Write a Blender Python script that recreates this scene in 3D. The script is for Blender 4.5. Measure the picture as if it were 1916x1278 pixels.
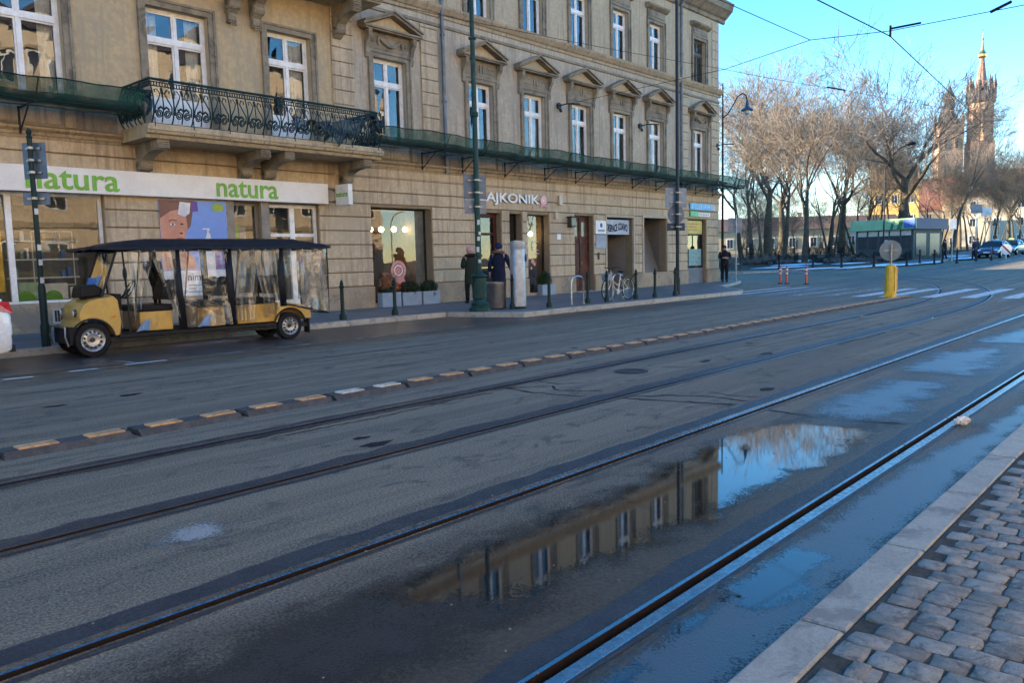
import bpy, bmesh, math, random
import numpy as np
from mathutils import Vector, Matrix
random.seed(7)
SC = bpy.context.scene
for o in list(bpy.data.objects): bpy.data.objects.remove(o)
COL = SC.collection
R = math.radians
# ------------------------------------------------------------------ camera, world, sun
CAMH = 1.38
cd = bpy.data.cameras.new('camera'); cam = bpy.data.objects.new('camera', cd); COL.objects.link(cam)
cd.sensor_width = 36; cd.lens = 36*1488/1916; cd.clip_end = 3000; cd.clip_start = .05
cam.matrix_world = Matrix(((0.666926, 0.091515, -0.739483, 0), (-0.744719, 0.049146, -0.665566, 0), (-0.024566, 0.99459, 0.10093, CAMH), (0, 0, 0, 1)))
SC.camera = cam
SUN_ELEV = R(17); SUN_AZ = math.atan2(-0.55, 0.83)      # azimuth from +Y towards +X
sdir = Vector((math.sin(SUN_AZ)*math.cos(SUN_ELEV), math.cos(SUN_AZ)*math.cos(SUN_ELEV), math.sin(SUN_ELEV)))
W = bpy.data.worlds.new('World'); SC.world = W; W.use_nodes = True
wn = W.node_tree.nodes; wl = W.node_tree.links
sky = wn.new('ShaderNodeTexSky'); sky.sky_type = 'NISHITA'; sky.sun_disc = False
sky.sun_elevation = SUN_ELEV; sky.sun_rotation = SUN_AZ; sky.altitude = 200; sky.air_density = 1.0; sky.dust_density = 0; sky.ozone_density = 3.0
hs_ = wn.new('ShaderNodeHueSaturation'); hs_.inputs['Saturation'].default_value = 1.28; hs_.inputs['Hue'].default_value = .5; wl.new(sky.outputs[0], hs_.inputs['Color']); wl.new(hs_.outputs[0], wn['Background'].inputs['Color']); wn['Background'].inputs['Strength'].default_value = .125
sl = bpy.data.lights.new('sun', 'SUN'); sl.energy = 5.0; sl.angle = R(.5); sl.color = (1, .84, .62)
so = bpy.data.objects.new('sun', sl); COL.objects.link(so); so.location = (-30, 60, 60)
so.rotation_euler = sdir.to_track_quat('Z', 'Y').to_euler()
SC.view_settings.view_transform = 'Standard'; SC.view_settings.look = 'None'; SC.view_settings.gamma = 1; SC.view_settings.exposure = 2.32
SC.render.engine = 'CYCLES'

# ------------------------------------------------------------------ helpers
ORG = {}
class MB:
    """collects boxes, tubes, lathes ...; build() links them as one mesh object"""
    def __init__(s): s.v = []; s.f = []; s.m = []
    def add(s, vs, fs, mi=0):
        o = len(s.v); s.v += [tuple(p) for p in vs]
        for f in fs: s.f.append(tuple(i+o for i in f)); s.m.append(mi)
        return s
    def box(s, x0, y0, z0, x1, y1, z1, mi=0):
        if x0 > x1: x0, x1 = x1, x0
        if y0 > y1: y0, y1 = y1, y0
        if z0 > z1: z0, z1 = z1, z0
        return s.add([(x0,y0,z0),(x1,y0,z0),(x1,y1,z0),(x0,y1,z0),(x0,y0,z1),(x1,y0,z1),(x1,y1,z1),(x0,y1,z1)],
            [(0,3,2,1),(4,5,6,7),(0,1,5,4),(1,2,6,5),(2,3,7,6),(3,0,4,7)], mi)
    def cbox(s, x0, y0, z0, x1, y1, z1, c=.01, mi=0):
        """box whose front (low y) face edges are chamfered"""
        vs = [(x0,y0+c,z0),(x1,y0+c,z0),(x1,y0+c,z1),(x0,y0+c,z1),(x0+c,y0,z0+c),(x1-c,y0,z0+c),(x1-c,y0,z1-c),(x0+c,y0,z1-c),(x0,y1,z0),(x1,y1,z0),(x1,y1,z1),(x0,y1,z1)]
        return s.add(vs, [(4,5,6,7),(0,1,5,4),(1,2,6,5),(2,3,7,6),(3,0,4,7),(8,9,1,0),(9,10,2,1),(10,11,3,2),(11,8,0,3),(11,10,9,8)], mi)
    def tbox(s, x0, y0, x1, y1, z0, z1, c=.01, mi=0, j=0):
        """box with chamfered top (kerbs, cobbles); j jitters the top corners"""
        r = lambda: random.uniform(-j, j)
        vs = [(x0,y0,z0),(x1,y0,z0),(x1,y1,z0),(x0,y1,z0),(x0+r(),y0+r(),z1-c),(x1+r(),y0+r(),z1-c),(x1+r(),y1+r(),z1-c),(x0+r(),y1+r(),z1-c)]
        vs += [(x0+c+r(),y0+c+r(),z1+r()*.5),(x1-c+r(),y0+c+r(),z1+r()*.5),(x1-c+r(),y1-c+r(),z1+r()*.5),(x0+c+r(),y1-c+r(),z1+r()*.5)]
        fs = [(0,1,5,4),(1,2,6,5),(2,3,7,6),(3,0,4,7),(4,5,9,8),(5,6,10,9),(6,7,11,10),(7,4,8,11),(8,9,10,11)]
        return s.add(vs, fs, mi)
    def tube(s, pts, r, n=6, mi=0, cap=True, r2=None):
        pts = [Vector(p) for p in pts]; k = len(pts)
        rs = r if isinstance(r, (list, tuple)) else [r + ((r2 if r2 is not None else r)-r)*i/(k-1) for i in range(k)]
        o = len(s.v); up = None
        for i, p in enumerate(pts):
            d = (pts[min(i+1,k-1)]-pts[max(i-1,0)])
            d = d.normalized() if d.length > 1e-9 else Vector((0,0,1))
            if up is None:
                a = Vector((0,0,1)) if abs(d.z) < .9 else Vector((1,0,0)); up = d.cross(a).normalized()
            else:
                up = (up - d*up.dot(d)); up = up.normalized() if up.length > 1e-6 else d.orthogonal().normalized()
            w = d.cross(up)
            for q in range(n):
                a = 2*math.pi*q/n; s.v.append(tuple(p + (up*math.cos(a)+w*math.sin(a))*rs[i]))
        for i in range(k-1):
            for q in range(n):
                a = o+i*n+q; b = o+i*n+(q+1)%n
                s.f.append((a, b, b+n, a+n)); s.m.append(mi)
        if cap:
            s.f.append(tuple(o+q for q in range(n))[::-1]); s.m.append(mi)
            s.f.append(tuple(o+(k-1)*n+q for q in range(n))); s.m.append(mi)
        return s
    def lathe(s, prof, c=(0,0,0), n=16, mi=0, axis='z', cap=True):
        o = len(s.v); k = len(prof)
        for r_, h in prof:
            for q in range(n):
                a = 2*math.pi*q/n; x, y = r_*math.cos(a), r_*math.sin(a)
                p = (x, y, h) if axis == 'z' else ((x, h, y) if axis == 'y' else (h, x, y))
                s.v.append((p[0]+c[0], p[1]+c[1], p[2]+c[2]))
        for i in range(k-1):
            for q in range(n):
                a = o+i*n+q; b = o+i*n+(q+1)%n
                s.f.append((a, b, b+n, a+n)); s.m.append(mi)
        if cap:
            s.f.append(tuple(o+q for q in range(n))[::-1]); s.m.append(mi)
            s.f.append(tuple(o+(k-1)*n+q for q in range(n))); s.m.append(mi)
        return s
    def prism(s, poly, a, b, plane='xz', mi=0):
        """poly in the plane, extruded from a to b along the third axis"""
        def P(u, w, t): return (u, t, w) if plane == 'xz' else ((t, u, w) if plane == 'yz' else (u, w, t))
        n = len(poly); vs = [P(u, w, a) for u, w in poly]+[P(u, w, b) for u, w in poly]
        fs = [tuple(range(n)), tuple(range(2*n-1, n-1, -1))]+[(i, i+n, (i+1)%n+n, (i+1)%n) for i in range(n)]
        return s.add(vs, fs, mi)
    def quad(s, a, b, c, d, mi=0): return s.add([a,b,c,d], [(0,1,2,3)], mi)
    def ell(s, c, r, n=10, k=6, mi=0):
        prof = [(max(1e-4, math.sin(math.pi*i/k)), -math.cos(math.pi*i/k)) for i in range(k+1)]
        o = len(s.v); s.lathe(prof, n=n, mi=mi, cap=False)
        for i in range(o, len(s.v)): p = s.v[i]; s.v[i] = (p[0]*r[0]+c[0], p[1]*r[1]+c[1], p[2]*r[2]+c[2])
        return s
    def xf(s, m, start=0):
        for i in range(start, len(s.v)): s.v[i] = tuple(m @ Vector(s.v[i]))
        return s
    def build(s, name, mats, parent=None, smooth=False, fix=True):
        me = bpy.data.meshes.new(name); o3 = ORG.get(parent.name, (0,0,0)) if parent else (0,0,0)
        me.from_pydata([(x-o3[0], y-o3[1], z-o3[2]) for x, y, z in s.v], [], s.f)
        mats = mats if isinstance(mats, (list, tuple)) else [mats]
        for m in mats: me.materials.append(m)
        if len(mats) > 1: me.polygons.foreach_set('material_index', s.m)
        if fix:
            bm = bmesh.new(); bm.from_mesh(me); bmesh.ops.recalc_face_normals(bm, faces=bm.faces); bm.to_mesh(me); bm.free()
        if smooth:
            me.polygons.foreach_set('use_smooth', [True]*len(me.polygons))
            if smooth != 'all' : me.set_sharp_from_angle(angle=R(38))
        return link(name, me, parent)
def link(name, me, parent=None):
    o = bpy.data.objects.new(name, me); COL.objects.link(o)
    if parent: o.parent = parent; ORG[o.name] = ORG.get(parent.name, (0,0,0))
    return o
def tag(o, label, cat, group=None):
    o['label'] = label; o['category'] = cat
    if group: o['group'] = group
    return o
def struct(o, kind='structure', label=None):
    o['kind'] = kind
    if label: o['label'] = label
    return o
def thing(name, label, cat, loc=(0,0,0), group=None):
    o = bpy.data.objects.new(name, None); COL.objects.link(o); o.location = loc; ORG[o.name] = tuple(loc)
    o.empty_display_size = .2
    return tag(o, label, cat, group)
def dup(root, loc=None, rz=None, label=None, scale=None):
    def cp(o, par):
        c = o.copy(); COL.objects.link(c); c.parent = par
        for ch in o.children: cp(ch, c)
        return c
    r = cp(root, None)
    if loc is not None: r.location = loc
    if rz is not None: r.rotation_euler = (0, 0, rz)
    if scale is not None: r.scale = scale if isinstance(scale, tuple) else (scale,)*3
    if label: r['label'] = label
    return r
def bev(o, w=.01, seg=2):
    m = o.modifiers.new('bevel', 'BEVEL'); m.width = w; m.segments = seg; m.limit_method = 'ANGLE'; m.angle_limit = R(35)
    return o
def text(name, body, size, mat, parent, loc, rot=(math.pi/2,0,0), ext=.01, bold=0, sx=1, align='LEFT', shear=0, sp=1, width=None, height=None):
    cu = bpy.data.curves.new(name, 'FONT'); cu.body = body; cu.size = size; cu.extrude = ext; cu.offset = bold; cu.align_x = align; cu.shear = shear; cu.space_character = sp; cu.resolution_u = 3
    t = bpy.data.objects.new(name, cu); COL.objects.link(t)
    dg = bpy.context.evaluated_depsgraph_get(); me = bpy.data.meshes.new_from_object(t.evaluated_get(dg)); me.name = name
    bpy.data.objects.remove(t); bpy.data.curves.remove(cu)
    if width and len(me.vertices):
        xs = [v.co.x for v in me.vertices]; ys = [v.co.y for v in me.vertices]; kx = width/(max(xs)-min(xs)); ky = (height/(max(ys)-min(ys))) if height else 1
        for v in me.vertices: v.co.x = (v.co.x-min(xs))*kx; v.co.y = (v.co.y-(min(ys) if height else 0))*ky
    o3 = ORG.get(parent.name, (0,0,0)) if parent else (0,0,0)
    me.transform(Matrix.Translation(Vector(loc)-Vector(o3)) @ Matrix.Rotation(rot[2],4,'Z') @ Matrix.Rotation(rot[0],4,'X') @ Matrix.Diagonal((sx,1,1,1)))
    me.materials.clear(); me.materials.append(mat)
    return link(name, me, parent)
def terr(x):
    t = min(max(x-30, 0), 130); return 0.0145*(t*t/16 if t < 8 else t-4)
def at(px, dep):
    """ground position seen along photo column px at camera depth dep"""
    u = (px-958)/1488; x = (.667*u+.747)*dep; y = (-.745*u+.661)*dep
    return x, y, terr(x)

# ------------------------------------------------------------------ materials
def nt(name):
    m = bpy.data.materials.new(name); m.use_nodes = True; n = m.node_tree.nodes; l = m.node_tree.links
    return m, n, l, n['Principled BSDF']
def rgba(c): return (c[0], c[1], c[2], 1)
def noise(n, l, vec, scale, detail=5, rough=.6, dist=0):
    t = n.new('ShaderNodeTexNoise'); t.inputs['Scale'].default_value = scale; t.inputs['Detail'].default_value = detail; t.inputs['Roughness'].default_value = rough; t.inputs['Distortion'].default_value = dist
    if vec is not None: l.new(vec, t.inputs['Vector'])
    return t.outputs['Fac']
def ramp(n, l, fac, p0, p1, c0=(0,0,0), c1=(1,1,1)):
    r = n.new('ShaderNodeValToRGB'); e = r.color_ramp.elements; e[0].position = p0; e[1].position = p1; e[0].color = rgba(c0); e[1].color = rgba(c1)
    l.new(fac, r.inputs[0]); return r.outputs[0]
def mix(n, l, fac, a, b, mode='MIX'):
    x = n.new('ShaderNodeMix'); x.data_type = 'RGBA'; x.blend_type = mode
    for sock, val in ((x.inputs[0], fac), (x.inputs[6], a), (x.inputs[7], b)):
        if hasattr(val, 'links'): l.new(val, sock)
        else: sock.default_value = val if isinstance(val, float) else rgba(val)
    return x.outputs[2]
def math_(n, l, op, a, b=None, clamp=False):
    x = n.new('ShaderNodeMath'); x.operation = op; x.use_clamp = clamp
    for i, val in enumerate((a, b)):
        if val is None: continue
        if hasattr(val, 'links'): l.new(val, x.inputs[i])
        else: x.inputs[i].default_value = val
    return x.outputs[0]
def vecscale(n, l, vec, s):
    x = n.new('ShaderNodeVectorMath'); x.operation = 'MULTIPLY'; l.new(vec, x.inputs[0]); x.inputs[1].default_value = s; return x.outputs[0]
def bump(n, l, b, h, strength, dist=.01):
    x = n.new('ShaderNodeBump'); x.inputs['Strength'].default_value = strength; x.inputs['Distance'].default_value = dist
    l.new(h, x.inputs['Height']); l.new(x.outputs[0], b.inputs['Normal'])
MATS = {}
def M(name, c, rough=.7, var=.25, scale=4, c2=None, bmp=0, bscale=60, metal=0, spec=.5, streak=None, coat=0, world=False, spots=None, rnd=0):
    """painted / mineral / metal surface with large and small tone variation, optional streaks and stains"""
    if name in MATS: return MATS[name]
    if max(c) < .14 and rough >= .4 and spec == .5: spec = .14
    m, n, l, b = nt(name)
    if world: g = n.new('ShaderNodeNewGeometry'); vec = g.outputs['Position']
    else: g = n.new('ShaderNodeTexCoord'); vec = g.outputs['Object']
    c2 = c2 or tuple(x*(1-var) for x in c)
    col = mix(n, l, ramp(n, l, noise(n, l, vec, scale, 6, .65), .42, .58), c, c2)
    fine = noise(n, l, vec, scale*9, 3)
    col = mix(n, l, .35 if (bmp >= .2 or rough >= .75) else .08, col, mix(n, l, ramp(n, l, fine, .42, .58), tuple(x*.72 for x in c), tuple(min(1, x*1.2) for x in c)))
    if streak:
        sv = vecscale(n, l, vec, (5, 5, .35)); col = mix(n, l, ramp(n, l, noise(n, l, sv, 1.6, 6, .7), .50, .62, (0,0,0), (.85,.85,.85)), col, streak)
    if spots:
        col = mix(n, l, ramp(n, l, noise(n, l, vec, scale*.45, 8, .75, .6), .53, .60, (0,0,0), (.8,.8,.8)), col, spots)
    if rnd:
        oi = n.new('ShaderNodeObjectInfo'); hs = n.new('ShaderNodeHueSaturation'); l.new(col, hs.inputs['Color'])
        v = math_(n, l, 'ADD', math_(n, l, 'MULTIPLY', oi.outputs['Random'], rnd*2), 1-rnd); l.new(v, hs.inputs['Value']); col = hs.outputs[0]
    l.new(col, b.inputs['Base Color']); b.inputs['Metallic'].default_value = metal; b.inputs['Specular IOR Level'].default_value = spec
    rr = ramp(n, l, fine, .4, .6, (max(.02, rough-.1),)*3, (min(1, rough+.1),)*3); l.new(rr, b.inputs['Roughness'])
    if coat: b.inputs['Coat Weight'].default_value = coat; b.inputs['Coat Roughness'].default_value = .05
    if bmp: bump(n, l, b, noise(n, l, vec, bscale, 4, .7), bmp)
    MATS[name] = m; return m
def emit(name, c, s):
    m, n, l, b = nt(name); b.inputs['Base Color'].default_value = rgba(c); b.inputs['Emission Color'].default_value = rgba(c); b.inputs['Emission Strength'].default_value = s
    return m
def glass(name, tint=(.9,.95,.95), refl=1.0, rough=.0, dirt=.08, wob=0, ior=1.5):
    """thin pane: mirror mixed with clear by Fresnel, a little dust"""
    m, n, l, b = nt(name); n.remove(b); out = n['Material Output']
    tr = n.new('ShaderNodeBsdfTransparent'); tr.inputs[0].default_value = rgba(tint)
    gl = n.new('ShaderNodeBsdfGlossy'); gl.inputs['Roughness'].default_value = rough
    fr = n.new('ShaderNodeFresnel'); fr.inputs[0].default_value = ior
    tc = n.new('ShaderNodeTexCoord'); vec = tc.outputs['Object']
    if wob:
        bp = n.new('ShaderNodeBump'); bp.inputs['Strength'].default_value = wob; bp.inputs['Distance'].default_value = .02
        l.new(noise(n, l, vec, 1.6 if wob < .5 else 7, 2 if wob < .5 else 4, .5, .3 if wob < .5 else 1.2), bp.inputs['Height']); l.new(bp.outputs[0], gl.inputs['Normal']); l.new(bp.outputs[0], fr.inputs['Normal'])
    f = math_(n, l, 'MULTIPLY', fr.outputs[0], refl, True)
    mx = n.new('ShaderNodeMixShader'); l.new(f, mx.inputs[0]); l.new(tr.outputs[0], mx.inputs[1]); l.new(gl.outputs[0], mx.inputs[2])
    df = n.new('ShaderNodeBsdfDiffuse'); df.inputs[0].default_value = (.5,.48,.44,1)
    m2 = n.new('ShaderNodeMixShader'); l.new(math_(n, l, 'MULTIPLY', ramp(n, l, noise(n, l, vec, 3, 6), .35, .8), dirt), m2.inputs[0]); l.new(mx.outputs[0], m2.inputs[1]); l.new(df.outputs[0], m2.inputs[2])
    l.new(m2.outputs[0], out.inputs[0]); MATS[name] = m; return m
def veil(name, c, alpha, scale=90):
    """woven net: threads cover alpha of the surface, the rest is open"""
    m, n, l, b = nt(name); out = n['Material Output']; tc = n.new('ShaderNodeTexCoord'); vec = tc.outputs['Object']
    col = mix(n, l, ramp(n, l, noise(n, l, vec, 2.2, 5), .43, .57), c, tuple(x*.55 for x in c)); l.new(col, b.inputs['Base Color']); b.inputs['Roughness'].default_value = .8
    tr = n.new('ShaderNodeBsdfTransparent'); mx = n.new('ShaderNodeMixShader')
    a = math_(n, l, 'ADD', math_(n, l, 'MULTIPLY', math_(n, l, 'SUBTRACT', noise(n, l, vec, 3, 4), .5), .6), alpha, True)
    l.new(a, mx.inputs[0]); l.new(tr.outputs[0], mx.inputs[1]); l.new(b.outputs[0], mx.inputs[2]); l.new(mx.outputs[0], out.inputs[0]); return m

plaster_g = M('plaster_ground_floor', (.50,.385,.245), .85, c2=(.43,.325,.205), scale=1.3, bmp=.25, bscale=45, streak=(.30,.22,.14), spots=(.40,.31,.20), rnd=.05)
plaster_u = M('plaster_upper', (.45,.37,.265), .9, c2=(.36,.295,.21), scale=.9, bmp=.25, bscale=40, streak=(.25,.205,.155), spots=(.33,.27,.20))
plaster_o = M('plaster_ochre', (.47,.345,.19), .9, c2=(.40,.31,.19), scale=.8, bmp=.2, bscale=40, spots=(.36,.29,.19), streak=(.33,.27,.18))
plaster_2 = M('plaster_second_floor', (.44,.35,.23), .9, c2=(.38,.30,.20), scale=.9, bmp=.2, bscale=40, streak=(.29,.225,.14))
stone_t = M('stone_trim', (.27,.22,.15), .85, c2=(.16,.125,.085), scale=3, bmp=.4, bscale=50, spots=(.10,.085,.065))
stone_l = M('stone_cornice', (.40,.30,.18), .85, c2=(.30,.225,.14), scale=2, bmp=.3, bscale=50, streak=(.19,.145,.10))
plinth_m = M('plinth_plaster', (.36,.27,.17), .9, c2=(.25,.19,.13), scale=2.2, bmp=.4, bscale=40, spots=(.19,.155,.12))
white_p = M('white_paint', (.78,.76,.72), .45, c2=(.66,.63,.58), scale=5, bmp=.1)
black_m = M('black_metal', (.018,.02,.024), .45, c2=(.03,.03,.03), scale=8)
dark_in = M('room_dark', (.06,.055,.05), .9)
zinc = M('zinc_pipe', (.16,.18,.21), .5, c2=(.11,.12,.14), scale=4, metal=.6)
green_m = M('green_cast_iron', (.018,.06,.052), .42, c2=(.012,.035,.032), scale=6, bmp=.2, spots=(.05,.075,.06))
green_d = M('dark_green_iron', (.012,.032,.028), .45, c2=(.02,.03,.025), scale=8, bmp=.15)
grey_sign = M('sign_back_grey', (.12,.16,.21), .55, c2=(.09,.12,.16), scale=5, metal=.3, spots=(.12,.13,.14))
steel = M('brushed_steel', (.55,.55,.55), .28, c2=(.42,.42,.41), scale=6, metal=1)
steel_d = M('dull_steel', (.34,.33,.31), .45, c2=(.24,.23,.22), scale=6, metal=.9)
pane_m = glass('window_glass', wob=.12, refl=1.9, ior=1.62)
pane_s = glass('shop_glass', wob=.06, refl=1.6, ior=1.55, dirt=.05)
curtain = M('curtain', (.62,.60,.55), .9, c2=(.45,.43,.40), scale=3)
curtain2 = M('curtain_grey', (.25,.25,.26), .9, c2=(.16,.16,.17), scale=3)
# ================================================================== GROUND, TRACKS, PAVEMENTS
def asphalt():
    m, n, l, b = nt('asphalt'); g = n.new('ShaderNodeNewGeometry'); pos = g.outputs['Position']
    sx = n.new('ShaderNodeSeparateXYZ'); l.new(pos, sx.inputs[0]); Y = sx.outputs[1]
    big = noise(n, l, vecscale(n, l, pos, (.35, 1, 1)), .9, 7, .65, .5)
    lng = noise(n, l, vecscale(n, l, pos, (.10, 2.6, 1)), 1.4, 6, .6, .3)
    grit = noise(n, l, pos, 75, 4, .85); grit2 = noise(n, l, pos, 38, 4, .7)
    col = mix(n, l, ramp(n, l, big, .44, .56), (.155,.128,.092), (.208,.172,.124))
    col = mix(n, l, ramp(n, l, lng, .51, .57, (0,0,0), (.9,.9,.9)), col, (.27,.22,.15))
    col = mix(n, l, ramp(n, l, lng, .42, .48, (.9,.9,.9), (0,0,0)), col, (.085,.073,.060))
    col = mix(n, l, .6, col, mix(n, l, ramp(n, l, grit, .43, .58), (.032,.027,.020), (.39,.325,.235)))
    stain = noise(n, l, vecscale(n, l, pos, (.5,1,1)), 3.3, 8, .75, .8); col = mix(n, l, ramp(n, l, stain, .55, .62, (0,0,0), (.6,.6,.6)), col, (.045,.042,.04))
    # water lies along the near track and along the parking bay
    nz = math_(n, l, 'MULTIPLY', math_(n, l, 'SUBTRACT', noise(n, l, vecscale(n, l, pos, (.5, 1.2, 1)), 1.3, 6, .65, .4), .5), 2.2)
    def band(c, h, soft):
        d = math_(n, l, 'ABSOLUTE', math_(n, l, 'SUBTRACT', Y, c)); d = math_(n, l, 'DIVIDE', math_(n, l, 'SUBTRACT', h, d), soft)
        return math_(n, l, 'ADD', d, nz, True)
    wet = math_(n, l, 'MAXIMUM', band(2.0, 1.0, .7), math_(n, l, 'MULTIPLY', band(12.2, 1.5, 1.2), .95))
    dark = mix(n, l, ramp(n, l, grit2, .43, .57), (.018,.015,.012), (.068,.055,.040))
    col = mix(n, l, math_(n, l, 'MULTIPLY', wet, .85), col, dark); l.new(col, b.inputs['Base Color'])
    ro = math_(n, l, 'SUBTRACT', .78, math_(n, l, 'MULTIPLY', wet, .42)); l.new(ro, b.inputs['Roughness'])
    b.inputs['Specular IOR Level'].default_value = .32
    h = math_(n, l, 'ADD', math_(n, l, 'MULTIPLY', grit, .6), math_(n, l, 'MULTIPLY', grit2, .6)); bump(n, l, b, h, 1.0, .02)
    return m
asph = asphalt()
tar = M('tar_filler', (.022,.022,.025), .5, c2=(.045,.043,.042), scale=7, bmp=.5, bscale=90, world=True, spec=.4)
tar2 = M('tar_crack_fill', (.020,.019,.019), .7, scale=9, bmp=.4, world=True)
railm = M('rail_head_steel', (.26,.265,.275), .27, c2=(.19,.19,.195), scale=5, metal=1, world=True)
rust = M('groove_rust', (.022,.012,.009), .85, c2=(.010,.008,.007), scale=12, world=True, bmp=.4)
raild = M('rail_head_dull', (.13,.13,.135), .38, c2=(.09,.085,.08), scale=6, metal=1, world=True)
granite = M('granite_kerb', (.39,.365,.305), .8, c2=(.31,.29,.24), scale=7, bmp=.8, bscale=110, spots=(.20,.19,.17), rnd=.1)
cob_m = M('cobble_granite', (.28,.245,.20), .7, c2=(.155,.138,.115), scale=16, bmp=1.0, bscale=90, rnd=.22, spots=(.085,.08,.07))
grout = M('cobble_grit', (.060,.054,.046), .9, c2=(.10,.09,.075), scale=30, bmp=.8, bscale=140)
def paving():
    m, n, l, b = nt('pavement_slabs'); g = n.new('ShaderNodeNewGeometry'); pos = g.outputs['Position']
    br = n.new('ShaderNodeTexBrick'); l.new(pos, br.inputs['Vector']); br.inputs['Scale'].default_value = 2.0; br.inputs['Mortar Size'].default_value = .012; br.inputs['Brick Width'].default_value = 1; br.inputs['Row Height'].default_value = 1
    br.inputs['Color1'].default_value = (.16,.16,.165,1); br.inputs['Color2'].default_value = (.115,.115,.12,1); br.inputs['Mortar'].default_value = (.05,.05,.05,1)
    col = mix(n, l, ramp(n, l, noise(n, l, pos, 1.1, 7, .7), .4, .65, (0,0,0), (.7,.7,.7)), br.outputs[0], (.075,.07,.066))
    l.new(col, b.inputs['Base Color']); b.inputs['Roughness'].default_value = .6
    bump(n, l, b, math_(n, l, 'ADD', br.outputs['Fac'], math_(n, l, 'MULTIPLY', noise(n, l, pos, 60, 4), -.6)), -.4); return m
def setts():
    m, n, l, b = nt('bay_setts'); g = n.new('ShaderNodeNewGeometry'); pos = g.outputs['Position']
    br = n.new('ShaderNodeTexBrick'); l.new(pos, br.inputs['Vector']); br.inputs['Scale'].default_value = 7.5; br.inputs['Mortar Size'].default_value = .06; br.inputs['Brick Width'].default_value = 1.3; br.inputs['Row Height'].default_value = 1; br.inputs['Mortar Smooth'].default_value = .6
    br.inputs['Color1'].default_value = (.085,.07,.06,1); br.inputs['Color2'].default_value = (.05,.045,.042,1); br.inputs['Mortar'].default_value = (.02,.018,.016,1)
    col = mix(n, l, ramp(n, l, noise(n, l, pos, .8, 6, .7), .45, .62, (0,0,0), (.8,.8,.8)), br.outputs[0], (.03,.027,.026)); l.new(col, b.inputs['Base Color']); b.inputs['Roughness'].default_value = .42
    bump(n, l, b, math_(n, l, 'ADD', br.outputs['Fac'], math_(n, l, 'MULTIPLY', noise(n, l, pos, 50, 4), -.5)), -.9, .02); return m
pave_m = paving(); sett_m = setts()
# --- ground sheet, split where the rail grooves run
XS = [-900,-120,-40,0,10,18]+list(range(22,170,4))+[300,700,2200]
def strips(ylist, xs):
    g = MB()
    for y0, y1 in ylist:
        for a, c in zip(xs[:-1], xs[1:]): g.quad((a,y0,terr(a)),(c,y0,terr(c)),(c,y1,terr(c)),(a,y1,terr(a)))
    return g
g = strips([(-1500,-20),(-20,1.60),(1.65,3.03),(3.08,4.2),(6.3,20),(20,1500)], XS)
g2 = strips([(4.2,4.45),(4.50,5.87),(5.92,6.3)], XS[:6]); g.add(g2.v, g2.f); g2 = strips([(4.2,6.3)], XS[5:]); g.add(g2.v, g2.f)
struct(g.build('ground', asph, fix=False))
# --- rails: head, groove, lip
def sweep(path, prof, mi=None):
    """path: list of (x,y); prof: list of (side offset, height); mi: material per profile segment"""
    b = MB(); k = len(prof); o = 0
    for i, p in enumerate(path):
        a = path[max(i-1,0)]; c = path[min(i+1,len(path)-1)]; dx, dy = c[0]-a[0], c[1]-a[1]; L = math.hypot(dx, dy); nx, ny = -dy/L, dx/L
        for s_, z in prof: b.v.append((p[0]+nx*s_, p[1]+ny*s_, terr(p[0])+z))
    for i in range(len(path)-1):
        for j in range(k-1): b.f.append((i*k+j, i*k+j+1, (i+1)*k+j+1, (i+1)*k+j)); b.m.append(mi[j] if mi else 0)
    return b
def line_path(y, x0, x1): return [(x, y) for x in [x0, 0, 8, 18]+list(range(24, int(x1), 4))]
def rail_prof(inner):   # inner=+1: groove on the +y side of the head
    p = [(-.058,.004),(-.055,.0065),(-.006,.0065),(0,.002),(.004,-.045),(.044,-.045),(.048,.002),(.066,.004)]
    mi = [0,0,0,1,1,1,0]
    return ([(a*inner, z) for a, z in p], mi)
def rail(path, inner, label):
    p, mi = rail_prof(inner); o = sweep(path, p, mi).build('tram_rail', [railm, rust]); struct(o, label=label); return o
rail(line_path(1.602, -40, 150), 1, 'nearest tram rail beside the platform kerb')
rail(line_path(3.078, -40, 150), -1, 'second tram rail from the platform, wet puddles on its near side')
def curve_path(off):
    x, y, a = 18., 5.185, 0.; pts = [(-40, y+off), (0, y+off), (10, y+off)]
    while x > 0 and y < 60 and len(pts) < 90:
        pts.append((x-math.sin(a)*off, y+math.cos(a)*off)); ds = .9; x += math.cos(a)*ds; y += math.sin(a)*ds
        k = 1/50 if x < 35 else 1/19
        if a < R(88): a += ds*k
    return pts
def flush(path, inner, label):
    """rail laid flush: slot part up to x=18, sheet beyond"""
    p, mi = rail_prof(inner); pp = [q for q in path if q[0] <= 18.01]; o = sweep(pp, p, mi)
    rest = [q for q in path if q[0] >= 17.99]; s = sweep(rest, [(-.058*inner,.006),(0,.006)]); o.add(s.v, s.f, 0)
    s = sweep(rest, [(0,.005),(.048*inner,.005)]); o.add(s.v, s.f, 1)
    o = o.build('tram_rail', [raild, rust]); struct(o, label=label)
flush(curve_path(4.452-5.185), 1, 'third tram rail from the platform with a wide dark seam, curving left')
flush(curve_path(5.918-5.185), -1, 'farthest tram rail, next to the kerb separators, curving left')
for yy, xs in ((4.452, 22), (5.918, 22)):    # straight branch beyond the points
    s = sweep([(x, yy) for x in range(24, 130, 4)], [(-.04,.0055),(.02,.0055)]); struct(s.build('tram_rail', raild), label='straight branch of the far track beyond the points')
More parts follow.
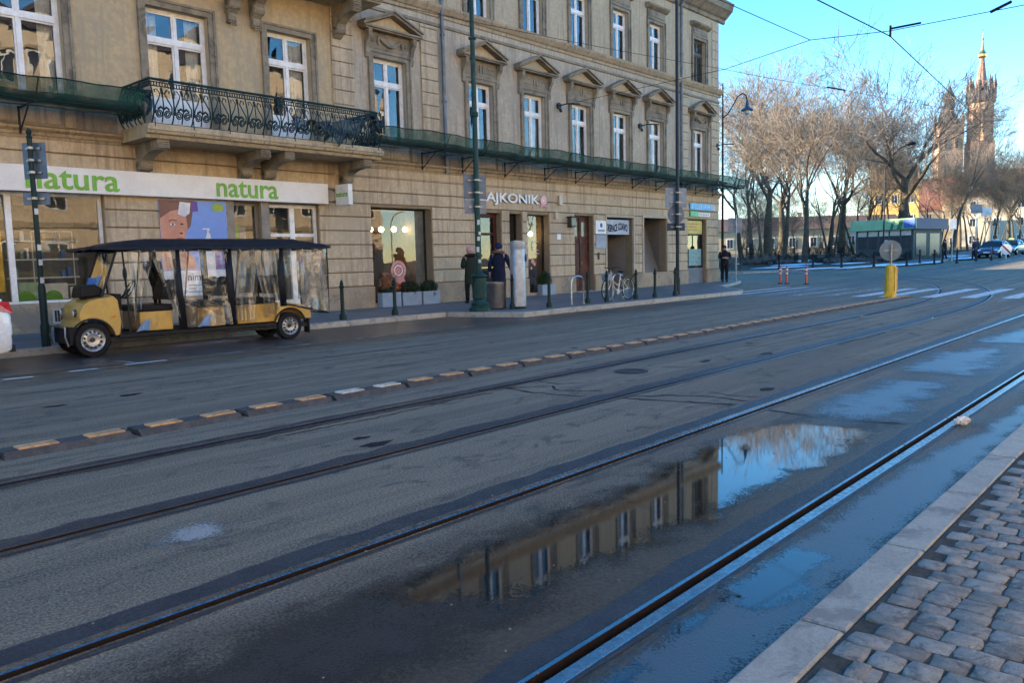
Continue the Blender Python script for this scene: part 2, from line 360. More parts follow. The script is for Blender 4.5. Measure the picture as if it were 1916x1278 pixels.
def seam(path, w0, w1, name='joint_filler', z=.0035, jit=.02, m=None):
    b = MB(); P = []
    for i in range(len(path)-1):
        (xa, ya), (xb, yb) = path[i], path[i+1]; n_ = max(1, int(math.hypot(xb-xa, yb-ya)/.22)) if xa < 22 else 2
        for k in range(n_): t = k/n_; P.append((xa+(xb-xa)*t, ya+(yb-ya)*t))
    P.append(path[-1])
    for i, p in enumerate(P):
        a = P[max(i-1,0)]; c = P[min(i+1,len(P)-1)]; dx, dy = c[0]-a[0], c[1]-a[1]; L = math.hypot(dx, dy) or 1; nx, ny = -dy/L, dx/L
        e0 = w0+(random.uniform(-jit, jit) if abs(w0) > abs(w1) else 0); e1 = w1+(random.uniform(-jit, jit) if abs(w1) > abs(w0) else 0)
        b.v += [(p[0]+nx*e0, p[1]+ny*e0, terr(p[0])+z), (p[0]+nx*e1, p[1]+ny*e1, terr(p[0])+z)]
    for i in range(len(P)-1): b.f.append((2*i, 2*i+1, 2*i+3, 2*i+2)); b.m.append(0)
    return struct(b.build(name, m or tar))
seam(line_path(1.602, -3, 60), .07, .19); seam(line_path(1.602, -3, 60), -.06, -.085, jit=.008)
seam(line_path(3.078, -3, 60), .06, .21); seam(line_path(3.078, -3, 60), -.07, -.10, jit=.01)
seam(curve_path(4.452-5.185), .07, .22, jit=.035); seam(curve_path(4.452-5.185), -.06, -.075, jit=.006)
seam(curve_path(5.918-5.185), .06, .15, jit=.02); seam(curve_path(5.918-5.185), -.07, -.12, jit=.03)
# --- tar cracks
def crack(pts, w):
    b = MB(); P = []
    for (xa, ya), (xb, yb) in zip(pts[:-1], pts[1:]):
        n_ = max(2, int(math.hypot(xb-xa, yb-ya)/.07))
        for k in range(n_): t = k/n_; P.append((xa+(xb-xa)*t+random.uniform(-.018,.018), ya+(yb-ya)*t+random.uniform(-.018,.018)))
    P.append(pts[-1])
    for i, p in enumerate(P):
        a = P[max(i-1,0)]; c = P[min(i+1,len(P)-1)]; dx, dy = c[0]-a[0], c[1]-a[1]; L = math.hypot(dx, dy) or 1; ww = w*random.uniform(.5, 1.7)*(.25 if i in (0, len(P)-1) else 1)
        nx, ny = -dy/L*ww, dx/L*ww; b.v += [(p[0]+nx, p[1]+ny, terr(p[0])+.0032), (p[0]-nx, p[1]-ny, terr(p[0])+.0032)]
    for i in range(len(P)-1): b.f.append((2*i, 2*i+1, 2*i+3, 2*i+2)); b.m.append(0)
    return b
cr = MB()
for pts, w in (([(6.35,5.85),(6.25,5.35),(6.35,4.75)],.016),([(6.3,5.8),(6.7,5.45),(6.5,5.2),(6.75,4.8)],.012),([(6.9,5.85),(6.85,5.5),(7.1,5.3)],.009),([(6.5,4.4),(6.62,3.9),(6.78,3.32)],.016),([(6.6,4.38),(6.9,4.1),(7.05,3.7),(7.0,3.3)],.012),([(7.3,3.9),(7.2,3.5),(7.25,3.3)],.009),
    ([(6.7,2.99),(6.6,2.4),(6.75,1.85)],.02),([(2.2,5.84),(3.3,5.78),(4.8,5.81),(6.0,5.7)],.012),([(3.4,5.7),(4.4,5.64),(5.4,5.72)],.009),([(12.2,4.38),(13.2,4.28),(14.4,4.32)],.014),([(14.6,5.85),(14.9,5.0),(14.8,4.7)],.016),([(14.8,4.4),(15.1,3.7),(15.0,3.3)],.016),
    ([(-.5,10.3),(3,10.2),(9,10.0),(16,9.9),(24,9.6)],.01),([(2.0,9.2),(6,9.35),(12,9.2)],.008)):
    q = crack(pts, w); cr.add(q.v, q.f)
struct(cr.build('tar_crack', tar2), 'stuff', 'black tar-filled cracks across the tram lane')
mh = MB().lathe([(.001,.006),(.15,.006),(.155,.012),(.2,.012),(.21,.004)], (8.1,5.35,0), 20, cap=False); struct(mh.build('manhole_cover', M('cast_iron', (.05,.05,.055), .5, metal=.5, bmp=.5, bscale=80), smooth=True), label='round iron cover between the far rails')
# --- puddles and wet film: irregular sheets, thin towards their rim
def sheet_mat(name, base, rough, grain, lo, hi, ior=1.33, bmp=0, spec=.5):
    m, n, l, b = nt(name); out = n['Material Output']; g = n.new('ShaderNodeNewGeometry'); pos = g.outputs['Position']
    at_ = n.new('ShaderNodeAttribute'); at_.attribute_name = 'rim'
    nz = math_(n, l, 'ADD', math_(n, l, 'MULTIPLY', noise(n, l, pos, grain, 3, .75), 2.0), math_(n, l, 'MULTIPLY', noise(n, l, pos, 3.2, 4, .6, .5), 1.5))
    a = ramp(n, l, math_(n, l, 'ADD', at_.outputs['Fac'], math_(n, l, 'SUBTRACT', nz, 1.75)), lo, hi)
    b.inputs['Base Color'].default_value = rgba(base); b.inputs['Roughness'].default_value = rough; b.inputs['IOR'].default_value = ior; b.inputs['Specular IOR Level'].default_value = spec
    if bmp: bump(n, l, b, noise(n, l, pos, 110, 3, .7), bmp, .006)
    tr = n.new('ShaderNodeBsdfTransparent'); mx = n.new('ShaderNodeMixShader'); l.new(a, mx.inputs[0]); l.new(tr.outputs[0], mx.inputs[1]); l.new(b.outputs[0], mx.inputs[2]); l.new(mx.outputs[0], out.inputs[0]); return m
def sheet(name, poly, mat, z, soft=.2, step=.04):
    P = np.array(poly); x0, y0 = P.min(0)-.02; x1, y1 = P.max(0)+.02
    nx, ny = int((x1-x0)/step)+2, int((y1-y0)/step)+2; gx = x0+np.arange(nx)*step; gy = y0+np.arange(ny)*step
    GX, GY = np.meshgrid(gx, gy, indexing='ij'); ins = np.zeros(GX.shape, bool); dist = np.full(GX.shape, 9.)
    for i in range(len(P)):
        a, c = P[i], P[(i+1)%len(P)]
        cond = ((a[1] > GY) != (c[1] > GY)) & (GX < (c[0]-a[0])*(GY-a[1])/((c[1]-a[1]) or 1e-9)+a[0]); ins ^= cond
        d = c-a; t = np.clip(((GX-a[0])*d[0]+(GY-a[1])*d[1])/(d@d+1e-9), 0, 1); dist = np.minimum(dist, np.hypot(GX-a[0]-t*d[0], GY-a[1]-t*d[1]))
    dist = np.where(ins, dist, 0); idx = -np.ones(GX.shape, int); vs = []; fs = []; at_ = []
    def vid(i, j):
        if idx[i,j] < 0: idx[i,j] = len(vs); vs.append((GX[i,j], GY[i,j], terr(GX[i,j])+z)); at_.append(min(1., dist[i,j]/soft))
        return idx[i,j]
    for i in range(nx-1):
        for j in range(ny-1):
            if ins[i,j] or ins[i+1,j] or ins[i,j+1] or ins[i+1,j+1]: fs.append((vid(i,j), vid(i+1,j), vid(i+1,j+1), vid(i,j+1)))
    me = bpy.data.meshes.new(name); me.from_pydata(vs, [], fs); me.materials.append(mat)
    A = me.attributes.new('rim', 'FLOAT', 'POINT'); A.data.foreach_set('value', at_); return link(name, me)
water = sheet_mat('puddle_water', (.016,.014,.012), .006, 90, .36, .48, ior=1.62, bmp=.004)
film = sheet_mat('wet_film', (.030,.028,.028), .33, 85, .05, .55, ior=2.6, bmp=.5, spec=.5)
film2 = sheet_mat('damp_film', (.036,.033,.031), .30, 85, .10, .60, ior=2.2, bmp=.7, spec=.5)
film3 = sheet_mat('drying_film', (.030,.026,.021), .28, 85, .35, .95, ior=1.35, bmp=.9, spec=.5)
P1 = [(1.9,2.66),(1.95,2.3),(2.2,2.08),(2.6,1.96),(3.2,1.94),(3.9,1.92),(4.56,1.84),(5.34,1.84),(6.3,1.84),(6.5,2.1),(6.45,2.6),(5.9,2.90),(5.17,2.84),(4.65,2.78),(3.83,2.70),(2.9,2.68),(2.4,2.70)]
struct(sheet('puddle', P1, water, .0045, .30, .03), label='long puddle between the near rails mirroring the building')
struct(sheet('puddle', [(2.75,1.50),(3.2,1.54),(3.6,1.52),(3.6,1.24),(3.08,1.16),(2.75,1.25)], water, .0045, .14, .02), label='small puddle between the nearest rail and the kerb')
struct(sheet('puddle', [(2.3,1.40),(2.46,1.5),(2.64,1.51),(2.95,1.5),(2.9,1.4),(2.62,1.36)], water, .0045, .12, .02), label='shallow puddle at the foot of the nearest rail')
struct(sheet('puddle', [(1.7,1.42),(2.0,1.48),(2.25,1.48),(2.2,1.36),(1.9,1.33)], water, .0045, .12, .02), label='puddle at the bottom edge by the nearest rail')
for i, pl in enumerate(([(6.7,2.74),(7.82,2.86),(9.0,2.80),(9.5,2.1),(8.86,1.9),(7.76,1.9),(6.8,1.8),(6.6,2.27)], [(9.7,2.9),(11.72,3.0),(12.9,2.5),(12.6,2.1),(10.49,1.85),(9.63,1.85)], [(13.2,2.88),(14.35,2.9),(16,2.7),(16.4,2.1),(13.4,1.9)], [(17.5,2.9),(20,2.8),(20,2.0),(17.6,2.0)])):
    struct(sheet('wet_patch', pl, film, .0042, .55, .05))
struct(sheet('wet_patch', [(1.3,1.48),(2.46,1.53),(3.8,1.53),(5.79,1.5),(6.5,1.4),(8.55,1.34),(11,1.4),(11,1.1),(7.35,1.09),(4.83,1.08),(1.3,1.08)], film2, .0040, .16, .03))
struct(sheet('wet_patch', [(-1,2.9),(1,2.95),(7,2.95),(7,1.75),(-1,1.75)], film3, .0038, .5, .06))
spill = sheet_mat('pale_spill', (.30,.28,.25), .8, 70, .55, .95, spec=.2)
struct(sheet('spill_stain', [(1.55,3.95),(1.7,3.7),(2.0,3.72),(2.15,3.95),(2.05,4.2),(1.7,4.22)], spill, .0036, .2, .03))
for i in range(16):
    x, y = random.uniform(.6, 13), random.uniform(3.4, 9.5); r_ = random.uniform(.03,.09)
    b = MB(); k = 9; b.add([(x+math.cos(a*.7)*r_*random.uniform(.6,1.4)*1.6, y+math.sin(a*.7)*r_*random.uniform(.5,1.1), .003) for a in range(k)], [tuple(range(k))]); struct(b.build('oil_spot', tar2), 'stuff')
peb = MB(); rgp = random.Random(3)
for i in range(260):
    x, y = rgp.uniform(.4,16), rgp.choice((rgp.uniform(1.1,3.2), rgp.uniform(3,7), rgp.uniform(6.4,12))); s_ = rgp.uniform(.003,.007); peb.ell((x,y,.004+s_*.4), (s_*rgp.uniform(.8,1.6),s_,s_*.7), 5, 3)
struct(peb.build('loose_grit', M('grit_stone', (.22,.20,.17), .8, c2=(.12,.11,.10), scale=3, world=True), fix=False), 'stuff', 'loose pale grit scattered on the road')
# --- platform with granite kerb and cobbles
pf = MB().box(-60,-7,-.2, 120,.90,.0935); plat = struct(pf.build('platform', grout))
kx = [2.667]; 
for k in range(40): kx.append(kx[-1]+random.uniform(.93,1.0))
kx = [2.667-.97*k for k in range(6,0,-1)]+kx
for a, c in zip(kx[:-1], kx[1:]): MB().tbox(a+.010,.908,c-.010,1.066,-.1,.10+random.uniform(-.003,.003),.008,j=.002).build('kerb_stone', granite, plat)
cob = []; x = 1.75
while x < 9.5:
    w = random.uniform(.078,.104); y = .892-random.uniform(0,.02)-(.06 if int(x*10)%2 else 0)
    if y < .86: cob.append((x, y, w, .05))
    while y > -1.2:
        d = random.uniform(.088,.125); cob.append((x, y, w, d)); y -= d+random.uniform(.010,.016)
    x += w+random.uniform(.010,.016)
near = [c for c in cob if c[1] > .154*c[0]-.22 and c[0] < 6.6]; near.sort(key=lambda c: c[0]); near = near[:300]; ns = set(id(c) for c in near)
rest = MB()
for c in cob:
    b = MB() if id(c) in ns else rest; z = .1+random.uniform(-.003,.004); cx, cy, w, d = c; j = .007
    r_ = lambda: random.uniform(-j, j); x0, x1, y0, y1 = cx-.002, cx+w+.002, cy-d-.002, cy+.002
    ring = [(x0,y0),((x0+x1)/2,y0-.003),(x1,y0),(x1+.003,(y0+y1)/2),(x1,y1),((x0+x1)/2,y1+.003),(x0,y1),(x0-.003,(y0+y1)/2)]
    ring = [(a+r_()*.7, e+r_()*.7) for a, e in ring]; mx_, my = (x0+x1)/2, (y0+y1)/2
    vs = [(a, e, .06) for a, e in ring]+[(a, e, z-.007) for a, e in ring]+[(mx_+(a-mx_)*.90, my+(e-my)*.91, z-.002+r_()*.3) for a, e in ring]+[(mx_, my, z)]
    fs = [(i, (i+1)%8, (i+1)%8+8, i+8) for i in range(8)]+[(i+8, (i+1)%8+8, (i+1)%8+16, i+16) for i in range(8)]+[(i+16, (i+1)%8+16, 24) for i in range(8)]
    b.add(vs, fs)
    if b is not rest: b.build('cobble', cob_m, plat, smooth='all', fix=False)
ro = rest.build('cobbles_beyond', cob_m, plat, smooth='all', fix=False); ro['kind'] = 'stuff'
# --- far pavement with kerb stones, parking bay
def kerb_run(pts, parent, w=.15, z1=.125, L=1.0):
    for (xa, ya), (xb, yb) in zip(pts[:-1], pts[1:]):
        D = math.hypot(xb-xa, yb-ya); n_ = max(1, round(D/L)); ux, uy = (xb-xa)/D, (yb-ya)/D
        for k in range(n_):
            b = MB().tbox(0.004, 0, D/n_-.004, w, -.1, z1+random.uniform(-.006,.004), .012, j=.003)
            a = math.atan2(uy, ux); sx_, sy_ = xa+ux*D/n_*k, ya+uy*D/n_*k
            b.xf(Matrix.Translation((sx_, sy_, terr(sx_))) @ Matrix.Rotation(a, 4, 'Z')); b.build('kerb_stone', granite, parent)
PV = [(-30,14.72),(13.9,14.72),(14.6,12.72),(26.4,12.80),(27.6,13.3),(29.2,14.6),(31.2,16.0),(34.3,16.9),(36.3,17.6),(37.2,19.2),(37.3,26),(37.3,60)]
pv = MB(); top = PV+[(35.4,60),(35.4,18.6),(-30,18.6)]
pv.add([(x, y+.02, terr(x)+.117) for x, y in top]+[(x, y+.02, -.2) for x, y in top], [tuple(range(len(top)))]+[(i, (i+1)%len(top), (i+1)%len(top)+len(top), i+len(top)) for i in range(len(top))])
pav = struct(pv.build('pavement', pave_m)); kerb_run(PV, pav)
bay = MB().quad((-30,12.02,.004),(14.35,12.1,.004),(13.85,14.75,.004),(-30,14.75,.004)); struct(bay.build('parking_bay', sett_m))
def paint(name, wear):
    m, n, l, b = nt(name); out = n['Material Output']; g = n.new('ShaderNodeNewGeometry'); pos = g.outputs['Position']
    b.inputs['Base Color'].default_value = (.55,.54,.52,1); b.inputs['Roughness'].default_value = .6
    a = ramp(n, l, noise(n, l, vecscale(n, l, pos, (.6,1.4,1)), 5, 8, .78), wear-.10, wear+.08)
    tr = n.new('ShaderNodeBsdfTransparent'); mx = n.new('ShaderNodeMixShader'); l.new(a, mx.inputs[0]); l.new(tr.outputs[0], mx.inputs[1]); l.new(b.outputs[0], mx.inputs[2]); l.new(mx.outputs[0], out.inputs[0]); return m
wp = paint('road_paint', .40); wp2 = paint('road_paint_worn', .54)
def mark(x0, y0, x1, y1, w, m, name='road_marking'):
    d = Vector((x1-x0, y1-y0)); d.normalize(); n_ = Vector((-d.y, d.x))*w/2; b = MB()
    k = max(1, int(math.hypot(x1-x0, y1-y0)/4)); P = [(x0+(x1-x0)*i/k, y0+(y1-y0)*i/k) for i in range(k+1)]
    for (a, c), (e, f_) in zip(P[:-1], P[1:]): b.quad((a-n_.x, c-n_.y, terr(a)+.0075), (e-n_.x, f_-n_.y, terr(e)+.0075), (e+n_.x, f_+n_.y, terr(e)+.0075), (a+n_.x, c+n_.y, terr(a)+.0075))
    return struct(b.build(name, m))
mark(3.18,11.75,3.52,11.72,.12,wp); mark(4.0,11.85,4.38,11.85,.11,wp); mark(4.80,11.95,5.42,11.95,.12,wp); mark(5.0,12.02,4.92,12.6,.08,wp2); mark(5.5,11.98,13.9,12.08,.07,wp2); mark(-4,11.7,2.6,11.72,.1,wp2)
for y, m_ in ((13.55,wp),(12.75,wp),(11.7,wp2),(10.7,wp2),(9.6,wp2),(8.55,wp),(7.75,wp),(6.55,wp),(5.5,wp),(4.45,wp),(3.45,wp2),(2.4,wp2)): mark(25.6, y, 31.6 if y < 12 else 32.4, y+.05, .42 if y < 12 else .3, m_, 'crossing_bar')
# --- rubber separators bolted along the tram lane
orange_p = M('orange_plate', (.58,.33,.14), .6, c2=(.46,.27,.13), scale=9, spots=(.25,.15,.08)); white_pl = M('white_plate', (.62,.57,.48), .6, scale=9, spots=(.3,.25,.2)); rub = M('separator_rubber', (.085,.082,.078), .85, c2=(.05,.05,.05), scale=9, bmp=.4)
i = 0; x = -.22
while x < 24.8:
    y = 6.80+.0125*(x-2); t = thing('lane_separator', 'low grey rubber lane separator with two orange reflector plates', 'separator', (x, y, 0), 'lane separators along the tram track')
    b = MB(); prof = [(-.15,0),(-.10,.052),(.10,.052),(.15,0)]
    for k, xa in enumerate((0, .93)): b.v += [(x+xa+random.uniform(-.01,.01), y+a, z) for a, z in prof]
    b.f = [(0,1,5,4),(1,2,6,5),(2,3,7,6),(0,3,2,1),(4,5,6,7)]; b.m = [0]*5; b.build('base', rub, t)
    wh = 4.3 < x < 5.2
    for xa in (.11, .61):
        q = MB().tbox(x+xa, y-.085, x+xa+.28, y+.05, .047, .068, .006, j=.003); q.build('reflector_plate', white_pl if wh else orange_p, t)
    if wh: t['label'] = 'low grey rubber lane separator whose two plates are white'
    x += .995; i += 1
# ================================================================== CORNER BUILDING
YF = 18.40; XE = 35.5; XL = -34.
bld = thing('corner_building', 'long tan plastered corner building with pedimented windows and an iron balcony', 'building', (15, YF, 0))
GF = [(2.4,7.18,.72,3.04),(10.24,10.98,.55,3.0),(11.22,12.74,.12,3.0),(14.5,16.85,.26,3.03),(18.8,20.02,.12,3.0),(20.42,21.08,.26,3.0),(21.36,22.58,.24,3.0),(24.06,25.28,.12,3.03),(26.13,28.02,.12,3.01),(28.82,30.68,.72,3.05),(32.5,34.27,.12,3.07),(-3.2,1.6,.72,3.04),(-9,-4.4,.72,3.04)]
F1 = [(5.05,6.62,4.95,7.3),(8.38,9.86,4.4,7.32),(11.44,12.72,4.4,7.36),(14.80,16.02,4.95,7.27)]+[(c-.575,c+.575,4.93,7.15) for c in (19.2,21.9,24.6,27.28,29.92,33.66)]+[(1.4,2.9,4.95,7.3),(-2.2,-.7,4.95,7.3)]
F2 = [(c-.54,c+.54,9.24,11.14) for c in (5.8,9.1,12.1,15.4,19.2,21.9,24.6,27.30,29.96,33.66)]
def wall(b, x0, x1, z0, z1, y, holes, depth, mi=0):
    hs = [(max(a,x0), min(c,x1), max(d,z0), min(e,z1)) for a, c, d, e in holes if c > x0 and a < x1 and e > z0 and d < z1]
    xs = sorted(set([x0,x1]+[h[0] for h in hs]+[h[1] for h in hs])); zs = sorted(set([z0,z1]+[h[2] for h in hs]+[h[3] for h in hs]))
    for a, c in zip(xs[:-1], xs[1:]):
        for d, e in zip(zs[:-1], zs[1:]):
            mx_, mz = (a+c)/2, (d+e)/2
            if not any(h[0] < mx_ < h[1] and h[2] < mz < h[3] for h in hs): b.quad((a,y,d),(c,y,d),(c,y,e),(a,y,e), mi)
    for a, c, d, e in hs:
        Y2 = y+depth; b.quad((a,y,d),(a,Y2,d),(a,Y2,e),(a,y,e),mi); b.quad((c,y,d),(c,y,e),(c,Y2,e),(c,Y2,d),mi); b.quad((a,y,e),(a,Y2,e),(c,Y2,e),(c,y,e),mi); b.quad((a,y,d),(c,y,d),(c,Y2,d),(a,Y2,d),mi)
    return b
w1 = wall(MB(), XL, XE, -.1, 4.12, YF, GF, .34); w1 = w1.build('ground_floor_wall', M('plaster_groove', (.26,.19,.115), .9, c2=(.2,.15,.09), scale=3), bld, fix=False)
wall(MB(), 14.1, XE, 4.1, 8.95, YF, F1, .30).build('first_floor_wall', plaster_u, bld, fix=False)
wall(MB(), XL, 14.1, 4.1, 8.95, YF, F1, .30).build('balcony_wall', plaster_o, bld, fix=False)
wall(MB(), XL, XE, 8.95, 12.6, YF, F2, .26).build('second_floor_wall', plaster_2, bld, fix=False)
b = MB(); b.quad((XE,YF,-.1),(XE,YF,12.6),(XE,33,12.6),(XE,33,-.1)); b.quad((XL,YF,-.1),(XL,33,-.1),(XL,33,12.6),(XL,YF,12.6)); b.quad((XL,33,-.1),(XE,33,-.1),(XE,33,12.6),(XL,33,12.6)); b.build('side_wall', plaster_2, bld)
roof_m = M('tin_roof', (.16,.10,.08), .5, c2=(.12,.08,.07), scale=2, metal=.3)
rf = MB().prism([(17.85,13.12),(33.5,13.12),(29,16.4),(22.5,16.4)], XL, XE+.4, 'yz').build('roof', roof_m, bld)
for xc in (2.,12.,24.,31.): MB().box(xc-.6,25,16,xc+.6,26,17.6).build('chimney', plaster_2, rf)
# rusticated bands
rows = [.76,1.16,1.55,1.94,2.33,2.72,3.10,3.45,3.86,4.12]
for z0, z1 in zip(rows[:-1], rows[1:]):
    cuts = sorted([(a-.0, c+.0) for a, c, d, e in GF if d < z1-.02 and e > z0+.02]); x = -10.
    segs = []
    for a, c in cuts:
        if a > x+.05: segs.append((x, a))
        x = max(x, c)
    segs.append((x, XE-.002))
    for a, c in segs:
        MB().cbox(a+.004, YF-.055, z0+.014, c-.004, YF+.02, z1-.014 if z1 < 4 else z1, .014).build('rustication_band', plaster_g, w1)
    MB().box(XL, YF-.055, z0+.012, -10.01, YF+.02, z1-.012).build('rustication_band', plaster_g, w1)
cuts = sorted([(a, c) for a, c, d, e in GF if d < .5]); x = -10.; segs = []
for a, c in cuts:
    if a > x+.05: segs.append((x, a))
    x = max(x, c)
segs.append((x, XE+.03))
for a, c in segs: MB().cbox(a+.003, YF-.105, -.05, c-.003, YF+.02, .745, .02).build('plinth_block', plinth_m, w1)
for a, c, d, e in ((14.5,16.85,.12,.26),(20.42,21.08,.12,.26),(21.36,22.58,.12,.24)): MB().box(a+.002, YF-.10, .1, c-.002, YF+.3, e).build('window_base', plinth_m, w1)
# cornices
def run(prof, x0, x1, name, m): return MB().prism(prof, x0, x1, 'yz').build(name, m, bld)
run([(YF+.01,4.10),(YF-.05,4.12),(YF-.07,4.18),(YF-.10,4.19),(YF-.11,4.25),(YF-.19,4.30),(YF-.20,4.345),(YF+.01,4.40)], 13.96, XE+.1, 'ground_floor_cornice', stone_l)
run([(YF+.01,4.10),(YF-.05,4.12),(YF-.07,4.18),(YF-.10,4.19),(YF-.11,4.25),(YF-.19,4.30),(YF-.20,4.345),(YF+.01,4.40)], -20, 7.64, 'ground_floor_cornice', stone_l)
run([(YF+.01,3.84),(YF-.065,3.85),(YF-.07,3.90),(YF+.01,3.92)], 13.2, XE+.02, 'cornice_fillet', stone_l)
run([(YF+.01,4.90),(YF-.10,4.92),(YF-.11,4.985),(YF+.01,5.01)], 14.1, XE+.05, 'sill_course', stone_t)
run([(YF+.01,4.90),(YF-.10,4.92),(YF-.11,4.985),(YF+.01,5.01)], -20, 7.6, 'sill_course', stone_t)
run([(YF+.01,8.56),(YF-.05,8.58),(YF-.05,8.66),(YF+.01,8.68)], 13.4, XE+.03, 'string_fillet', stone_t)
run([(YF+.01,8.84),(YF-.04,8.86),(YF-.05,8.95),(YF-.10,8.98),(YF-.19,9.12),(YF-.20,9.19),(YF+.01,9.27)], 13.4, XE+.18, 'string_course', stone_l)
run([(YF+.01,12.28),(YF-.08,12.32),(YF-.10,12.46),(YF-.20,12.52),(YF-.40,12.72),(YF-.48,12.78),(YF-.52,12.98),(YF-.58,13.10),(YF+.01,13.13)], XL, XE+.5, 'roof_cornice', stone_t)
# apron panels between cornice and sill
for c in (19.2,21.9,24.6,27.28,29.92,33.66,15.41,5.83):
    for a, e, m_ in ((c-.62, c+.62, plaster_g),):
        MB().cbox(a, YF-.035, 4.44, e, YF+.01, 4.86, .02).build('apron_panel', m_, bld)
    for s_ in (-1, 1): MB().box(c+s_*.80-.10, YF-.05, 4.41, c+s_*.80+.10, YF+.01, 4.89).build('apron_pilaster', stone_l, bld)
grime = M('sooty_plaster', (.27,.215,.15), .9, c2=(.19,.15,.105), scale=1.6, bmp=.3, bscale=40, streak=(.13,.105,.08), spots=(.33,.27,.19))
for a, c in ((14.1,XE-.02),(-20,7.6)): MB().box(a,YF-.012,4.402,c,YF+.005,4.898).build('apron_band', grime, bld)
# quoins
def quoin(x0, x1, z0, z1, h=.38, t=.06):
    z = z0
    while z < z1-.05:
        e = min(z+h, z1); MB().cbox(x0, YF-t, z+.008, x1, YF+.01, e-.008, .014).build('quoin_block', plaster_g, bld); z = e
for a, c in ((13.38,14.1),(16.62,17.30),(31.98,32.55),(34.72,XE-.003)): quoin(a, c, 5.02, 8.55)
for a, c in ((34.85,XE-.003),): quoin(a, c, 9.28, 12.2, .42, .03)
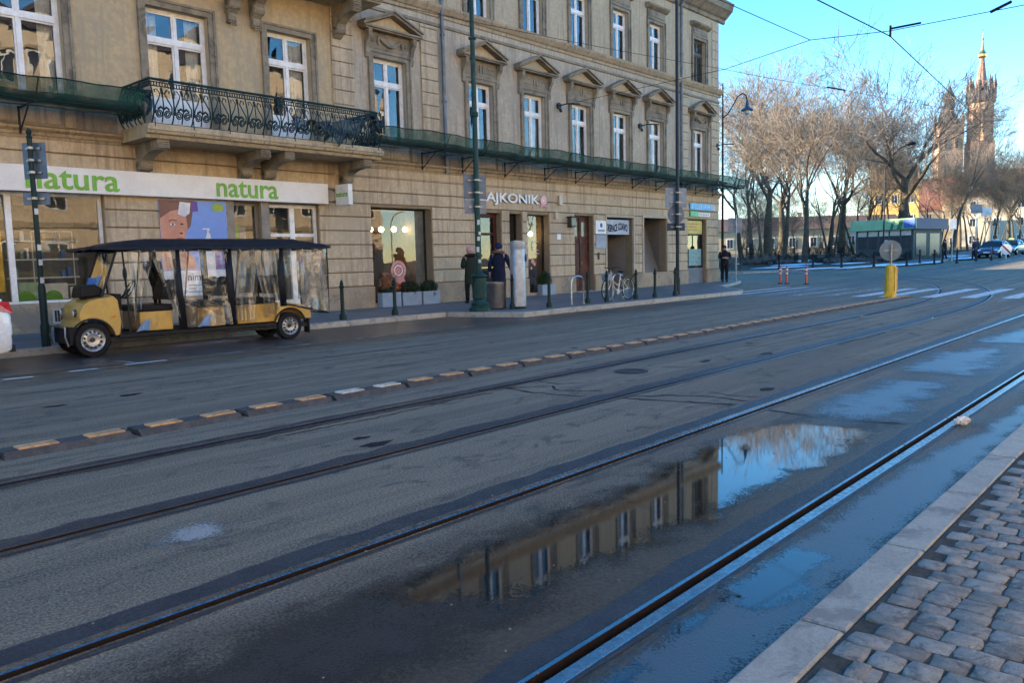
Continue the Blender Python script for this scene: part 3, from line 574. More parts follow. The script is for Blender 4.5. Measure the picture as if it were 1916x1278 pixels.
# windows
def window(x0, x1, z0, z1, rec, trans, cut, style, lower=None, fm=None, name='window'):
    fm = fm or white_p; y = YF+rec; b = MB(); xm = (x0+x1)/2; fw = .065; d = .07
    zf = z0
    b.box(x0,y,zf,x0+fw,y+d,z1); b.box(x1-fw,y,zf,x1,y+d,z1); b.box(x0+fw,y,z1-fw,x1-fw,y+d,z1); b.box(x0+fw,y,zf,x1-fw,y+d,zf+fw)
    b.box(x0+fw,y-.02,trans-.055,x1-fw,y+d,trans+.055)
    b.box(xm-.035,y-.012,zf+fw,xm+.035,y+d,trans-.055); b.box(xm-.025,y-.004,trans+.055,xm+.025,y+d,z1-fw)
    s = .04   # sashes
    cells = [(x0+fw,xm-.035,zf+fw,trans-.055),(xm+.035,x1-fw,zf+fw,trans-.055),(x0+fw,xm-.025,trans+.055,z1-fw),(xm+.025,x1-fw,trans+.055,z1-fw)]
    for a, c, e, f_ in cells:
        yy = y+.012; b.box(a,yy,e,a+s,y+.05,f_); b.box(c-s,yy,e,c,y+.05,f_); b.box(a+s,yy,f_-s,c-s,y+.05,f_); b.box(a+s,yy,e,c-s,y+.05,e+s)
    if lower:   # solid door panels below
        for a, c, e, f_ in cells[:2]: b.box(a+s,y+.01,e+s,c-s,y+.045,lower); b.box(a+.09,y+.002,e+.1,c-.09,y+.03,lower-.08)
    wn_ = b.build(name, fm, bld)
    for a, c, e, f_ in cells:
        e2 = max(e+s, lower) if lower and f_ < trans else e+s; g_ = MB(); t = [random.uniform(-.006,.006) for _ in range(4)]
        g_.add([(a+s,y+.04+t[0],e2),(c-s,y+.04+t[1],e2),(c-s,y+.04+t[2],f_-s),(a+s,y+.04+t[3],f_-s)], [(0,1,2,3)]); g_.build('pane', pane_m, wn_, fix=False)
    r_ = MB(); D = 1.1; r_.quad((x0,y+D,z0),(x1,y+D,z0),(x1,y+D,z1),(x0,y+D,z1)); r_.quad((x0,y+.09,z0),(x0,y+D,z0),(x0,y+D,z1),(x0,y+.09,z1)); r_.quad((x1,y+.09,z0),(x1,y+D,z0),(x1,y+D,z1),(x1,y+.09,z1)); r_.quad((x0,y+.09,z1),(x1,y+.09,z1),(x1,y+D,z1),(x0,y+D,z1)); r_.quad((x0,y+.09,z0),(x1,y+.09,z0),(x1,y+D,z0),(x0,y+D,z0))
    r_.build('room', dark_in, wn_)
    if cut:    # curtains hanging in folds at both sides
        for s_, wid in ((0, cut[0]), (1, cut[1])):
            if wid <= 0: continue
            xa, xb = (x0+.07, x0+.07+wid) if s_ == 0 else (x1-.07-wid, x1-.07); c_ = MB(); k = max(6, int(wid/.03))
            for i in range(k+1):
                t = i/k; yy = y+.20+.03*math.sin(i*1.9)+random.uniform(-.006,.006); c_.v += [(xa+(xb-xa)*t, yy, z0+.05), (xa+(xb-xa)*t, yy, z1-.06)]
            for i in range(k): c_.f.append((2*i,2*i+2,2*i+3,2*i+1)); c_.m.append(0)
            c_.build('curtain', cut[2] if len(cut) > 2 else curtain, wn_, smooth='all')
    # surround
    sb = MB(); aw = .15; yo = YF-.05; zb = z0-.02
    sb.box(x0-aw,yo,zb,x0-.001,YF+.012,z1+aw); sb.box(x1+.001,yo,zb,x1+aw,YF+.012,z1+aw); sb.box(x0-.001,yo,z1,x1+.001,YF+.012,z1+aw)
    sb.box(x0-aw-.025,yo-.03,zb,x0-aw+.03,YF,z1+aw+.025); sb.box(x1+aw-.03,yo-.03,zb,x1+aw+.025,YF,z1+aw+.025); sb.box(x0-aw+.03,yo-.03,z1+aw-.03,x1+aw-.03,YF,z1+aw+.025)
    sb.build('surround', stone_t, wn_)
    if style in ('ped', 'garland'):
        zt = z1+aw+.025; hw = (x1-x0)/2+aw; zc = zt+.50; fr_ = MB()
        fr_.box(xm-hw,YF-.06,zt,xm+hw,YF+.01,zc); fr_.box(xm-hw+.05,YF-.075,zt+.05,xm+hw-.05,YF-.055,zt+.08); fr_.box(xm-hw+.05,YF-.075,zc-.10,xm+hw-.05,YF-.055,zc-.07)
        if style == 'ped':
            for q in (-.09, .05): fr_.box(xm+q,YF-.09,zt+.12,xm+q+.04,YF-.05,zc-.12)
            for s_ in (-1,1): fr_.box(xm+s_*.16,YF-.08,zt+.14,xm+s_*(hw-.08),YF-.05,zt+.17); fr_.box(xm+s_*.16,YF-.08,zc-.2,xm+s_*(hw-.08),YF-.05,zc-.17)
        fr_.build('frieze', stone_t, wn_)
        if style == 'garland':
            gb = MB(); pts = [(xm-.42+.84*i/16, YF-.10, zc-.13-.20*math.sin(math.pi*i/16)) for i in range(17)]; gb.tube(pts, [.028+.03*math.sin(math.pi*i/16) for i in range(17)], 7)
            for s_ in (-1,1):
                gb.tube([(xm+s_*.42,YF-.10,zc-.10),(xm+s_*.45,YF-.10,zc-.25),(xm+s_*.43,YF-.10,zc-.36)], [.03,.045,.015], 6); gb.lathe([(.02,-.04),(.085,-.03),(.085,0),(.05,.01)], (xm+s_*.60,YF-.06,zc-.2), 12, axis='y'); gb.lathe([(.01,-.06),(.035,-.05),(.035,0)], (xm+s_*.60,YF-.06,zc-.2), 8, axis='y')
            gb.build('garland', stone_t, wn_, smooth=True)
        for s_ in (-1,1):
            cx_ = xm+s_*(hw+.06); MB().prism([(YF+.01,zt-.25),(YF-.06,zt-.22),(YF-.10,zt-.10),(YF-.08,zt),(YF-.13,zt+.18),(YF-.24,zt+.32),(YF-.26,zc),(YF+.01,zc)], cx_-.065, cx_+.065, 'yz').build('console', stone_t, wn_)
        hp = hw+.30; zp = zc+.09; ap = zp+.50; pb = MB()
        pb.box(xm-hp+.05,YF-.28,zc,xm+hp-.05,YF+.01,zc+.04); pb.box(xm-hp,YF-.34,zc+.04,xm+hp,YF+.01,zp)
        for s_ in (-1,1):   # raking cornices
            for (o0, o1, yy) in ((0,.075,.30),(.075,.125,.36)):
                P = [(xm+s_*(hp+.02),zp+o0-.0),(xm,ap+o0-.08),(xm,ap+o1-.08),(xm+s_*(hp+.02),zp+o1)]; pb.prism(P, YF-yy, YF+.01, 'xz')
        pb.build('pediment', stone_t, wn_); MB().prism([(xm-hp+.1,zp),(xm+hp-.1,zp),(xm,ap-.10)], YF-.10, YF+.01, 'xz').build('tympanum', plaster_o, wn_)
    elif style == 'hood':
        zt = z1+aw+.025; hw = (x1-x0)/2+aw; hb = MB(); hb.box(xm-hw,YF-.05,zt,xm+hw,YF+.01,zt+.34); hb.box(xm-hw+.08,YF-.065,zt+.07,xm+hw-.08,YF-.045,zt+.27)
        hb.prism([(YF+.01,zt+.34),(YF-.08,zt+.36),(YF-.22,zt+.45),(YF-.24,zt+.52),(YF+.01,zt+.56)], xm-hw-.14, xm+hw+.14, 'yz'); hb.build('hood', stone_t, wn_)
        MB().box(x0-.2,YF-.13,z0-.07,x1+.2,YF+.14,z0-.005).build('sill', stone_t, wn_)
    return wn_
cuts_ = [(.55,.5),None,(.2,.45),(.25,0)]
for i, (a, c, d, e) in enumerate(F1):
    tr_ = d+(e-d)*.68
    if i == 0 or i >= 10: window(a,c,d,e,.16,6.62,(.3,.3),'plain')
    elif i == 1: window(a,c,d,e,.16,6.62,(.34,.34),'plain',lower=5.35)
    elif i == 2: window(a,c,d,e,.16,6.62,(.0,.5),'plain',lower=5.30)
    elif i == 3: window(a,c,d,e,.16,6.58,(.3,0,curtain2),'garland')
    else: window(a,c,d,e,.16,6.50,[(.0,.0),(.12,.28),(.16,.0),(.0,.0),(.3,.14),(.18,.3)][i-4],'ped' if i < 9 else 'garland')
dkf = M('dark_frame', (.10,.085,.07), .5)
for i, (a, c, d, e) in enumerate(F2): window(a,c,d,e,.14,10.55,(.15 if i%2 else 0,0),'hood', fm=dkf if i == 9 else None)
# drainpipes
for x, z1 in ((17.46, 12.3), (31.86, 12.3)):
    p = MB().tube([(x,YF-.13,4.15),(x,YF-.13,z1),(x,YF-.4,z1+.4)], .062, 10)
    for z in (4.6,6.3,8.3,10.2,11.9): p.lathe([(.07,0),(.08,.01),(.08,.06),(.07,.07)], (x,YF-.13,z), 10)
    p.build('drainpipe', zinc, bld, smooth=True)
# balconies
def balcony(x0, x1, zs, depth, bx, bh, main):
    yf = YF-depth
    sl_ = MB().prism([(YF+.01,zs-.02),(yf+.16,zs-.02),(yf+.12,zs+.05),(yf+.05,zs+.07),(yf+.02,zs+.13),(yf,zs+.14),(yf,zs+.20),(YF+.01,zs+.20)], x0, x1, 'yz'); sl_.box(x0+.04, yf+.04, zs+.20, x1-.04, YF+.01, zs+.27)
    sl_ = sl_.build('balcony', M('balcony_stone', (.46,.36,.22), .85, c2=(.36,.28,.17), scale=3, bmp=.2, streak=(.25,.2,.14)), bld)
    for x in bx:
        z = zs-.02; d = depth-.25; P = [(YF-.03,z-bh),(YF-.12,z-bh-.02),(YF-.22,z-bh*.93),(YF-.30,z-bh*.78),(YF-.36,z-bh*.62),(YF-.50,z-bh*.50),(YF-.66,z-bh*.42),(YF-d+.16,z-bh*.36),(YF-d+.03,z-bh*.38),(YF-d-.03,z-bh*.30),(YF-d+.01,z-bh*.2),(YF-d-.03,z-bh*.10),(YF-d-.03,z),(YF-.03,z)]
        k = MB().prism(P, x-.13, x+.13, 'yz'); k.lathe([(.13,-.15),(.13,.15)], (x,YF-.20,z-bh*.76), 14, axis='x')
        for r_ in (.10,.055): k.lathe([(r_,-.165),(r_,.165)], (x,YF-.20,z-bh*.76), 14, axis='x')
        for q in range(4): k.tube([(x-.14,YF-d-.03+.0*q,z-bh*(.08+.07*q)),(x+.14,YF-d-.03,z-bh*(.08+.07*q))], .022, 6)
        bev(k.build('bracket', stone_t, sl_), .012)
    return sl_, yf
up_b, _ = balcony(7.6, 14.3, 8.36, 1.25, (8.0,10.45,11.1,13.55), .82, False)
for x in (10.45, 11.1): # pendants under the upper brackets
    k = MB().box(x-.10,YF-.16,7.30,x+.10,YF-.02,7.52)
    for q in range(3):
        for r_ in range(2): k.tube([(x-.065+.065*q,YF-.15,7.25+.1*r_),(x-.065+.065*q,YF-.20,7.25+.1*r_)], .024, 6)
    k.build('bracket_pendant', stone_t, up_b)
bal, byf = balcony(7.65, 13.96, 4.20, 1.40, (8.06,10.52,11.18,13.55), .60, True)
iron = M('balcony_iron', (.012,.040,.042), .5, c2=(.018,.03,.03), scale=9)
# one bellied scrollwork panel, 0.42 m wide, local x along the rail, y outwards (negative)
def belly(z): t = z/.95; return -.16*math.sin(math.pi*min(1, max(0, (t)))**.8) if t < .75 else -.16*math.sin(math.pi*.75**.8)*(1-t)/.25
def bar(b, pts, r_=.011, n=4): b.tube([(x, belly(z), z) for x, z in pts], r_*1.5, n)
pan = MB(); Wd = .42
bar(pan, [(0, .95*i/10) for i in range(11)], .012)
for s_ in (-1,1):
    cx_, cz = Wd/2+s_*.095, .20; sp = []
    for i in range(22): a = i/21*4.2*math.pi; r_ = .088*(1-i/21*.82); sp.append((cx_+s_*r_*math.cos(a), cz+r_*math.sin(a)))
    bar(pan, sp, .010)
    bar(pan, [(Wd/2+s_*.185,.2),(Wd/2+s_*.175,.36),(Wd/2+s_*.10,.50),(Wd/2+s_*.05,.62),(Wd/2+s_*.10,.72),(Wd/2+s_*.16,.70),(Wd/2+s_*.15,.64)], .010)
    bar(pan, [(Wd/2,.30),(Wd/2+s_*.06,.345),(Wd/2+s_*.12,.30)], .016)
bar(pan, [(Wd/2,.04),(Wd/2,.33),(Wd/2,.60),(Wd/2,.74)], .010); bar(pan, [(Wd/2,.63),(Wd/2,.68),(Wd/2,.74)], .022)
for i in range(7): q = .03+.06*i; pan.box(q,-.008,.80,q+.022,.008,.87)
pme = pan.build('scroll_panel', iron, None, fix=False).data; bpy.data.objects.remove(bpy.data.objects['scroll_panel'])
def panel(x, y, rz):
    o = bpy.data.objects.new('scroll_panel', pme); COL.objects.link(o); o.parent = bal; o3 = ORG[bld.name]; o.location = (x-o3[0], y-o3[1], 4.46-o3[2]); o.rotation_euler = (0,0,rz)
xa, xb = 7.78, 13.84; yr = byf+.10
for i in range(14): panel(xa+(xb-xa)/14*i, yr, 0)
for i in range(3): panel(xa, YF-.04-.42*i, -math.pi/2); panel(xb, yr+.04+.42*i, math.pi/2)
rl = MB()
for z, r_ in ((4.48,.016),(5.26,.014),(5.345,.014),(5.40,.03)):
    for A, B in (((xa,yr),(xb,yr)),((xa,yr),(xa,YF)),((xb,yr),(xb,YF))): rl.tube([(A[0],A[1],z),(B[0],B[1],z)], r_, 6)
for i in range(8): x = xa+.05+(xb-xa-.1)*i/7; rl.tube([(x,yr-.06,4.28),(x,yr-.06,4.6)], .012, 5)
rl.build('rails', iron, bal)
netd = veil('dark_netting', (.010,.040,.055), .80)
def drape(pts_top, sag, name, m, nx=26, nz=8):
    b = MB()
    for i in range(nx+1):
        t = i/nx; k = t*(len(pts_top)-1); a = int(min(k, len(pts_top)-2)); f_ = k-a; P = Vector(pts_top[a]).lerp(Vector(pts_top[a+1]), f_); L = sag*(.55+.45*math.sin(t*9)+.25*math.sin(t*23))
        for j in range(nz+1):
            s_ = j/nz; b.v.append((P.x+.05*math.sin(j*1.7+i), P.y-.12*math.sin(s_*2.6)-.05*math.sin(i*1.3+j*.8)-.03, P.z-L*s_))
    for i in range(nx):
        for j in range(nz): a = i*(nz+1)+j; b.f.append((a,a+1,a+nz+2,a+nz+1)); b.m.append(0)
    return b.build(name, m, bal, smooth='all', fix=False)
drape([(11.1,yr-.1,5.05),(11.6,yr-.12,4.9),(12.2,yr-.1,5.0)], .42, 'netting', netd); drape([(12.2,yr-.1,4.95),(13.0,yr-.12,5.15),(xb+.02,yr-.08,5.25),(xb+.05,yr+.5,5.2)], .6, 'netting', netd)
drape([(xa-.05,YF-.1,5.3),(xa-.05,yr+.5,5.2),(xa-.04,yr,5.15)], .45, 'netting', netd)
# --- safety nets on steel brackets
netg = veil('green_net', (.012,.085,.060), .74); neth = veil('green_net_doubled', (.008,.05,.045), .93)
def safety_net(x0, x1, label, bxs, dx=0):
    t = thing('safety_net', label, 'safety net', (x0, 17.3, 4.2)); b = MB(); b2 = MB(); k = int((x1-x0)/.33)
    prof = [(18.33,4.80),(17.95,4.70),(17.45,4.68),(17.22,4.71),(17.10,4.85),(17.02,5.03),(16.98,5.10)]
    for i in range(k+1):
        x = x0+(x1-x0)*i/k; sg = .018*math.sin(x*2.1)+.015*math.sin(x*5.3+1)-.02*abs(math.sin(x*.58)); dz = -.008*(x-14) if x > 14 else 0
        for j, (y, z) in enumerate(prof): b.v.append((x, y+.02*math.sin(x*3+j), z+dz+sg*(.4+.1*j)))
    n_ = len(prof)
    for i in range(k):
        for j in range(n_-1): b.f.append((i*n_+j,i*n_+j+1,(i+1)*n_+j+1,(i+1)*n_+j)); b.m.append(1 if j in (2,3) else 0)
    b.build('netting', [netg, neth], t, smooth='all', fix=False)
    r_ = MB(); r_.tube([(b.v[i*n_+3]) for i in range(k+1)], .028, 5); r_.tube([(b.v[i*n_+6]) for i in range(k+1)], .012, 4); r_.build('edge_rope', M('net_rope', (.008,.03,.032), .8), t)
    for x in bxs:
        dz = -.008*(x-14) if x > 14 else 0
        q = MB(); q.box(x-.018,18.20,4.18,x+.018,18.235,4.72+dz); q.box(x-.018,17.2,4.66+dz,x+.018,18.20,4.69+dz); q.tube([(x,18.2,4.22),(x,17.62,4.66+dz)], .016, 5); q.tube([(x,17.22,4.68+dz),(x,16.98,5.08+dz)], .013, 5)
        q.build('bracket', black_m, t)
safety_net(14.0, 35.75, 'long green safety net on black brackets right of the balcony', [16.4,18.1,20.1,22.2,24.0,25.9,27.8,29.6,31.3,33.0,34.6])
safety_net(-8, 7.66, 'green safety net on black brackets left of the balcony', [5.62,3.2,.8,-1.5])
# ================================================================== SHOPFRONTS AND SIGNS
def shop_window(x0, x1, z0, z1, mulls, fm, glassm, rec=.12, fw=.07, trans=None, depth=1.6, back=None, name='shop_window', backm=None):
    y = YF+rec; b = MB(); d = .08
    b.box(x0,y,z0,x0+fw,y+d,z1); b.box(x1-fw,y,z0,x1,y+d,z1); b.box(x0+fw,y,z1-fw,x1-fw,y+d,z1); b.box(x0+fw,y,z0,x1-fw,y+d,z0+fw)
    for m_ in mulls: b.box(m_-fw*.8,y-.01,z0+fw,m_+fw*.8,y+d,z1-fw)
    if trans: b.box(x0+fw,y-.005,trans-.04,x1-fw,y+d,trans+.04)
    w = b.build(name, fm, bld); xs = [x0+fw]+[v for m_ in mulls for v in (m_-fw*.8, m_+fw*.8)]+[x1-fw]; zs = [z0+fw]+([trans-.04, trans+.04] if trans else [])+[z1-fw]
    for a, c in zip(xs[0::2], xs[1::2]):
        for e, f_ in zip(zs[0::2], zs[1::2]): MB().quad((a,y+.04,e),(c,y+.04,e),(c,y+.04,f_),(a,y+.04,f_)).build('pane', glassm, w, fix=False)
    r_ = MB(); D = depth; ya = y+.09
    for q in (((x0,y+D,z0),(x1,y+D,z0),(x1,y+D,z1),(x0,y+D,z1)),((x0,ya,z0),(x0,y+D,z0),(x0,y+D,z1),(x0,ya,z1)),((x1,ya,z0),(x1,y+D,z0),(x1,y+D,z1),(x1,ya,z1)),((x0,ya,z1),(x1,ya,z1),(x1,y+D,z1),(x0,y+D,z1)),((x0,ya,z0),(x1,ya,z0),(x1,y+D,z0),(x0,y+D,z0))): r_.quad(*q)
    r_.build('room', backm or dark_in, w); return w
shop_in = M('shop_room', (.28,.25,.21), .9, c2=(.18,.16,.14), scale=1.5); lime = M('lime_green', (.16,.42,.03), .5, c2=(.14,.36,.03)); lime2 = M('pale_green', (.40,.55,.35), .6)
sh = shop_window(2.4,7.18,.72,3.04,[5.36],white_p,pane_s,backm=shop_in)
MB().box(2.3,YF-.10,.64,7.26,YF+.12,.72).build('sill', white_p, sh)
for x, w, z, h, m_ in ((5.5,.42,.80,.38,lime2),(5.95,.5,.80,.34,white_p),(6.5,.12,.80,.25,white_p),(6.8,.12,.80,.25,white_p),(3.6,1.2,.8,.4,lime2)):
    MB().box(x,YF+.35,z,x+w,YF+.40,z+h,0).build('display_card', m_, sh)
for x in (5.62,6.15,4.2): MB().lathe([(.001,-.01),(.18,-.01),(.18,.01),(.001,.01)], (x,YF+.33,.82), 20, axis='y').build('display_leaf', lime, sh)
b = MB()
for z in (1.25,1.65,2.05): b.box(5.5,YF+1.0,z,6.95,YF+1.3,z+.03)
b.build('shelf', white_p, sh)
fr = MB(); [fr.tube([(a,YF+.45,c),(e,YF+.45,f_)], .012, 4) for a, c, e, f_ in ((5.85,1.1,5.85,2.25),(6.65,1.1,6.65,2.25),(5.85,2.25,6.65,2.25),(5.85,1.1,6.65,1.1))]; fr.build('display_frame', white_p, sh)
for i in range(16): x = random.uniform(5.55,6.85); z = random.choice((1.28,1.68,2.08)); MB().box(x,YF+1.05,z,x+.07,YF+1.15,z+random.uniform(.12,.24)).build('product', random.choice((white_p, lime2, M('product_tan',(.5,.35,.2)), M('product_blue',(.1,.2,.45)))), sh)
yl = M('yellow_advert', (.85,.55,.05), .6); MB().box(4.55,YF+.2,1.0,5.22,YF+.21,2.4).build('display_poster', yl, sh); MB().lathe([(.001,-.002),(.2,-.002),(.2,.002),(.001,.002)], (4.95,YF+.195,1.55), 18, axis='y').build('display_disc', M('red_advert', (.55,.03,.03), .6), sh)
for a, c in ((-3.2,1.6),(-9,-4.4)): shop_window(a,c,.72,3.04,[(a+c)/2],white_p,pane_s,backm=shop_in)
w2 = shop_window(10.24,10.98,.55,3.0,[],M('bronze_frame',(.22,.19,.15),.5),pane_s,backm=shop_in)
MB().box(10.45,YF+.4,1.9,10.60,YF+.42,2.45).build('display_card', lime, w2); MB().box(10.62,YF+.42,1.9,10.8,YF+.43,2.42).build('display_card', M('grey_card',(.35,.35,.36)), w2)
dr = shop_window(11.22,12.74,.12,3.0,[11.98],white_p,pane_s,trans=2.2,fw=.09,backm=shop_in,name='shop_door'); MB().box(12.05,YF+.07,1.0,12.08,YF+.1,1.5).build('door_handle', steel, dr); MB().box(11.3,YF+.1,.14,11.9,YF+.13,.5).box(12.06,YF+.1,.14,12.66,YF+.13,.5).build('kick_panel', white_p, dr)
for a, c in ((10.04,10.24),(10.98,11.22)): MB().box(a+.002,YF-.06,.12,c-.002,YF-.02,3.0).build('pilaster_strip', M('bronze_frame',(.22,.19,.15),.5), bld)
vent = MB(); vent.box(5.95,YF-.125,.30,6.75,YF-.10,.34).box(5.95,YF-.125,.58,6.75,YF-.10,.62).box(5.95,YF-.125,.34,5.99,YF-.10,.58).box(6.71,YF-.125,.34,6.75,YF-.10,.58); vg = vent.build('cellar_vent', M('grey_paint',(.35,.34,.33),.6), bld)
for i in range(12): MB().box(6.0+.059*i,YF-.118,.345,6.0+.059*i+.03,YF-.104,.575).build('slat', black_m, vg)
# natura fascia
fascia_m = M('fascia_white', (.76,.72,.66), .5, c2=(.70,.66,.60), scale=2)
t = thing('shop_fascia_sign', 'long white fascia sign with green natura lettering over the shop windows', 'sign', (9, 18.1, 3.0))
bev(MB().box(-12,18.16,3.03,12.92,18.36,3.56).build('board', fascia_m, t), .01)
for x0, w in ((5.62,1.83),(9.72,1.66),(1.2,1.8),(-3.4,1.8)): text('lettering', 'natura', .5, lime, t, (x0,18.155,3.09), ext=.012, bold=.006, width=w, height=.40)
t = thing('projecting_sign', 'small white box sign with green natura lettering beside the drain corner', 'sign', (13.2, 18.2, 3.0))
bev(MB().box(13.18,17.62,3.0,13.32,18.20,3.55).build('box', white_p, t), .01); MB().box(13.2,18.2,3.1,13.3,18.4,3.14).box(13.2,18.2,3.4,13.3,18.4,3.44).build('arm', steel_d, t)
text('lettering', 'natura', .2, lime, t, (13.176,18.16,3.22), rot=(math.pi/2,0,-math.pi/2), ext=.003, bold=.004, width=.5, height=.12)
# poster (flat print)
t = thing('shop_poster', 'tall blue cosmetics poster with a face and a white pump bottle', 'poster', (8.3, YF-.06, .5))
yp = YF-.075; blue_p = M('poster_blue', (.14,.26,.60), .45, c2=(.17,.30,.66), scale=1); skin_p = M('poster_skin', (.58,.27,.17), .5, c2=(.48,.20,.13), scale=3); hair_p = M('poster_hair', (.20,.085,.055), .5); lip = M('poster_dark', (.07,.03,.03), .5); wht = M('poster_white', (.72,.72,.74), .5); pur = M('poster_purple', (.14,.06,.30), .5)
def flat(poly, k, name, m_): return MB().prism(poly, yp-.003*k, yp-.003*k+.002, 'xz').build(name, m_, t)
flat([(8.36,.45),(10.02,.45),(10.02,2.99),(8.36,2.99)], 0, 'sheet', blue_p)
flat([(8.37,.46),(10.01,.46),(10.01,1.34),(8.37,1.34)], 1, 'white_field', wht)
def oval(cx_, cz, rx, rz, n=24, a0=0, a1=2*math.pi): return [(cx_+rx*math.cos(a0+(a1-a0)*i/n), cz+rz*math.sin(a0+(a1-a0)*i/n)) for i in range(n)]
flat([(8.37,1.36),(8.37,2.98),(9.2,2.98),(9.12,2.75),(9.06,2.5),(8.98,2.2),(8.9,2.0),(8.98,1.8),(9.15,1.6),(9.18,1.36)], 1, 'shoulder', skin_p)
flat([(8.37,2.98),(8.37,2.55),(8.62,2.72),(8.85,2.78),(9.0,2.62),(9.02,2.3),(9.10,2.4),(9.16,2.7),(9.22,2.98)], 2, 'hair', hair_p)
flat(oval(8.72,2.34,.25,.36), 3, 'face', skin_p); flat(oval(8.66,2.42,.065,.022), 4, 'eye', wht); flat(oval(8.665,2.42,.024,.022), 5, 'iris', lip); flat([(8.57,2.50),(8.66,2.54),(8.77,2.51),(8.76,2.495),(8.66,2.52),(8.58,2.485)], 4, 'brow', lip); flat(oval(8.88,2.43,.04,.018), 4, 'eye', lip); flat([(8.80,2.22),(8.86,2.19),(8.90,2.22),(8.86,2.235)], 4, 'nose', lip); flat(oval(8.82,2.09,.085,.03), 4, 'mouth', M('poster_lips',(.45,.12,.10)))
flat([(8.80,2.66),(8.86,2.95),(9.12,2.93),(9.08,2.68),(8.95,2.60)], 4, 'towel', wht); flat([(9.12,2.72),(9.30,2.74),(9.28,2.97),(9.14,2.96)], 4, 'pack', pur)
flat([(9.46,2.12),(9.58,2.12),(9.57,2.2),(9.54,2.24),(9.54,2.29),(9.56,2.30),(9.56,2.34),(9.40,2.34),(9.36,2.31),(9.49,2.31),(9.49,2.24),(9.47,2.2)], 3, 'pump', wht); flat([(9.40,1.34),(9.66,1.34),(9.66,2.05),(9.58,2.12),(9.46,2.12),(9.40,2.05)], 3, 'bottle', M('poster_bottle',(.55,.62,.70)))
flat([(9.62,1.36),(9.98,1.36),(9.98,1.9),(9.62,1.9)], 2, 'purple_pack', pur); flat(oval(9.8,2.84,.15,.1), 3, 'badge', M('poster_badge',(.32,.42,.05)))
text('lettering', 'natura', .1, M('poster_lime',(.6,.75,.2)), t, (9.70,yp-.012,2.74), ext=.001, width=.21, height=.055); text('lettering', 'nima', .3, lip, t, (8.95,yp-.008,1.10), ext=.001, width=.42, height=.17)
for z, w in ((.98,.5),(.90,.18),(.82,.42)): flat([(8.95,z),(8.95+w,z),(8.95+w,z+.025),(8.95,z+.025)], 2, 'print_line', M('print_grey',(.25,.25,.28)))
# bakery front
dwood = M('dark_red_wood', (.075,.028,.022), .45, c2=(.05,.02,.016), scale=6); dkfr = M('charcoal_frame', (.03,.028,.026), .5); cafe = M('cafe_room', (.22,.15,.09), .9, c2=(.12,.08,.05), scale=1.2)
wl_ = shop_window(14.5,16.85,.26,3.03,[],dkfr,pane_s,rec=.28,fw=.05,depth=3.2,backm=cafe); MB().box(16.45,YF+.32,.3,16.80,YF+.36,2.98).build('side_panel', M('frosted_panel',(.22,.24,.25),.4), wl_)
dl = shop_window(18.8,20.02,.12,3.0,[],dwood,pane_s,rec=.2,fw=.16,trans=2.3,depth=2.5,backm=cafe,name='bakery_door'); MB().box(18.98,YF+.18,1.15,19.85,YF+.21,1.2).build('push_bar', M('brass',(.5,.35,.12),.3,metal=1), dl)
shop_window(20.42,21.08,.26,3.0,[],dkfr,pane_s,rec=.24,fw=.04,depth=2.5,backm=cafe); shop_window(21.36,22.58,.24,3.0,[],dkfr,pane_s,rec=.24,fw=.04,depth=2.5,backm=cafe)
globe = emit('warm_globe', (1,.72,.34), 5.0); thin = M('lamp_cord', (.02,.02,.02))
GL = [(15.30,19.45,2.44),(15.72,19.45,2.44),(16.22,19.45,2.45),(16.68,19.45,2.45),(22.2,18.95,2.34)]
GT = ['leftmost of the lit globe lamps in the bakery window','second lit globe lamp from the left in the bakery window','third lit globe lamp from the left in the bakery window','rightmost lit globe lamp behind the wide bakery window','lit globe lamp in the narrow window right of the bakery door']
for p, lab in zip(GL, GT):
    t = thing('globe_lamp', lab, 'lamp', p, 'lit globe lamps in the bakery'); MB().ell(p, (.085,.085,.085), 14, 9).build('globe', globe, t, smooth='all'); MB().tube([(p[0],p[1],p[2]+.08),(p[0],p[1],3.0)], .006, 4).build('cord', thin, t)
och = M('orange_fabric', (.55,.12,.02), .7); t = thing('lounge_chair', 'orange upholstered chair behind the bakery window', 'chair', (16.1,19.2,.27))
bev(MB().box(15.8,18.95,.5,16.4,19.5,.66).build('seat', och, t), .04); bev(MB().prism([(15.75,.6),(16.45,.6),(16.45,1.32),(16.1,1.05),(15.75,1.12)], 19.45, 19.56, 'xz').build('backrest', och, t), .03)
for dx in (15.84,16.34):
    for dy in (19.0,19.46): MB().tube([(dx,dy,.27),(dx,dy,.5)], .016, 6).build('leg', black_m, t)
gold = M('gold_line', (.62,.45,.20), .4)
t = thing('window_decal', 'gold arches and pink round emblem printed on the wide bakery window', 'decal', (15.6, YF+.29, .9)); yd = YF+.305
for x0, x1, zb in ((14.62,15.02,1.05),(15.52,16.5,1.15)):
    r_ = (x1-x0)/2; xm = (x0+x1)/2; pts = [(x0,yd,zb),(x0,yd,2.55)]+[(xm-r_*math.cos(a),yd,2.55+r_*.8*math.sin(a)) for a in [math.pi*i/10 for i in range(1,6)]]; MB().tube(pts, .016, 4).build('arch', gold, t)
pink = M('emblem_pink', (.62,.25,.22), .5); pinkl = M('emblem_pale', (.72,.55,.50), .5)
def disc(cx_, cz, r0, r1, y_, m_, nm, par, n=28):
    b = MB(); 
    for i in range(n): a = 2*math.pi*i/n; b.v += [(cx_+r0*math.cos(a), y_, cz+r0*math.sin(a)), (cx_+r1*math.cos(a), y_, cz+r1*math.sin(a))]
    for i in range(n): j = (i+1)%n; b.f.append((2*i,2*j,2*j+1,2*i+1)); b.m.append(0)
    return b.build(nm, m_, par, fix=False)
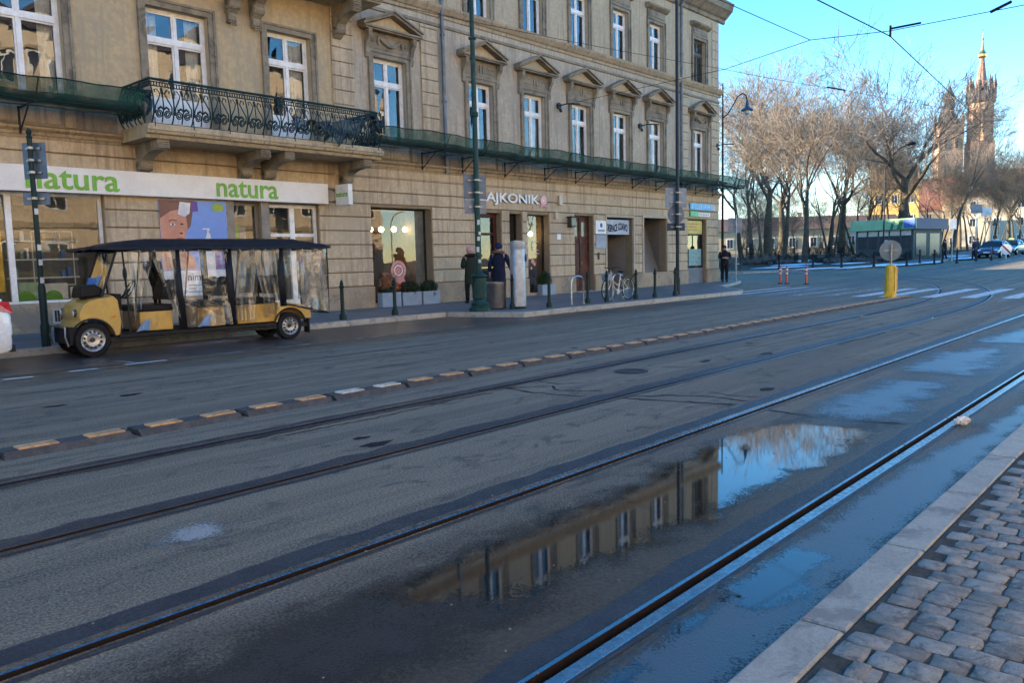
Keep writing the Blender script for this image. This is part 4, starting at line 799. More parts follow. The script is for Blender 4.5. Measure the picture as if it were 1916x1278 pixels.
disc(15.72,1.18,.20,.30,yd-.004,pink,'outer_ring',t); disc(15.72,1.18,.12,.18,yd-.004,pinkl,'inner_ring',t); disc(15.72,1.18,.001,.10,yd-.004,pink,'centre',t)
MB().prism([(15.45,.80),(15.52,.98),(15.72,.90),(15.92,.98),(15.99,.80),(15.9,.84),(15.72,.76),(15.54,.84)], yd-.006, yd-.003, 'xz').build('ribbon', pink, t)
t = thing('shop_letter_sign', 'white raised LAJKONIK letters with a pink emblem above the bakery door', 'sign', (19, 18.3, 3.2))
text('lettering', 'LAJKONIK', .6, white_p, t, (18.95,18.30,3.25), ext=.022, bold=.012, width=3.0, height=.42); text('letter_sides', 'LAJKONIK', .6, M('letter_dark_side',(.05,.045,.05),.6), t, (18.965,18.338,3.245), ext=.012, bold=.018, width=3.02, height=.43)  # dark, slightly larger copy of the letters set behind them
disc(22.22,3.50,.06,.19,18.31,M('emblem_rose',(.72,.30,.33),.5),'ring',t); disc(22.22,3.50,.10,.125,18.306,white_p,'ring_line',t); disc(22.22,3.50,.001,.055,18.309,white_p,'drop',t); MB().prism([(22.02,3.24),(22.10,3.36),(22.34,3.36),(22.42,3.24),(22.22,3.29)], 18.305, 18.33, 'xz').build('ribbon', M('emblem_rose',(.72,.30,.33),.5), t)
wd = MB()   # chalk-style print on the narrow bakery window
t = thing('window_print', 'white line drawing and pink marks printed on the bakery window by the boxwood', 'decal', (22, YF+.25, 1)); yd = YF+.262
for a, c, e, f_ in ((21.95,2.05,22.3,2.05),(21.95,2.05,21.95,1.75),(21.95,1.75,22.3,1.75),(22.0,1.62,22.35,1.62),(21.7,1.2,21.72,1.75),(21.55,1.75,21.72,1.75)): wd.tube([(a,yd,c),(e,yd,f_)], .012, 4)
wd.build('lines', wht, t); mk = MB()
for x, z, r_ in ((21.95,1.35,.09),(22.05,1.25,.07),(21.88,1.1,.05)): mk.lathe([(.001,-.002),(r_,-.002),(r_,.002),(.001,.002)], (x,yd,z), 10, axis='y')
mk.build('marks', pink, t)
# small fittings on the wall
def small(name, label, cat, bx, m_, extra=None):
    o = MB().box(*bx).build(name, m_); bev(o, .008); tag(o, label, cat); return o
small('alarm_box', 'small cream alarm box high on the wall right of the pink emblem', 'alarm box', (23.05,18.24,3.36,23.25,18.345,3.72), M('cream_plastic',(.60,.52,.38),.5))
small('siren_box', 'small cream box with an orange edge below the alarm box', 'alarm box', (22.82,18.25,2.86,22.95,18.345,3.10), M('cream_orange',(.62,.45,.33),.5))
small('wall_notice', 'small white square notice on the wall between bakery and brown door', 'notice', (22.98,18.325,2.12,23.2,18.345,2.32), white_p)
t = thing('wall_lantern', 'square dark glass lantern on the wall left of the brown door', 'lamp', (23.75,18.3,2.6)); MB().box(23.6,18.12,2.58,23.9,18.345,2.62).box(23.58,18.10,2.92,23.92,18.345,2.97).build('frame', black_m, t); MB().box(23.62,18.14,2.62,23.88,18.34,2.92).build('shade', M('smoked_glass',(.06,.06,.05),.25), t)
small('brass_plaque', 'white plaque with a blue crest right of the brown door', 'plaque', (25.36,18.31,2.34,26.05,18.345,2.86), white_p); disc(25.72,2.68,.001,.09,18.307,M('crest_blue',(.05,.07,.25),.5),'crest',bpy.data.objects['brass_plaque']); bpy.data.objects['brass_plaque'].name = 'crest_plaque'
MB().box(25.5,18.306,2.45,25.95,18.309,2.50).build('print_line', M('crest_blue',(.05,.07,.25),.5), bpy.data.objects['crest_plaque'])
small('notice_board', 'grey notice board below the crest plaque', 'notice', (25.38,18.315,1.78,26.05,18.345,2.30), M('board_grey',(.30,.31,.36),.5)); small('intercom', 'small black intercom below the grey notice board', 'intercom', (25.5,18.315,1.35,25.6,18.345,1.62), black_m)
# brown street door
dm = M('brown_red_door', (.10,.035,.022), .5, c2=(.07,.026,.018), scale=5, spots=(.16,.07,.05)); d = MB(); yd = YF+.18
d.box(24.06,yd,.12,24.12,yd+.1,3.03).box(25.22,yd,.12,25.28,yd+.1,3.03).box(24.12,yd,2.95,25.22,yd+.1,3.03).box(24.12,yd+.03,.14,25.22,yd+.08,2.95)
sd = d.build('street_door', dm, bld)
for a, c in ((24.16,24.63),(24.71,25.18)):
    for e, f_ in ((.22,.75),(.85,1.95),(2.05,2.1)): bev(MB().box(a,yd+.005,e,c,yd+.032,f_).build('door_panel', dm, sd), .015)
    MB().box(a+.1,yd+.022,2.25,c-.1,yd+.029,2.8).build('door_light', M('greenish_glass',(.10,.12,.09),.15), sd)
MB().box(24.655,yd-.005,.14,24.685,yd+.03,2.95).build('meeting_stile', dm, sd); MB().tube([(24.75,yd-.03,1.15),(24.75,yd-.03,1.28)], .012, 6).build('door_handle', M('brass',(.5,.35,.12),.3,metal=1), sd)
MB().box(24.0,YF-.25,.1,25.34,YF+.2,.16).build('door_step', granite, bld)
# passage and niche
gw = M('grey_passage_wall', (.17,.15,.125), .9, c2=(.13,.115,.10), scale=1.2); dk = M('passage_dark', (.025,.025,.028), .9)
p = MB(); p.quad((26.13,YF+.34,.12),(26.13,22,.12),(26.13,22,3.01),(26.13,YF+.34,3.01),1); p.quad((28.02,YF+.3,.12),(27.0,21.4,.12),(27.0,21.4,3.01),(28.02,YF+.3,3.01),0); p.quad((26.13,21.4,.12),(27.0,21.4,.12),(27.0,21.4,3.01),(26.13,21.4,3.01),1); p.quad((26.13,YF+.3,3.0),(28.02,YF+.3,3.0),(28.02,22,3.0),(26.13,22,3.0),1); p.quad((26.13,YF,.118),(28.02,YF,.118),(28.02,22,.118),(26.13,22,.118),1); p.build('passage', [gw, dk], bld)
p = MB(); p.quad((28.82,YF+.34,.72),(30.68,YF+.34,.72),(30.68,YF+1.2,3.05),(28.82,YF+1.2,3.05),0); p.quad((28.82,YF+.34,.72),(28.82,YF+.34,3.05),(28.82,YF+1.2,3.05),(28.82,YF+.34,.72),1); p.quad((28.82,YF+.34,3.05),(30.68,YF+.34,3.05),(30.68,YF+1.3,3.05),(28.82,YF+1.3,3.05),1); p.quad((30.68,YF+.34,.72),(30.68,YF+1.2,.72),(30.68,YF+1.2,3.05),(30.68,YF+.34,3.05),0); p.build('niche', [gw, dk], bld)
for a, c, e in ((26.13,28.02,3.01),(28.82,30.68,3.05)):   # flat plaster frame round the openings
    f_ = MB(); f_.box(a-.10,YF-.085,.75,a-.002,YF-.05,e+.10).box(c+.002,YF-.085,.75,c+.10,YF-.05,e+.10).box(a-.002,YF-.085,e+.002,c+.002,YF-.05,e+.10); f_.build('opening_frame', M('pale_render',(.46,.38,.27),.85), bld)
t = thing('passage_sign', 'pale grey sign with dark wavy lettering in the passage head', 'sign', (27, YF+.1, 2.3)); MB().box(26.16,YF+.06,2.34,27.9,YF+.12,2.93).build('board', M('sign_pale_grey',(.42,.44,.48),.5), t)
lt = text('lettering', 'DESPACE COAVO', .35, M('sign_ink',(.03,.03,.06),.6), t, (26.28,YF+.055,2.47), ext=.003, bold=.012, width=1.48, height=.30)
for v in lt.data.vertices: v.co.z += .045*math.sin(v.co.x*5)
# exchange office
t = thing('exchange_sign', 'light blue strip sign with a green and white strip under it at the corner', 'sign', (33.6, 18.3, 3.4)); MB().box(32.6,18.26,3.50,34.55,18.345,3.80).build('blue_strip', M('sign_cyan',(.06,.36,.75),.4), t); MB().box(34.58,18.28,3.52,35.0,18.345,3.78).build('grey_strip', M('sign_pale_grey',(.42,.44,.48),.5), t)
MB().box(32.62,18.27,3.20,33.35,18.345,3.44).build('green_strip', M('sign_green',(.02,.42,.12),.4), t); MB().box(33.37,18.28,3.22,34.45,18.345,3.38).build('white_strip', white_p, t)
bl = MB(); bd = MB()
for i in range(9): bl.box(32.75+.19*i,18.253,3.58,32.75+.19*i+.11,18.262,3.73)
for i in range(6): bd.box(33.45+.16*i,18.274,3.27,33.45+.16*i+.09,18.281,3.33)
bl.build('letter_blocks', M('sign_pale_cyan',(.30,.62,.85),.5), t); bd.build('letter_blocks', M('print_grey',(.25,.25,.28)), t)
t = thing('yellow_panel_sign', 'yellow panel sign in the head of the corner shop opening', 'sign', (33.4, 18.5, 2.4)); MB().box(32.53,YF+.10,2.42,34.1,YF+.16,3.02).build('panel', M('sign_yellow',(.62,.46,.06),.5), t); pl = MB()
for z, w in ((2.85,1.1),(2.72,.8),(2.58,1.0)): pl.box(32.75,YF+.093,z,32.75+w,YF+.101,z+.05)
pl.build('print_line', M('print_orange',(.55,.25,.05),.6), t)
t = shop_window(32.5,34.27,.12,3.07,[],M('blue_black_frame',(.02,.025,.035),.4),pane_s,rec=.16,fw=.10,trans=2.38,depth=1.4)
MB().box(32.5,YF+.13,.12,34.27,YF+.17,.85).build('base_panel', M('grey_panel',(.16,.165,.17),.6), t); MB().box(32.95,YF+.14,.95,34.1,YF+.2,1.72).build('rate_board', M('rate_board_green',(.22,.34,.31),.5,c2=(.12,.22,.2),scale=9), t)
# wire hooks on the facade
for x, z, lab in ((23.25,6.94,'black iron wire anchor on the wall left of the third pedimented window'),(28.63,6.80,'black iron wire anchor on the wall left of the fifth pedimented window'),(35.3,6.6,'black iron wire anchor at the far building corner')):
    t = thing('wire_anchor', lab, 'wire anchor', (x,18.35,z), 'wire anchors on the facade'); MB().lathe([(.001,-.03),(.11,-.03),(.12,0),(.11,.03)], (x,18.35,z), 10, axis='y').build('plate', black_m, t); MB().tube([(x,18.35,z),(x+.05,18.0,z+.03),(x+.4,17.7,z+.02)], .025, 6).tube([(x,18.3,z-.12),(x,18.25,z-.22)], .05, 6).build('hook', black_m, t)
# ================================================================== PLANTERS
leafg = M('box_leaf', (.035,.07,.022), .6, c2=(.02,.045,.018), scale=20); leafd = M('fir_leaf', (.03,.055,.03), .6, c2=(.018,.035,.02), scale=20); dryg = M('dry_grass', (.30,.20,.11), .8, c2=(.2,.13,.08), scale=20); ptm = M('planter_blue_grey', (.25,.29,.33), .6, c2=(.20,.24,.28), scale=4)
def leafcloud(c, r, n, size, m_, name, par, up=0):
    b = MB()
    for i in range(n):
        d = Vector((random.gauss(0,1), random.gauss(0,1), random.gauss(0,1))).normalized()*random.uniform(.55,1.05); p = Vector((c[0]+d.x*r[0], c[1]+d.y*r[1], c[2]+d.z*r[2])); s_ = size*random.uniform(.6,1.4)
        a = Vector((random.gauss(0,1), random.gauss(0,1), random.gauss(0,1)+up)).normalized(); e = a.orthogonal().normalized(); e = Matrix.Rotation(random.uniform(0,6.3),3,a) @ e; f_ = a.cross(e)
        b.add([p-e*s_*.5, p+f_*s_*.3, p+e*s_, p-f_*s_*.3], [(0,1,2,3)])
    return b.build(name, m_, par, fix=False)
def planter(x0, x1, z0, h, label, kind):
    y0, y1 = YF-.34, YF-.11; t = thing('planter', label, 'planter', ((x0+x1)/2, y0, z0), 'planters along the bakery front'); b = MB(); th = .025
    b.box(x0,y0,z0,x1,y0+th,z0+h).box(x0,y1-th,z0,x1,y1,z0+h).box(x0,y0+th,z0,x0+th,y1-th,z0+h).box(x1-th,y0+th,z0,x1,y1-th,z0+h).box(x0+th,y0+th,z0,x1-th,y1-th,z0+.03); bev(b.build('box', ptm, t), .006)
    MB().box(x0+th,y0+th,z0+.04,x1-th,y1-th,z0+h-.04).build('soil', M('soil',(.03,.022,.015),.95), t); xm = (x0+x1)/2; zt = z0+h
    if kind == 'fir': leafcloud((xm,YF-.22,zt+.12), ((x1-x0)/2,.16,.2), 900, .05, leafd, 'foliage', t, 1); leafcloud((xm+.1,YF-.25,zt-.05), (.14,.10,.22), 250, .05, leafg, 'trailing_foliage', t)
    elif kind == 'grass': leafcloud((xm,YF-.22,zt+.3), ((x1-x0)/2,.15,.3), 700, .05, dryg, 'dry_plant', t, 2); leafcloud((xm,YF-.22,zt+.05), ((x1-x0)/2,.15,.12), 400, .05, leafd, 'foliage', t)
    else: leafcloud((xm-.12,YF-.22,zt+.22), (.22,.18,.26), 1500, .035, leafg, 'box_ball', t)
    return t
planter(14.55,15.25,.13,.42,'blue-grey planter with dry grass left under the wide bakery window','grass'); planter(15.32,16.05,.13,.40,'blue-grey planter with dark fir under the middle of the wide bakery window','fir'); planter(16.12,16.8,.13,.40,'blue-grey planter at the right end of the wide bakery window','fir'); planter(21.75,22.5,.13,.38,'blue-grey planter with a clipped box ball by the narrow bakery window','ball')
# ================================================================== STREET FURNITURE
PZ = .12
def lathe_thing(name, label, cat, loc, parts, group=None, n=14):
    t = thing(name, label, cat, loc, group)
    for nm, prof, m_ in parts: MB().lathe([(r_, z+loc[2]) for r_, z in prof], (loc[0],loc[1],0), n).build(nm, m_, t, smooth=True)
    return t
# lamp post in front of the bakery
L0 = (14.44,14.06,PZ)
t = thing('lamp_post', 'tall green cast iron lamp post with a thick base in front of the bakery', 'lamp post', L0); x, y = L0[:2]
MB().lathe([(.27,PZ),(.27,PZ+.10),(.22,PZ+.14),(.23,PZ+.22),(.17,PZ+.28),(.165,PZ+.32),(.185,PZ+.34),(.18,PZ+.80),(.185,PZ+.84),(.15,PZ+.86),(.20,PZ+.89),(.20,PZ+.92),(.13,PZ+.95),(.10,PZ+1.0)], (x,y,0), 18).build('base', green_m, t, smooth=True)
p = MB(); p.tube([(x,y,PZ+.98),(x,y,9.5)], .078, 12, r2=.05)
for z in (1.5,4.95,5.0,6.8): p.lathe([(.08,z),(.10,z+.02),(.10,z+.05),(.08,z+.07)], (x,y,0), 12)
p.build('pole', green_m, t, smooth=True); st = M('sticker_white', (.55,.55,.52), .6)
for z, a in ((1.9,-.6),(2.05,-.2),(1.62,-.9),(2.3,-.5),(1.35,-.4)): q = MB().box(-.035,-.083,z,.035,-.079,z+random.uniform(.06,.14)); q.xf(Matrix.Translation((x,y,0)) @ Matrix.Rotation(a,4,'Z')); q.build('sticker', st, t)
arm = MB().tube([(x,y,9.4),(x,y-.3,9.9),(x,y-1.0,10.1),(x,y-1.6,10.0)], .035, 8).build('arm', green_m, t); MB().lathe([(.02,.0),(.22,-.16),(.24,-.22)], (x,y-1.6,10.0), 14).build('lamp_head', green_m, t)
def plate(name, label, x, y, z0, z1, w, ang, m_, post_r, back=True, rnd=False, group=None, bars=2):
    """sign plate fixed to a post; its back faces the camera"""
    t = thing(name, label, 'traffic sign', (x, y, z0), group); q = MB()
    if rnd: q.lathe([(.001,.09),(w/2,.09),(w/2,.105),(.001,.105)], (0,0,(z0+z1)/2), 24, axis='y')
    else: q.box(-w/2,.09,z0,w/2,.105,z1)
    q.xf(Matrix.Translation((x,y,0)) @ Matrix.Rotation(ang,4,'Z')); q.build('plate', m_, t)
    for k in range(bars):
        z = z0+(z1-z0)*(k+.5)/bars; q = MB(); q.box(-w*.32,.062,z-.018,w*.32,.09,z+.018); q.lathe([(post_r+.012,z-.02),(post_r+.012,z+.02)], (0,0,0), 10); q.xf(Matrix.Translation((x,y,0)) @ Matrix.Rotation(ang,4,'Z')); q.build('clamp', steel_d, t)
    return t
plate('sign_plate', 'large grey back of a square sign on the green lamp post', x, y, 2.95, 3.56, .62, R(-20), grey_sign, .07); plate('sign_plate', 'small grey back of a sign under the large one on the lamp post', x, y, 2.58, 2.92, .60, R(-20), M('sign_back_light',(.19,.22,.26),.5), .07, bars=1)
# sign post by the cart
x, y = 4.735, 14.95
t = thing('sign_post', 'dark green post with an iron knob standing behind the yellow cart front', 'post', (x,y,PZ)); p = MB(); p.tube([(x,y,PZ),(x,y,3.60)], .045, 10, r2=.04); p.lathe([(.075,PZ),(.075,PZ+.35),(.06,PZ+.4),(.06,PZ+1.0),(.05,PZ+1.05)], (x,y,0), 12); p.build('pole', green_d, t, smooth=True); MB().lathe([(.04,3.6),(.055,3.63),(.03,3.66),(.05,3.71),(.02,3.77)], (x,y,0), 10).build('finial', green_d, t, smooth=True)
for z in (1.5,1.75,1.2,2.35): MB().box(x-.03,y-.052,z,x+.03,y-.046,z+.1).build('sticker', st, t)
plate('sign_plate', 'tall narrow grey sign back at the top of the dark post by the cart', x, y, 2.95, 3.55, .40, R(-52), grey_sign, .04, bars=3); plate('sign_plate', 'small grey sign back lower on the dark post by the cart', x, y, 2.52, 2.72, .42, R(-40), grey_sign, .04, bars=1)
# pole with round sign near the corner
x, y = 23.59, 13.7
t = thing('sign_post', 'dark pole with square, round and double signs near the building corner', 'post', (x,y,PZ)); p = MB(); p.tube([(x,y,PZ),(x,y,12.4)], .062, 12, r2=.042); p.lathe([(.09,PZ),(.09,PZ+.5),(.066,PZ+.6)], (x,y,0), 12); p.build('pole', M('blue_black_pole',(.022,.03,.042),.45,c2=(.03,.035,.04),scale=6), t, smooth=True)
plate('sign_plate', 'square blue-grey sign back at the top of the dark corner pole', x, y, 3.02, 3.66, .78, R(-30), M('sign_back_blue',(.16,.23,.32),.45,metal=.3), .085); plate('sign_plate', 'round blue-grey sign back in the middle of the dark corner pole', x, y, 2.58, 3.0, .62, R(-30), grey_sign, .085, rnd=True, bars=1); plate('sign_plate', 'small low double sign at the bottom of the dark corner pole', x, y, 2.25, 2.50, .66, R(-30), M('sign_navy',(.05,.07,.10),.5), .085, bars=1)
x, y = 35.45, 17.44; t = thing('sign_post', 'thin grey post with a square grey sign back beyond the building corner', 'post', (x,y,terr(x))); MB().tube([(x,y,.0),(x,y,3.3)], .03, 8).build('pole', steel_d, t); plate('sign_plate', 'square grey sign back on the thin post beyond the building corner', x, y, 2.45, 3.15, .72, R(-35), M('sign_back_light',(.19,.22,.26),.5), .03, bars=1)
# curved-arm lamp at the far corner
x, y = 36.45, 18.65; zb = terr(x)+.117; dk = M('lamp_black', (.015,.02,.028), .45); t = thing('lamp_post', 'slim black lamp post with a swan-neck arm at the far building corner', 'lamp post', (x,y,zb)); rd = Vector((.667,-.745,0)); MB().tube([(x,y,zb),(x,y,9.7)], .075, 10, r2=.03).build('pole', dk, t)
P = [(0,8.05),(.25,8.25),(.5,8.65),(.72,9.05),(.95,9.2),(1.12,9.1),(1.18,8.85)]; MB().tube([(x+rd.x*a, y+rd.y*a, z) for a, z in P], .03, 8).build('arm', dk, t, smooth=True); c = (x+rd.x*1.18, y+rd.y*1.18, 0); MB().lathe([(.04,8.9),(.07,8.75),(.10,8.55),(.30,8.42),(.31,8.38),(.12,8.36)], c, 16).build('lamp_shade', M('lamp_blue',(.04,.07,.13),.35), t, smooth=True); MB().lathe([(.16,8.36),(.15,8.25),(.06,8.18)], c, 12).build('lens', M('lamp_lens',(.5,.55,.55),.2), t, smooth=True)
# bollards
def bollard(loc, label, tall=1.0):
    z = loc[2]; return lathe_thing('bollard', label, 'bollard', loc, (('body', [(.085,0),(.085,.10),(.055,.14),(.045,.2),(.042,.72*tall),(.06,.74*tall),(.06,.78*tall),(.04,.80*tall)], green_d),('knob', [(.03,.80*tall),(.045,.83*tall),(.03,.88*tall),(.012,.92*tall)], green_d)), 'green iron bollards on the pavement', 10)
b0 = bollard((11.06,15.2,PZ), 'green iron bollard just behind the rear of the yellow cart')
for p, lab in (((12.70,15.3,PZ),'green iron bollard in front of the wide bakery window'),((16.46,13.44,PZ),'bollard between the steel column and the first hoop'),((18.4,13.6,PZ),'bollard beside the empty hoop, in front of the brown door'),((19.2,13.5,PZ),'bollard touching the bicycle front wheel'),((20.75,13.5,PZ),'bollard at the bicycle rear wheel'),((21.84,13.5,PZ),'bollard in front of the plastered niche'),((23.0,13.45,PZ),'bollard right beside the dark corner pole'),((15.62,14.0,PZ),'slim bollard between the bin and the steel column')): dup(b0, p, label=lab)
# bin, steel column, hoops
x, y = 15.45, 14.43; t = thing('litter_bin', 'round grey metal litter bin beside the lamp post', 'litter bin', (x,y,PZ)); MB().lathe([(.25,PZ+.02),(.265,PZ+.05),(.265,PZ+.62),(.275,PZ+.64),(.275,PZ+.70),(.24,PZ+.71),(.23,PZ+.60),(.01,PZ+.58)], (x,y,0), 22, cap=False).build('body', steel_d, t, smooth=True); MB().lathe([(.2,PZ),(.2,PZ+.03)], (x,y,0), 16).build('foot', black_m, t)
x, y = 15.83, 13.98; t = thing('parking_meter', 'tall brushed steel column with a blue round parking badge', 'parking meter', (x,y,PZ)); q = MB()
for z, sx_, dz in ((PZ+.06,1,0),(1.66,1,0),(1.67,.985,0),(1.69,.985,0),(1.70,1,0),(1.85,1,.06)):
    for k in range(24): a = 2*math.pi*k/24; q.v.append((x+.215*sx_*math.cos(a), y+.20*sx_*math.sin(a), z-dz*math.cos(a-.6)))
for i in range(5):
    for k in range(24): q.f.append((i*24+k, i*24+(k+1)%24, (i+1)*24+(k+1)%24, (i+1)*24+k)); q.m.append(0)
q.f.append(tuple(range(120,144))); q.m.append(0); q.build('body', M('column_steel',(.36,.39,.43),.42,c2=(.28,.30,.33),scale=5,metal=.45), t, smooth=True); MB().lathe([(.20,PZ),(.20,PZ+.06)], (x,y,0), 20).build('foot', black_m, t)
bd = MB().lathe([(.001,-.01),(.115,-.01),(.115,.01),(.001,.01)], (0,0,0), 20, axis='y'); bd.xf(Matrix.Translation((x+.185,y-.115,1.45)) @ Matrix.Rotation(R(55),4,'Z')); bd.build('badge', M('badge_blue',(.03,.07,.25),.4), t); text('lettering', 'P', .17, white_p, t, (x+.165,y-.175,1.39), rot=(math.pi/2,0,R(55)), ext=.004, bold=.004)
def hoop(loc, label):
    x, y = loc[:2]; t = thing('bike_hoop', label, 'bicycle stand', loc, 'steel bicycle hoops'); pts = [(x-.28,y,PZ-.02),(x-.28,y,.75)]+[(x-.28*math.cos(a), y, .75+.16*math.sin(a)) for a in [math.pi*i/8 for i in range(1,8)]]+[(x+.28,y,.75),(x+.28,y,PZ-.02)]
    MB().tube(pts, .024, 8).build('tube', steel, t, smooth=True)
    for s_ in (-1,1): MB().lathe([(.05,PZ),(.05,PZ+.012),(.024,PZ+.015)], (x+s_*.28,y,0), 10).build('foot_plate', steel, t)
hoop((17.95,13.62,PZ), 'empty steel hoop in front of the brown door'); hoop((20.1,13.72,PZ), 'steel hoop the white bicycle leans on')
# bicycle
x0, y0 = 19.98, 13.62; r_ = .33; A = Vector((x0-.53,y0,PZ+r_)); B = Vector((x0+.53,y0,PZ+r_)); bt = thing('bicycle', 'white step-through bicycle with a front basket leaning on a steel hoop', 'bicycle', (x0,y0,PZ)); wf = M('bike_white',(.62,.60,.56),.35); tyre = M('tyre_rubber',(.015,.015,.016),.75)
for c in (A, B):
    q = MB(); q.tube([(c.x+r_*math.cos(a), c.y, c.z+r_*math.sin(a)) for a in [2*math.pi*i/28 for i in range(29)]], .02, 6, cap=False); wh = q.build('wheel', tyre, bt); q = MB(); q.tube([(c.x+(r_-.03)*math.cos(a), c.y, c.z+(r_-.03)*math.sin(a)) for a in [2*math.pi*i/28 for i in range(29)]], .01, 5, cap=False); q.build('rim', steel, wh); q = MB()
    for i in range(18): a = 2*math.pi*i/18; q.tube([(c.x,c.y+.02*(-1)**i,c.z),(c.x+(r_-.03)*math.cos(a+.2*(-1)**i), c.y, c.z+(r_-.03)*math.sin(a+.2*(-1)**i))], .0025, 3)
    q.build('spokes', steel, wh); MB().tube([(c.x,c.y-.04,c.z),(c.x,c.y+.04,c.z)], .02, 8).build('hub', steel_d, wh)
V_ = lambda a, z: (x0+a, y0, PZ+z); fr = MB(); fr.tube([V_(-.38,.78),V_(-.33,.62),V_(-.22,.38),V_(-.02,.27)], .02, 7); fr.tube([V_(-.39,.88),V_(-.36,.7)], .018, 7); fr.tube([V_(-.02,.27),V_(.12,.78)], .018, 7); fr.tube([V_(-.02,.27),V_(.53,.33)], .012, 6); fr.tube([V_(.10,.66),V_(.53,.33)], .011, 6); fr.tube([V_(-.33,.60),V_(-.05,.46),V_(.06,.5)], .016, 6); fr.build('frame', wf, bt, smooth=True); MB().tube([V_(-.37,.7),V_(-.44,.45),V_(-.53,.33)], .014, 6).build('fork', wf, bt)
MB().tube([(x0-.30,y0-.28,PZ+.98),(x0-.40,y0-.2,PZ+1.0),(x0-.42,y0,PZ+.95),(x0-.40,y0+.2,PZ+1.0),(x0-.30,y0+.28,PZ+.98)], .013, 6).build('handlebar', black_m, bt); MB().tube([V_(-.39,.86),V_(-.42,.96)], .013, 6).build('stem', steel, bt)
MB().ell(V_(.14,.86), (.14,.08,.035), 10, 6).tube([V_(.12,.78),V_(.14,.84)], .013, 6).build('saddle', M('saddle_black',(.02,.02,.02),.5), bt, smooth=True)
bk = MB()
for z, w in ((.62,.13),(.72,.15),(.82,.17)): bk.tube([V_(-.62-w,z),(x0-.62-w,y0-.001,PZ+z)], .003, 3); [bk.tube([(x0-.60+sx_*w, y0+sy_*w*.8, PZ+z),(x0-.60+ex*w, y0+ey*w*.8, PZ+z)], .006, 4) for sx_, sy_, ex, ey in ((-1,-1,1,-1),(1,-1,1,1),(1,1,-1,1),(-1,1,-1,-1))]
for i in range(20): a = 2*math.pi*i/20; k = max(abs(math.cos(a)), abs(math.sin(a))); u, v = math.cos(a)/k, math.sin(a)/k; bk.tube([(x0-.60+u*.13,y0+v*.10,PZ+.62),(x0-.60+u*.17,y0+v*.136,PZ+.82)], .004, 3)
bk.build('basket', M('basket_wire',(.35,.38,.40),.4), bt); MB().box(x0-.72,y0-.09,PZ+.63,x0-.48,y0+.09,PZ+.78).build('basket_liner', M('liner_grey',(.35,.40,.44),.8), bt)
for c, a0, a1 in ((A,.6,2.6),(B,.3,2.9)): q = MB(); q.tube([(c.x+(r_+.035)*math.cos(a0+(a1-a0)*i/10), c.y, c.z+(r_+.035)*math.sin(a0+(a1-a0)*i/10)) for i in range(11)], .016, 5); q.build('mudguard', M('mudguard_grey',(.25,.25,.25),.4), bt)
q = MB(); q.box(x0+.22,y0-.07,PZ+.70,x0+.80,y0+.07,PZ+.715); q.tube([V_(.75,.7),V_(.55,.34)], .008, 5); q.build('rack', black_m, bt); q = MB(); q.lathe([(.001,-.01),(.09,-.01),(.09,.01),(.001,.01)], V_(-.02,.27), 16, axis='y'); q.build('chainring', steel_d, bt); q = MB(); q.tube([V_(-.02,.27),V_(.06,.12)], .01, 5); q.box(x0+.0,y0-.14,PZ+.10,x0+.11,y0-.05,PZ+.12); q.build('crank', steel_d, bt); MB().tube([V_(.05,.25),(x0+.1,y0-.2,PZ)], .009, 5).build('kickstand', steel_d, bt)
# yellow traffic pillar with sign, red flexible posts
x, y = 25.35, 7.5; t = thing('traffic_pillar', 'yellow plastic traffic pillar at the end of the lane separators', 'traffic pillar', (x,y,0)); q = MB(); q.prism([(x-.19,y-.13),(x+.19,y-.13),(x+.19,y+.13),(x-.19,y+.13)], 0, .12, 'xy'); yp_ = M('pillar_yellow',(.72,.42,.02),.4,c2=(.62,.34,.02),scale=6); bev(q.build('foot', yp_, t), .02)
q = MB().lathe([(.17,.12),(.165,.2),(.15,.9),(.13,.97),(.05,1.0)], (x,y,0), 14); bev(q.build('body', yp_, t, smooth=True), .01)
for s_ in (-1,1): q = MB(); q.box(x+s_*.09-.012,y-.165,.2,x+s_*.09+.012,y-.1,.92); q.build('rib', yp_, t)
t = plate('round_sign', 'round grey sign back standing above the yellow traffic pillar', x, y, 1.10, 1.72, .62, R(-60), M('sign_back_pale',(.15,.20,.22),.5), .03, rnd=True, bars=1); t['category'] = 'traffic sign'; MB().tube([(x,y,.98),(x,y,1.6)], .03, 8).build('stem', steel_d, t)
def flexpost(loc, label):
    z = loc[2]; t = thing('flexible_post', label, 'flexible post', loc, 'red flexible posts by the crossing'); R_ = M('post_red',(.62,.09,.05),.5); MB().lathe([(.13,z),(.12,z+.03),(.05,z+.05)], (loc[0],loc[1],0), 12).build('foot', M('rubber_black',(.02,.02,.02),.7), t); MB().lathe([(.05,z+.04),(.05,z+.76),(.03,z+.80)], (loc[0],loc[1],0), 12).build('tube', R_, t, smooth=True)
    for h in (.45,.62): MB().lathe([(.052,z+h),(.053,z+h+.07)], (loc[0],loc[1],0), 12, cap=False).build('band', white_p, t, smooth=True)
for p, lab in (((35.55,15.3),'left one of the paired red flexible posts'),((35.45,14.95),'right one of the paired red flexible posts'),((35.02,13.89),'single red flexible post right of the pair')): flexpost((p[0],p[1],terr(p[0])), lab)
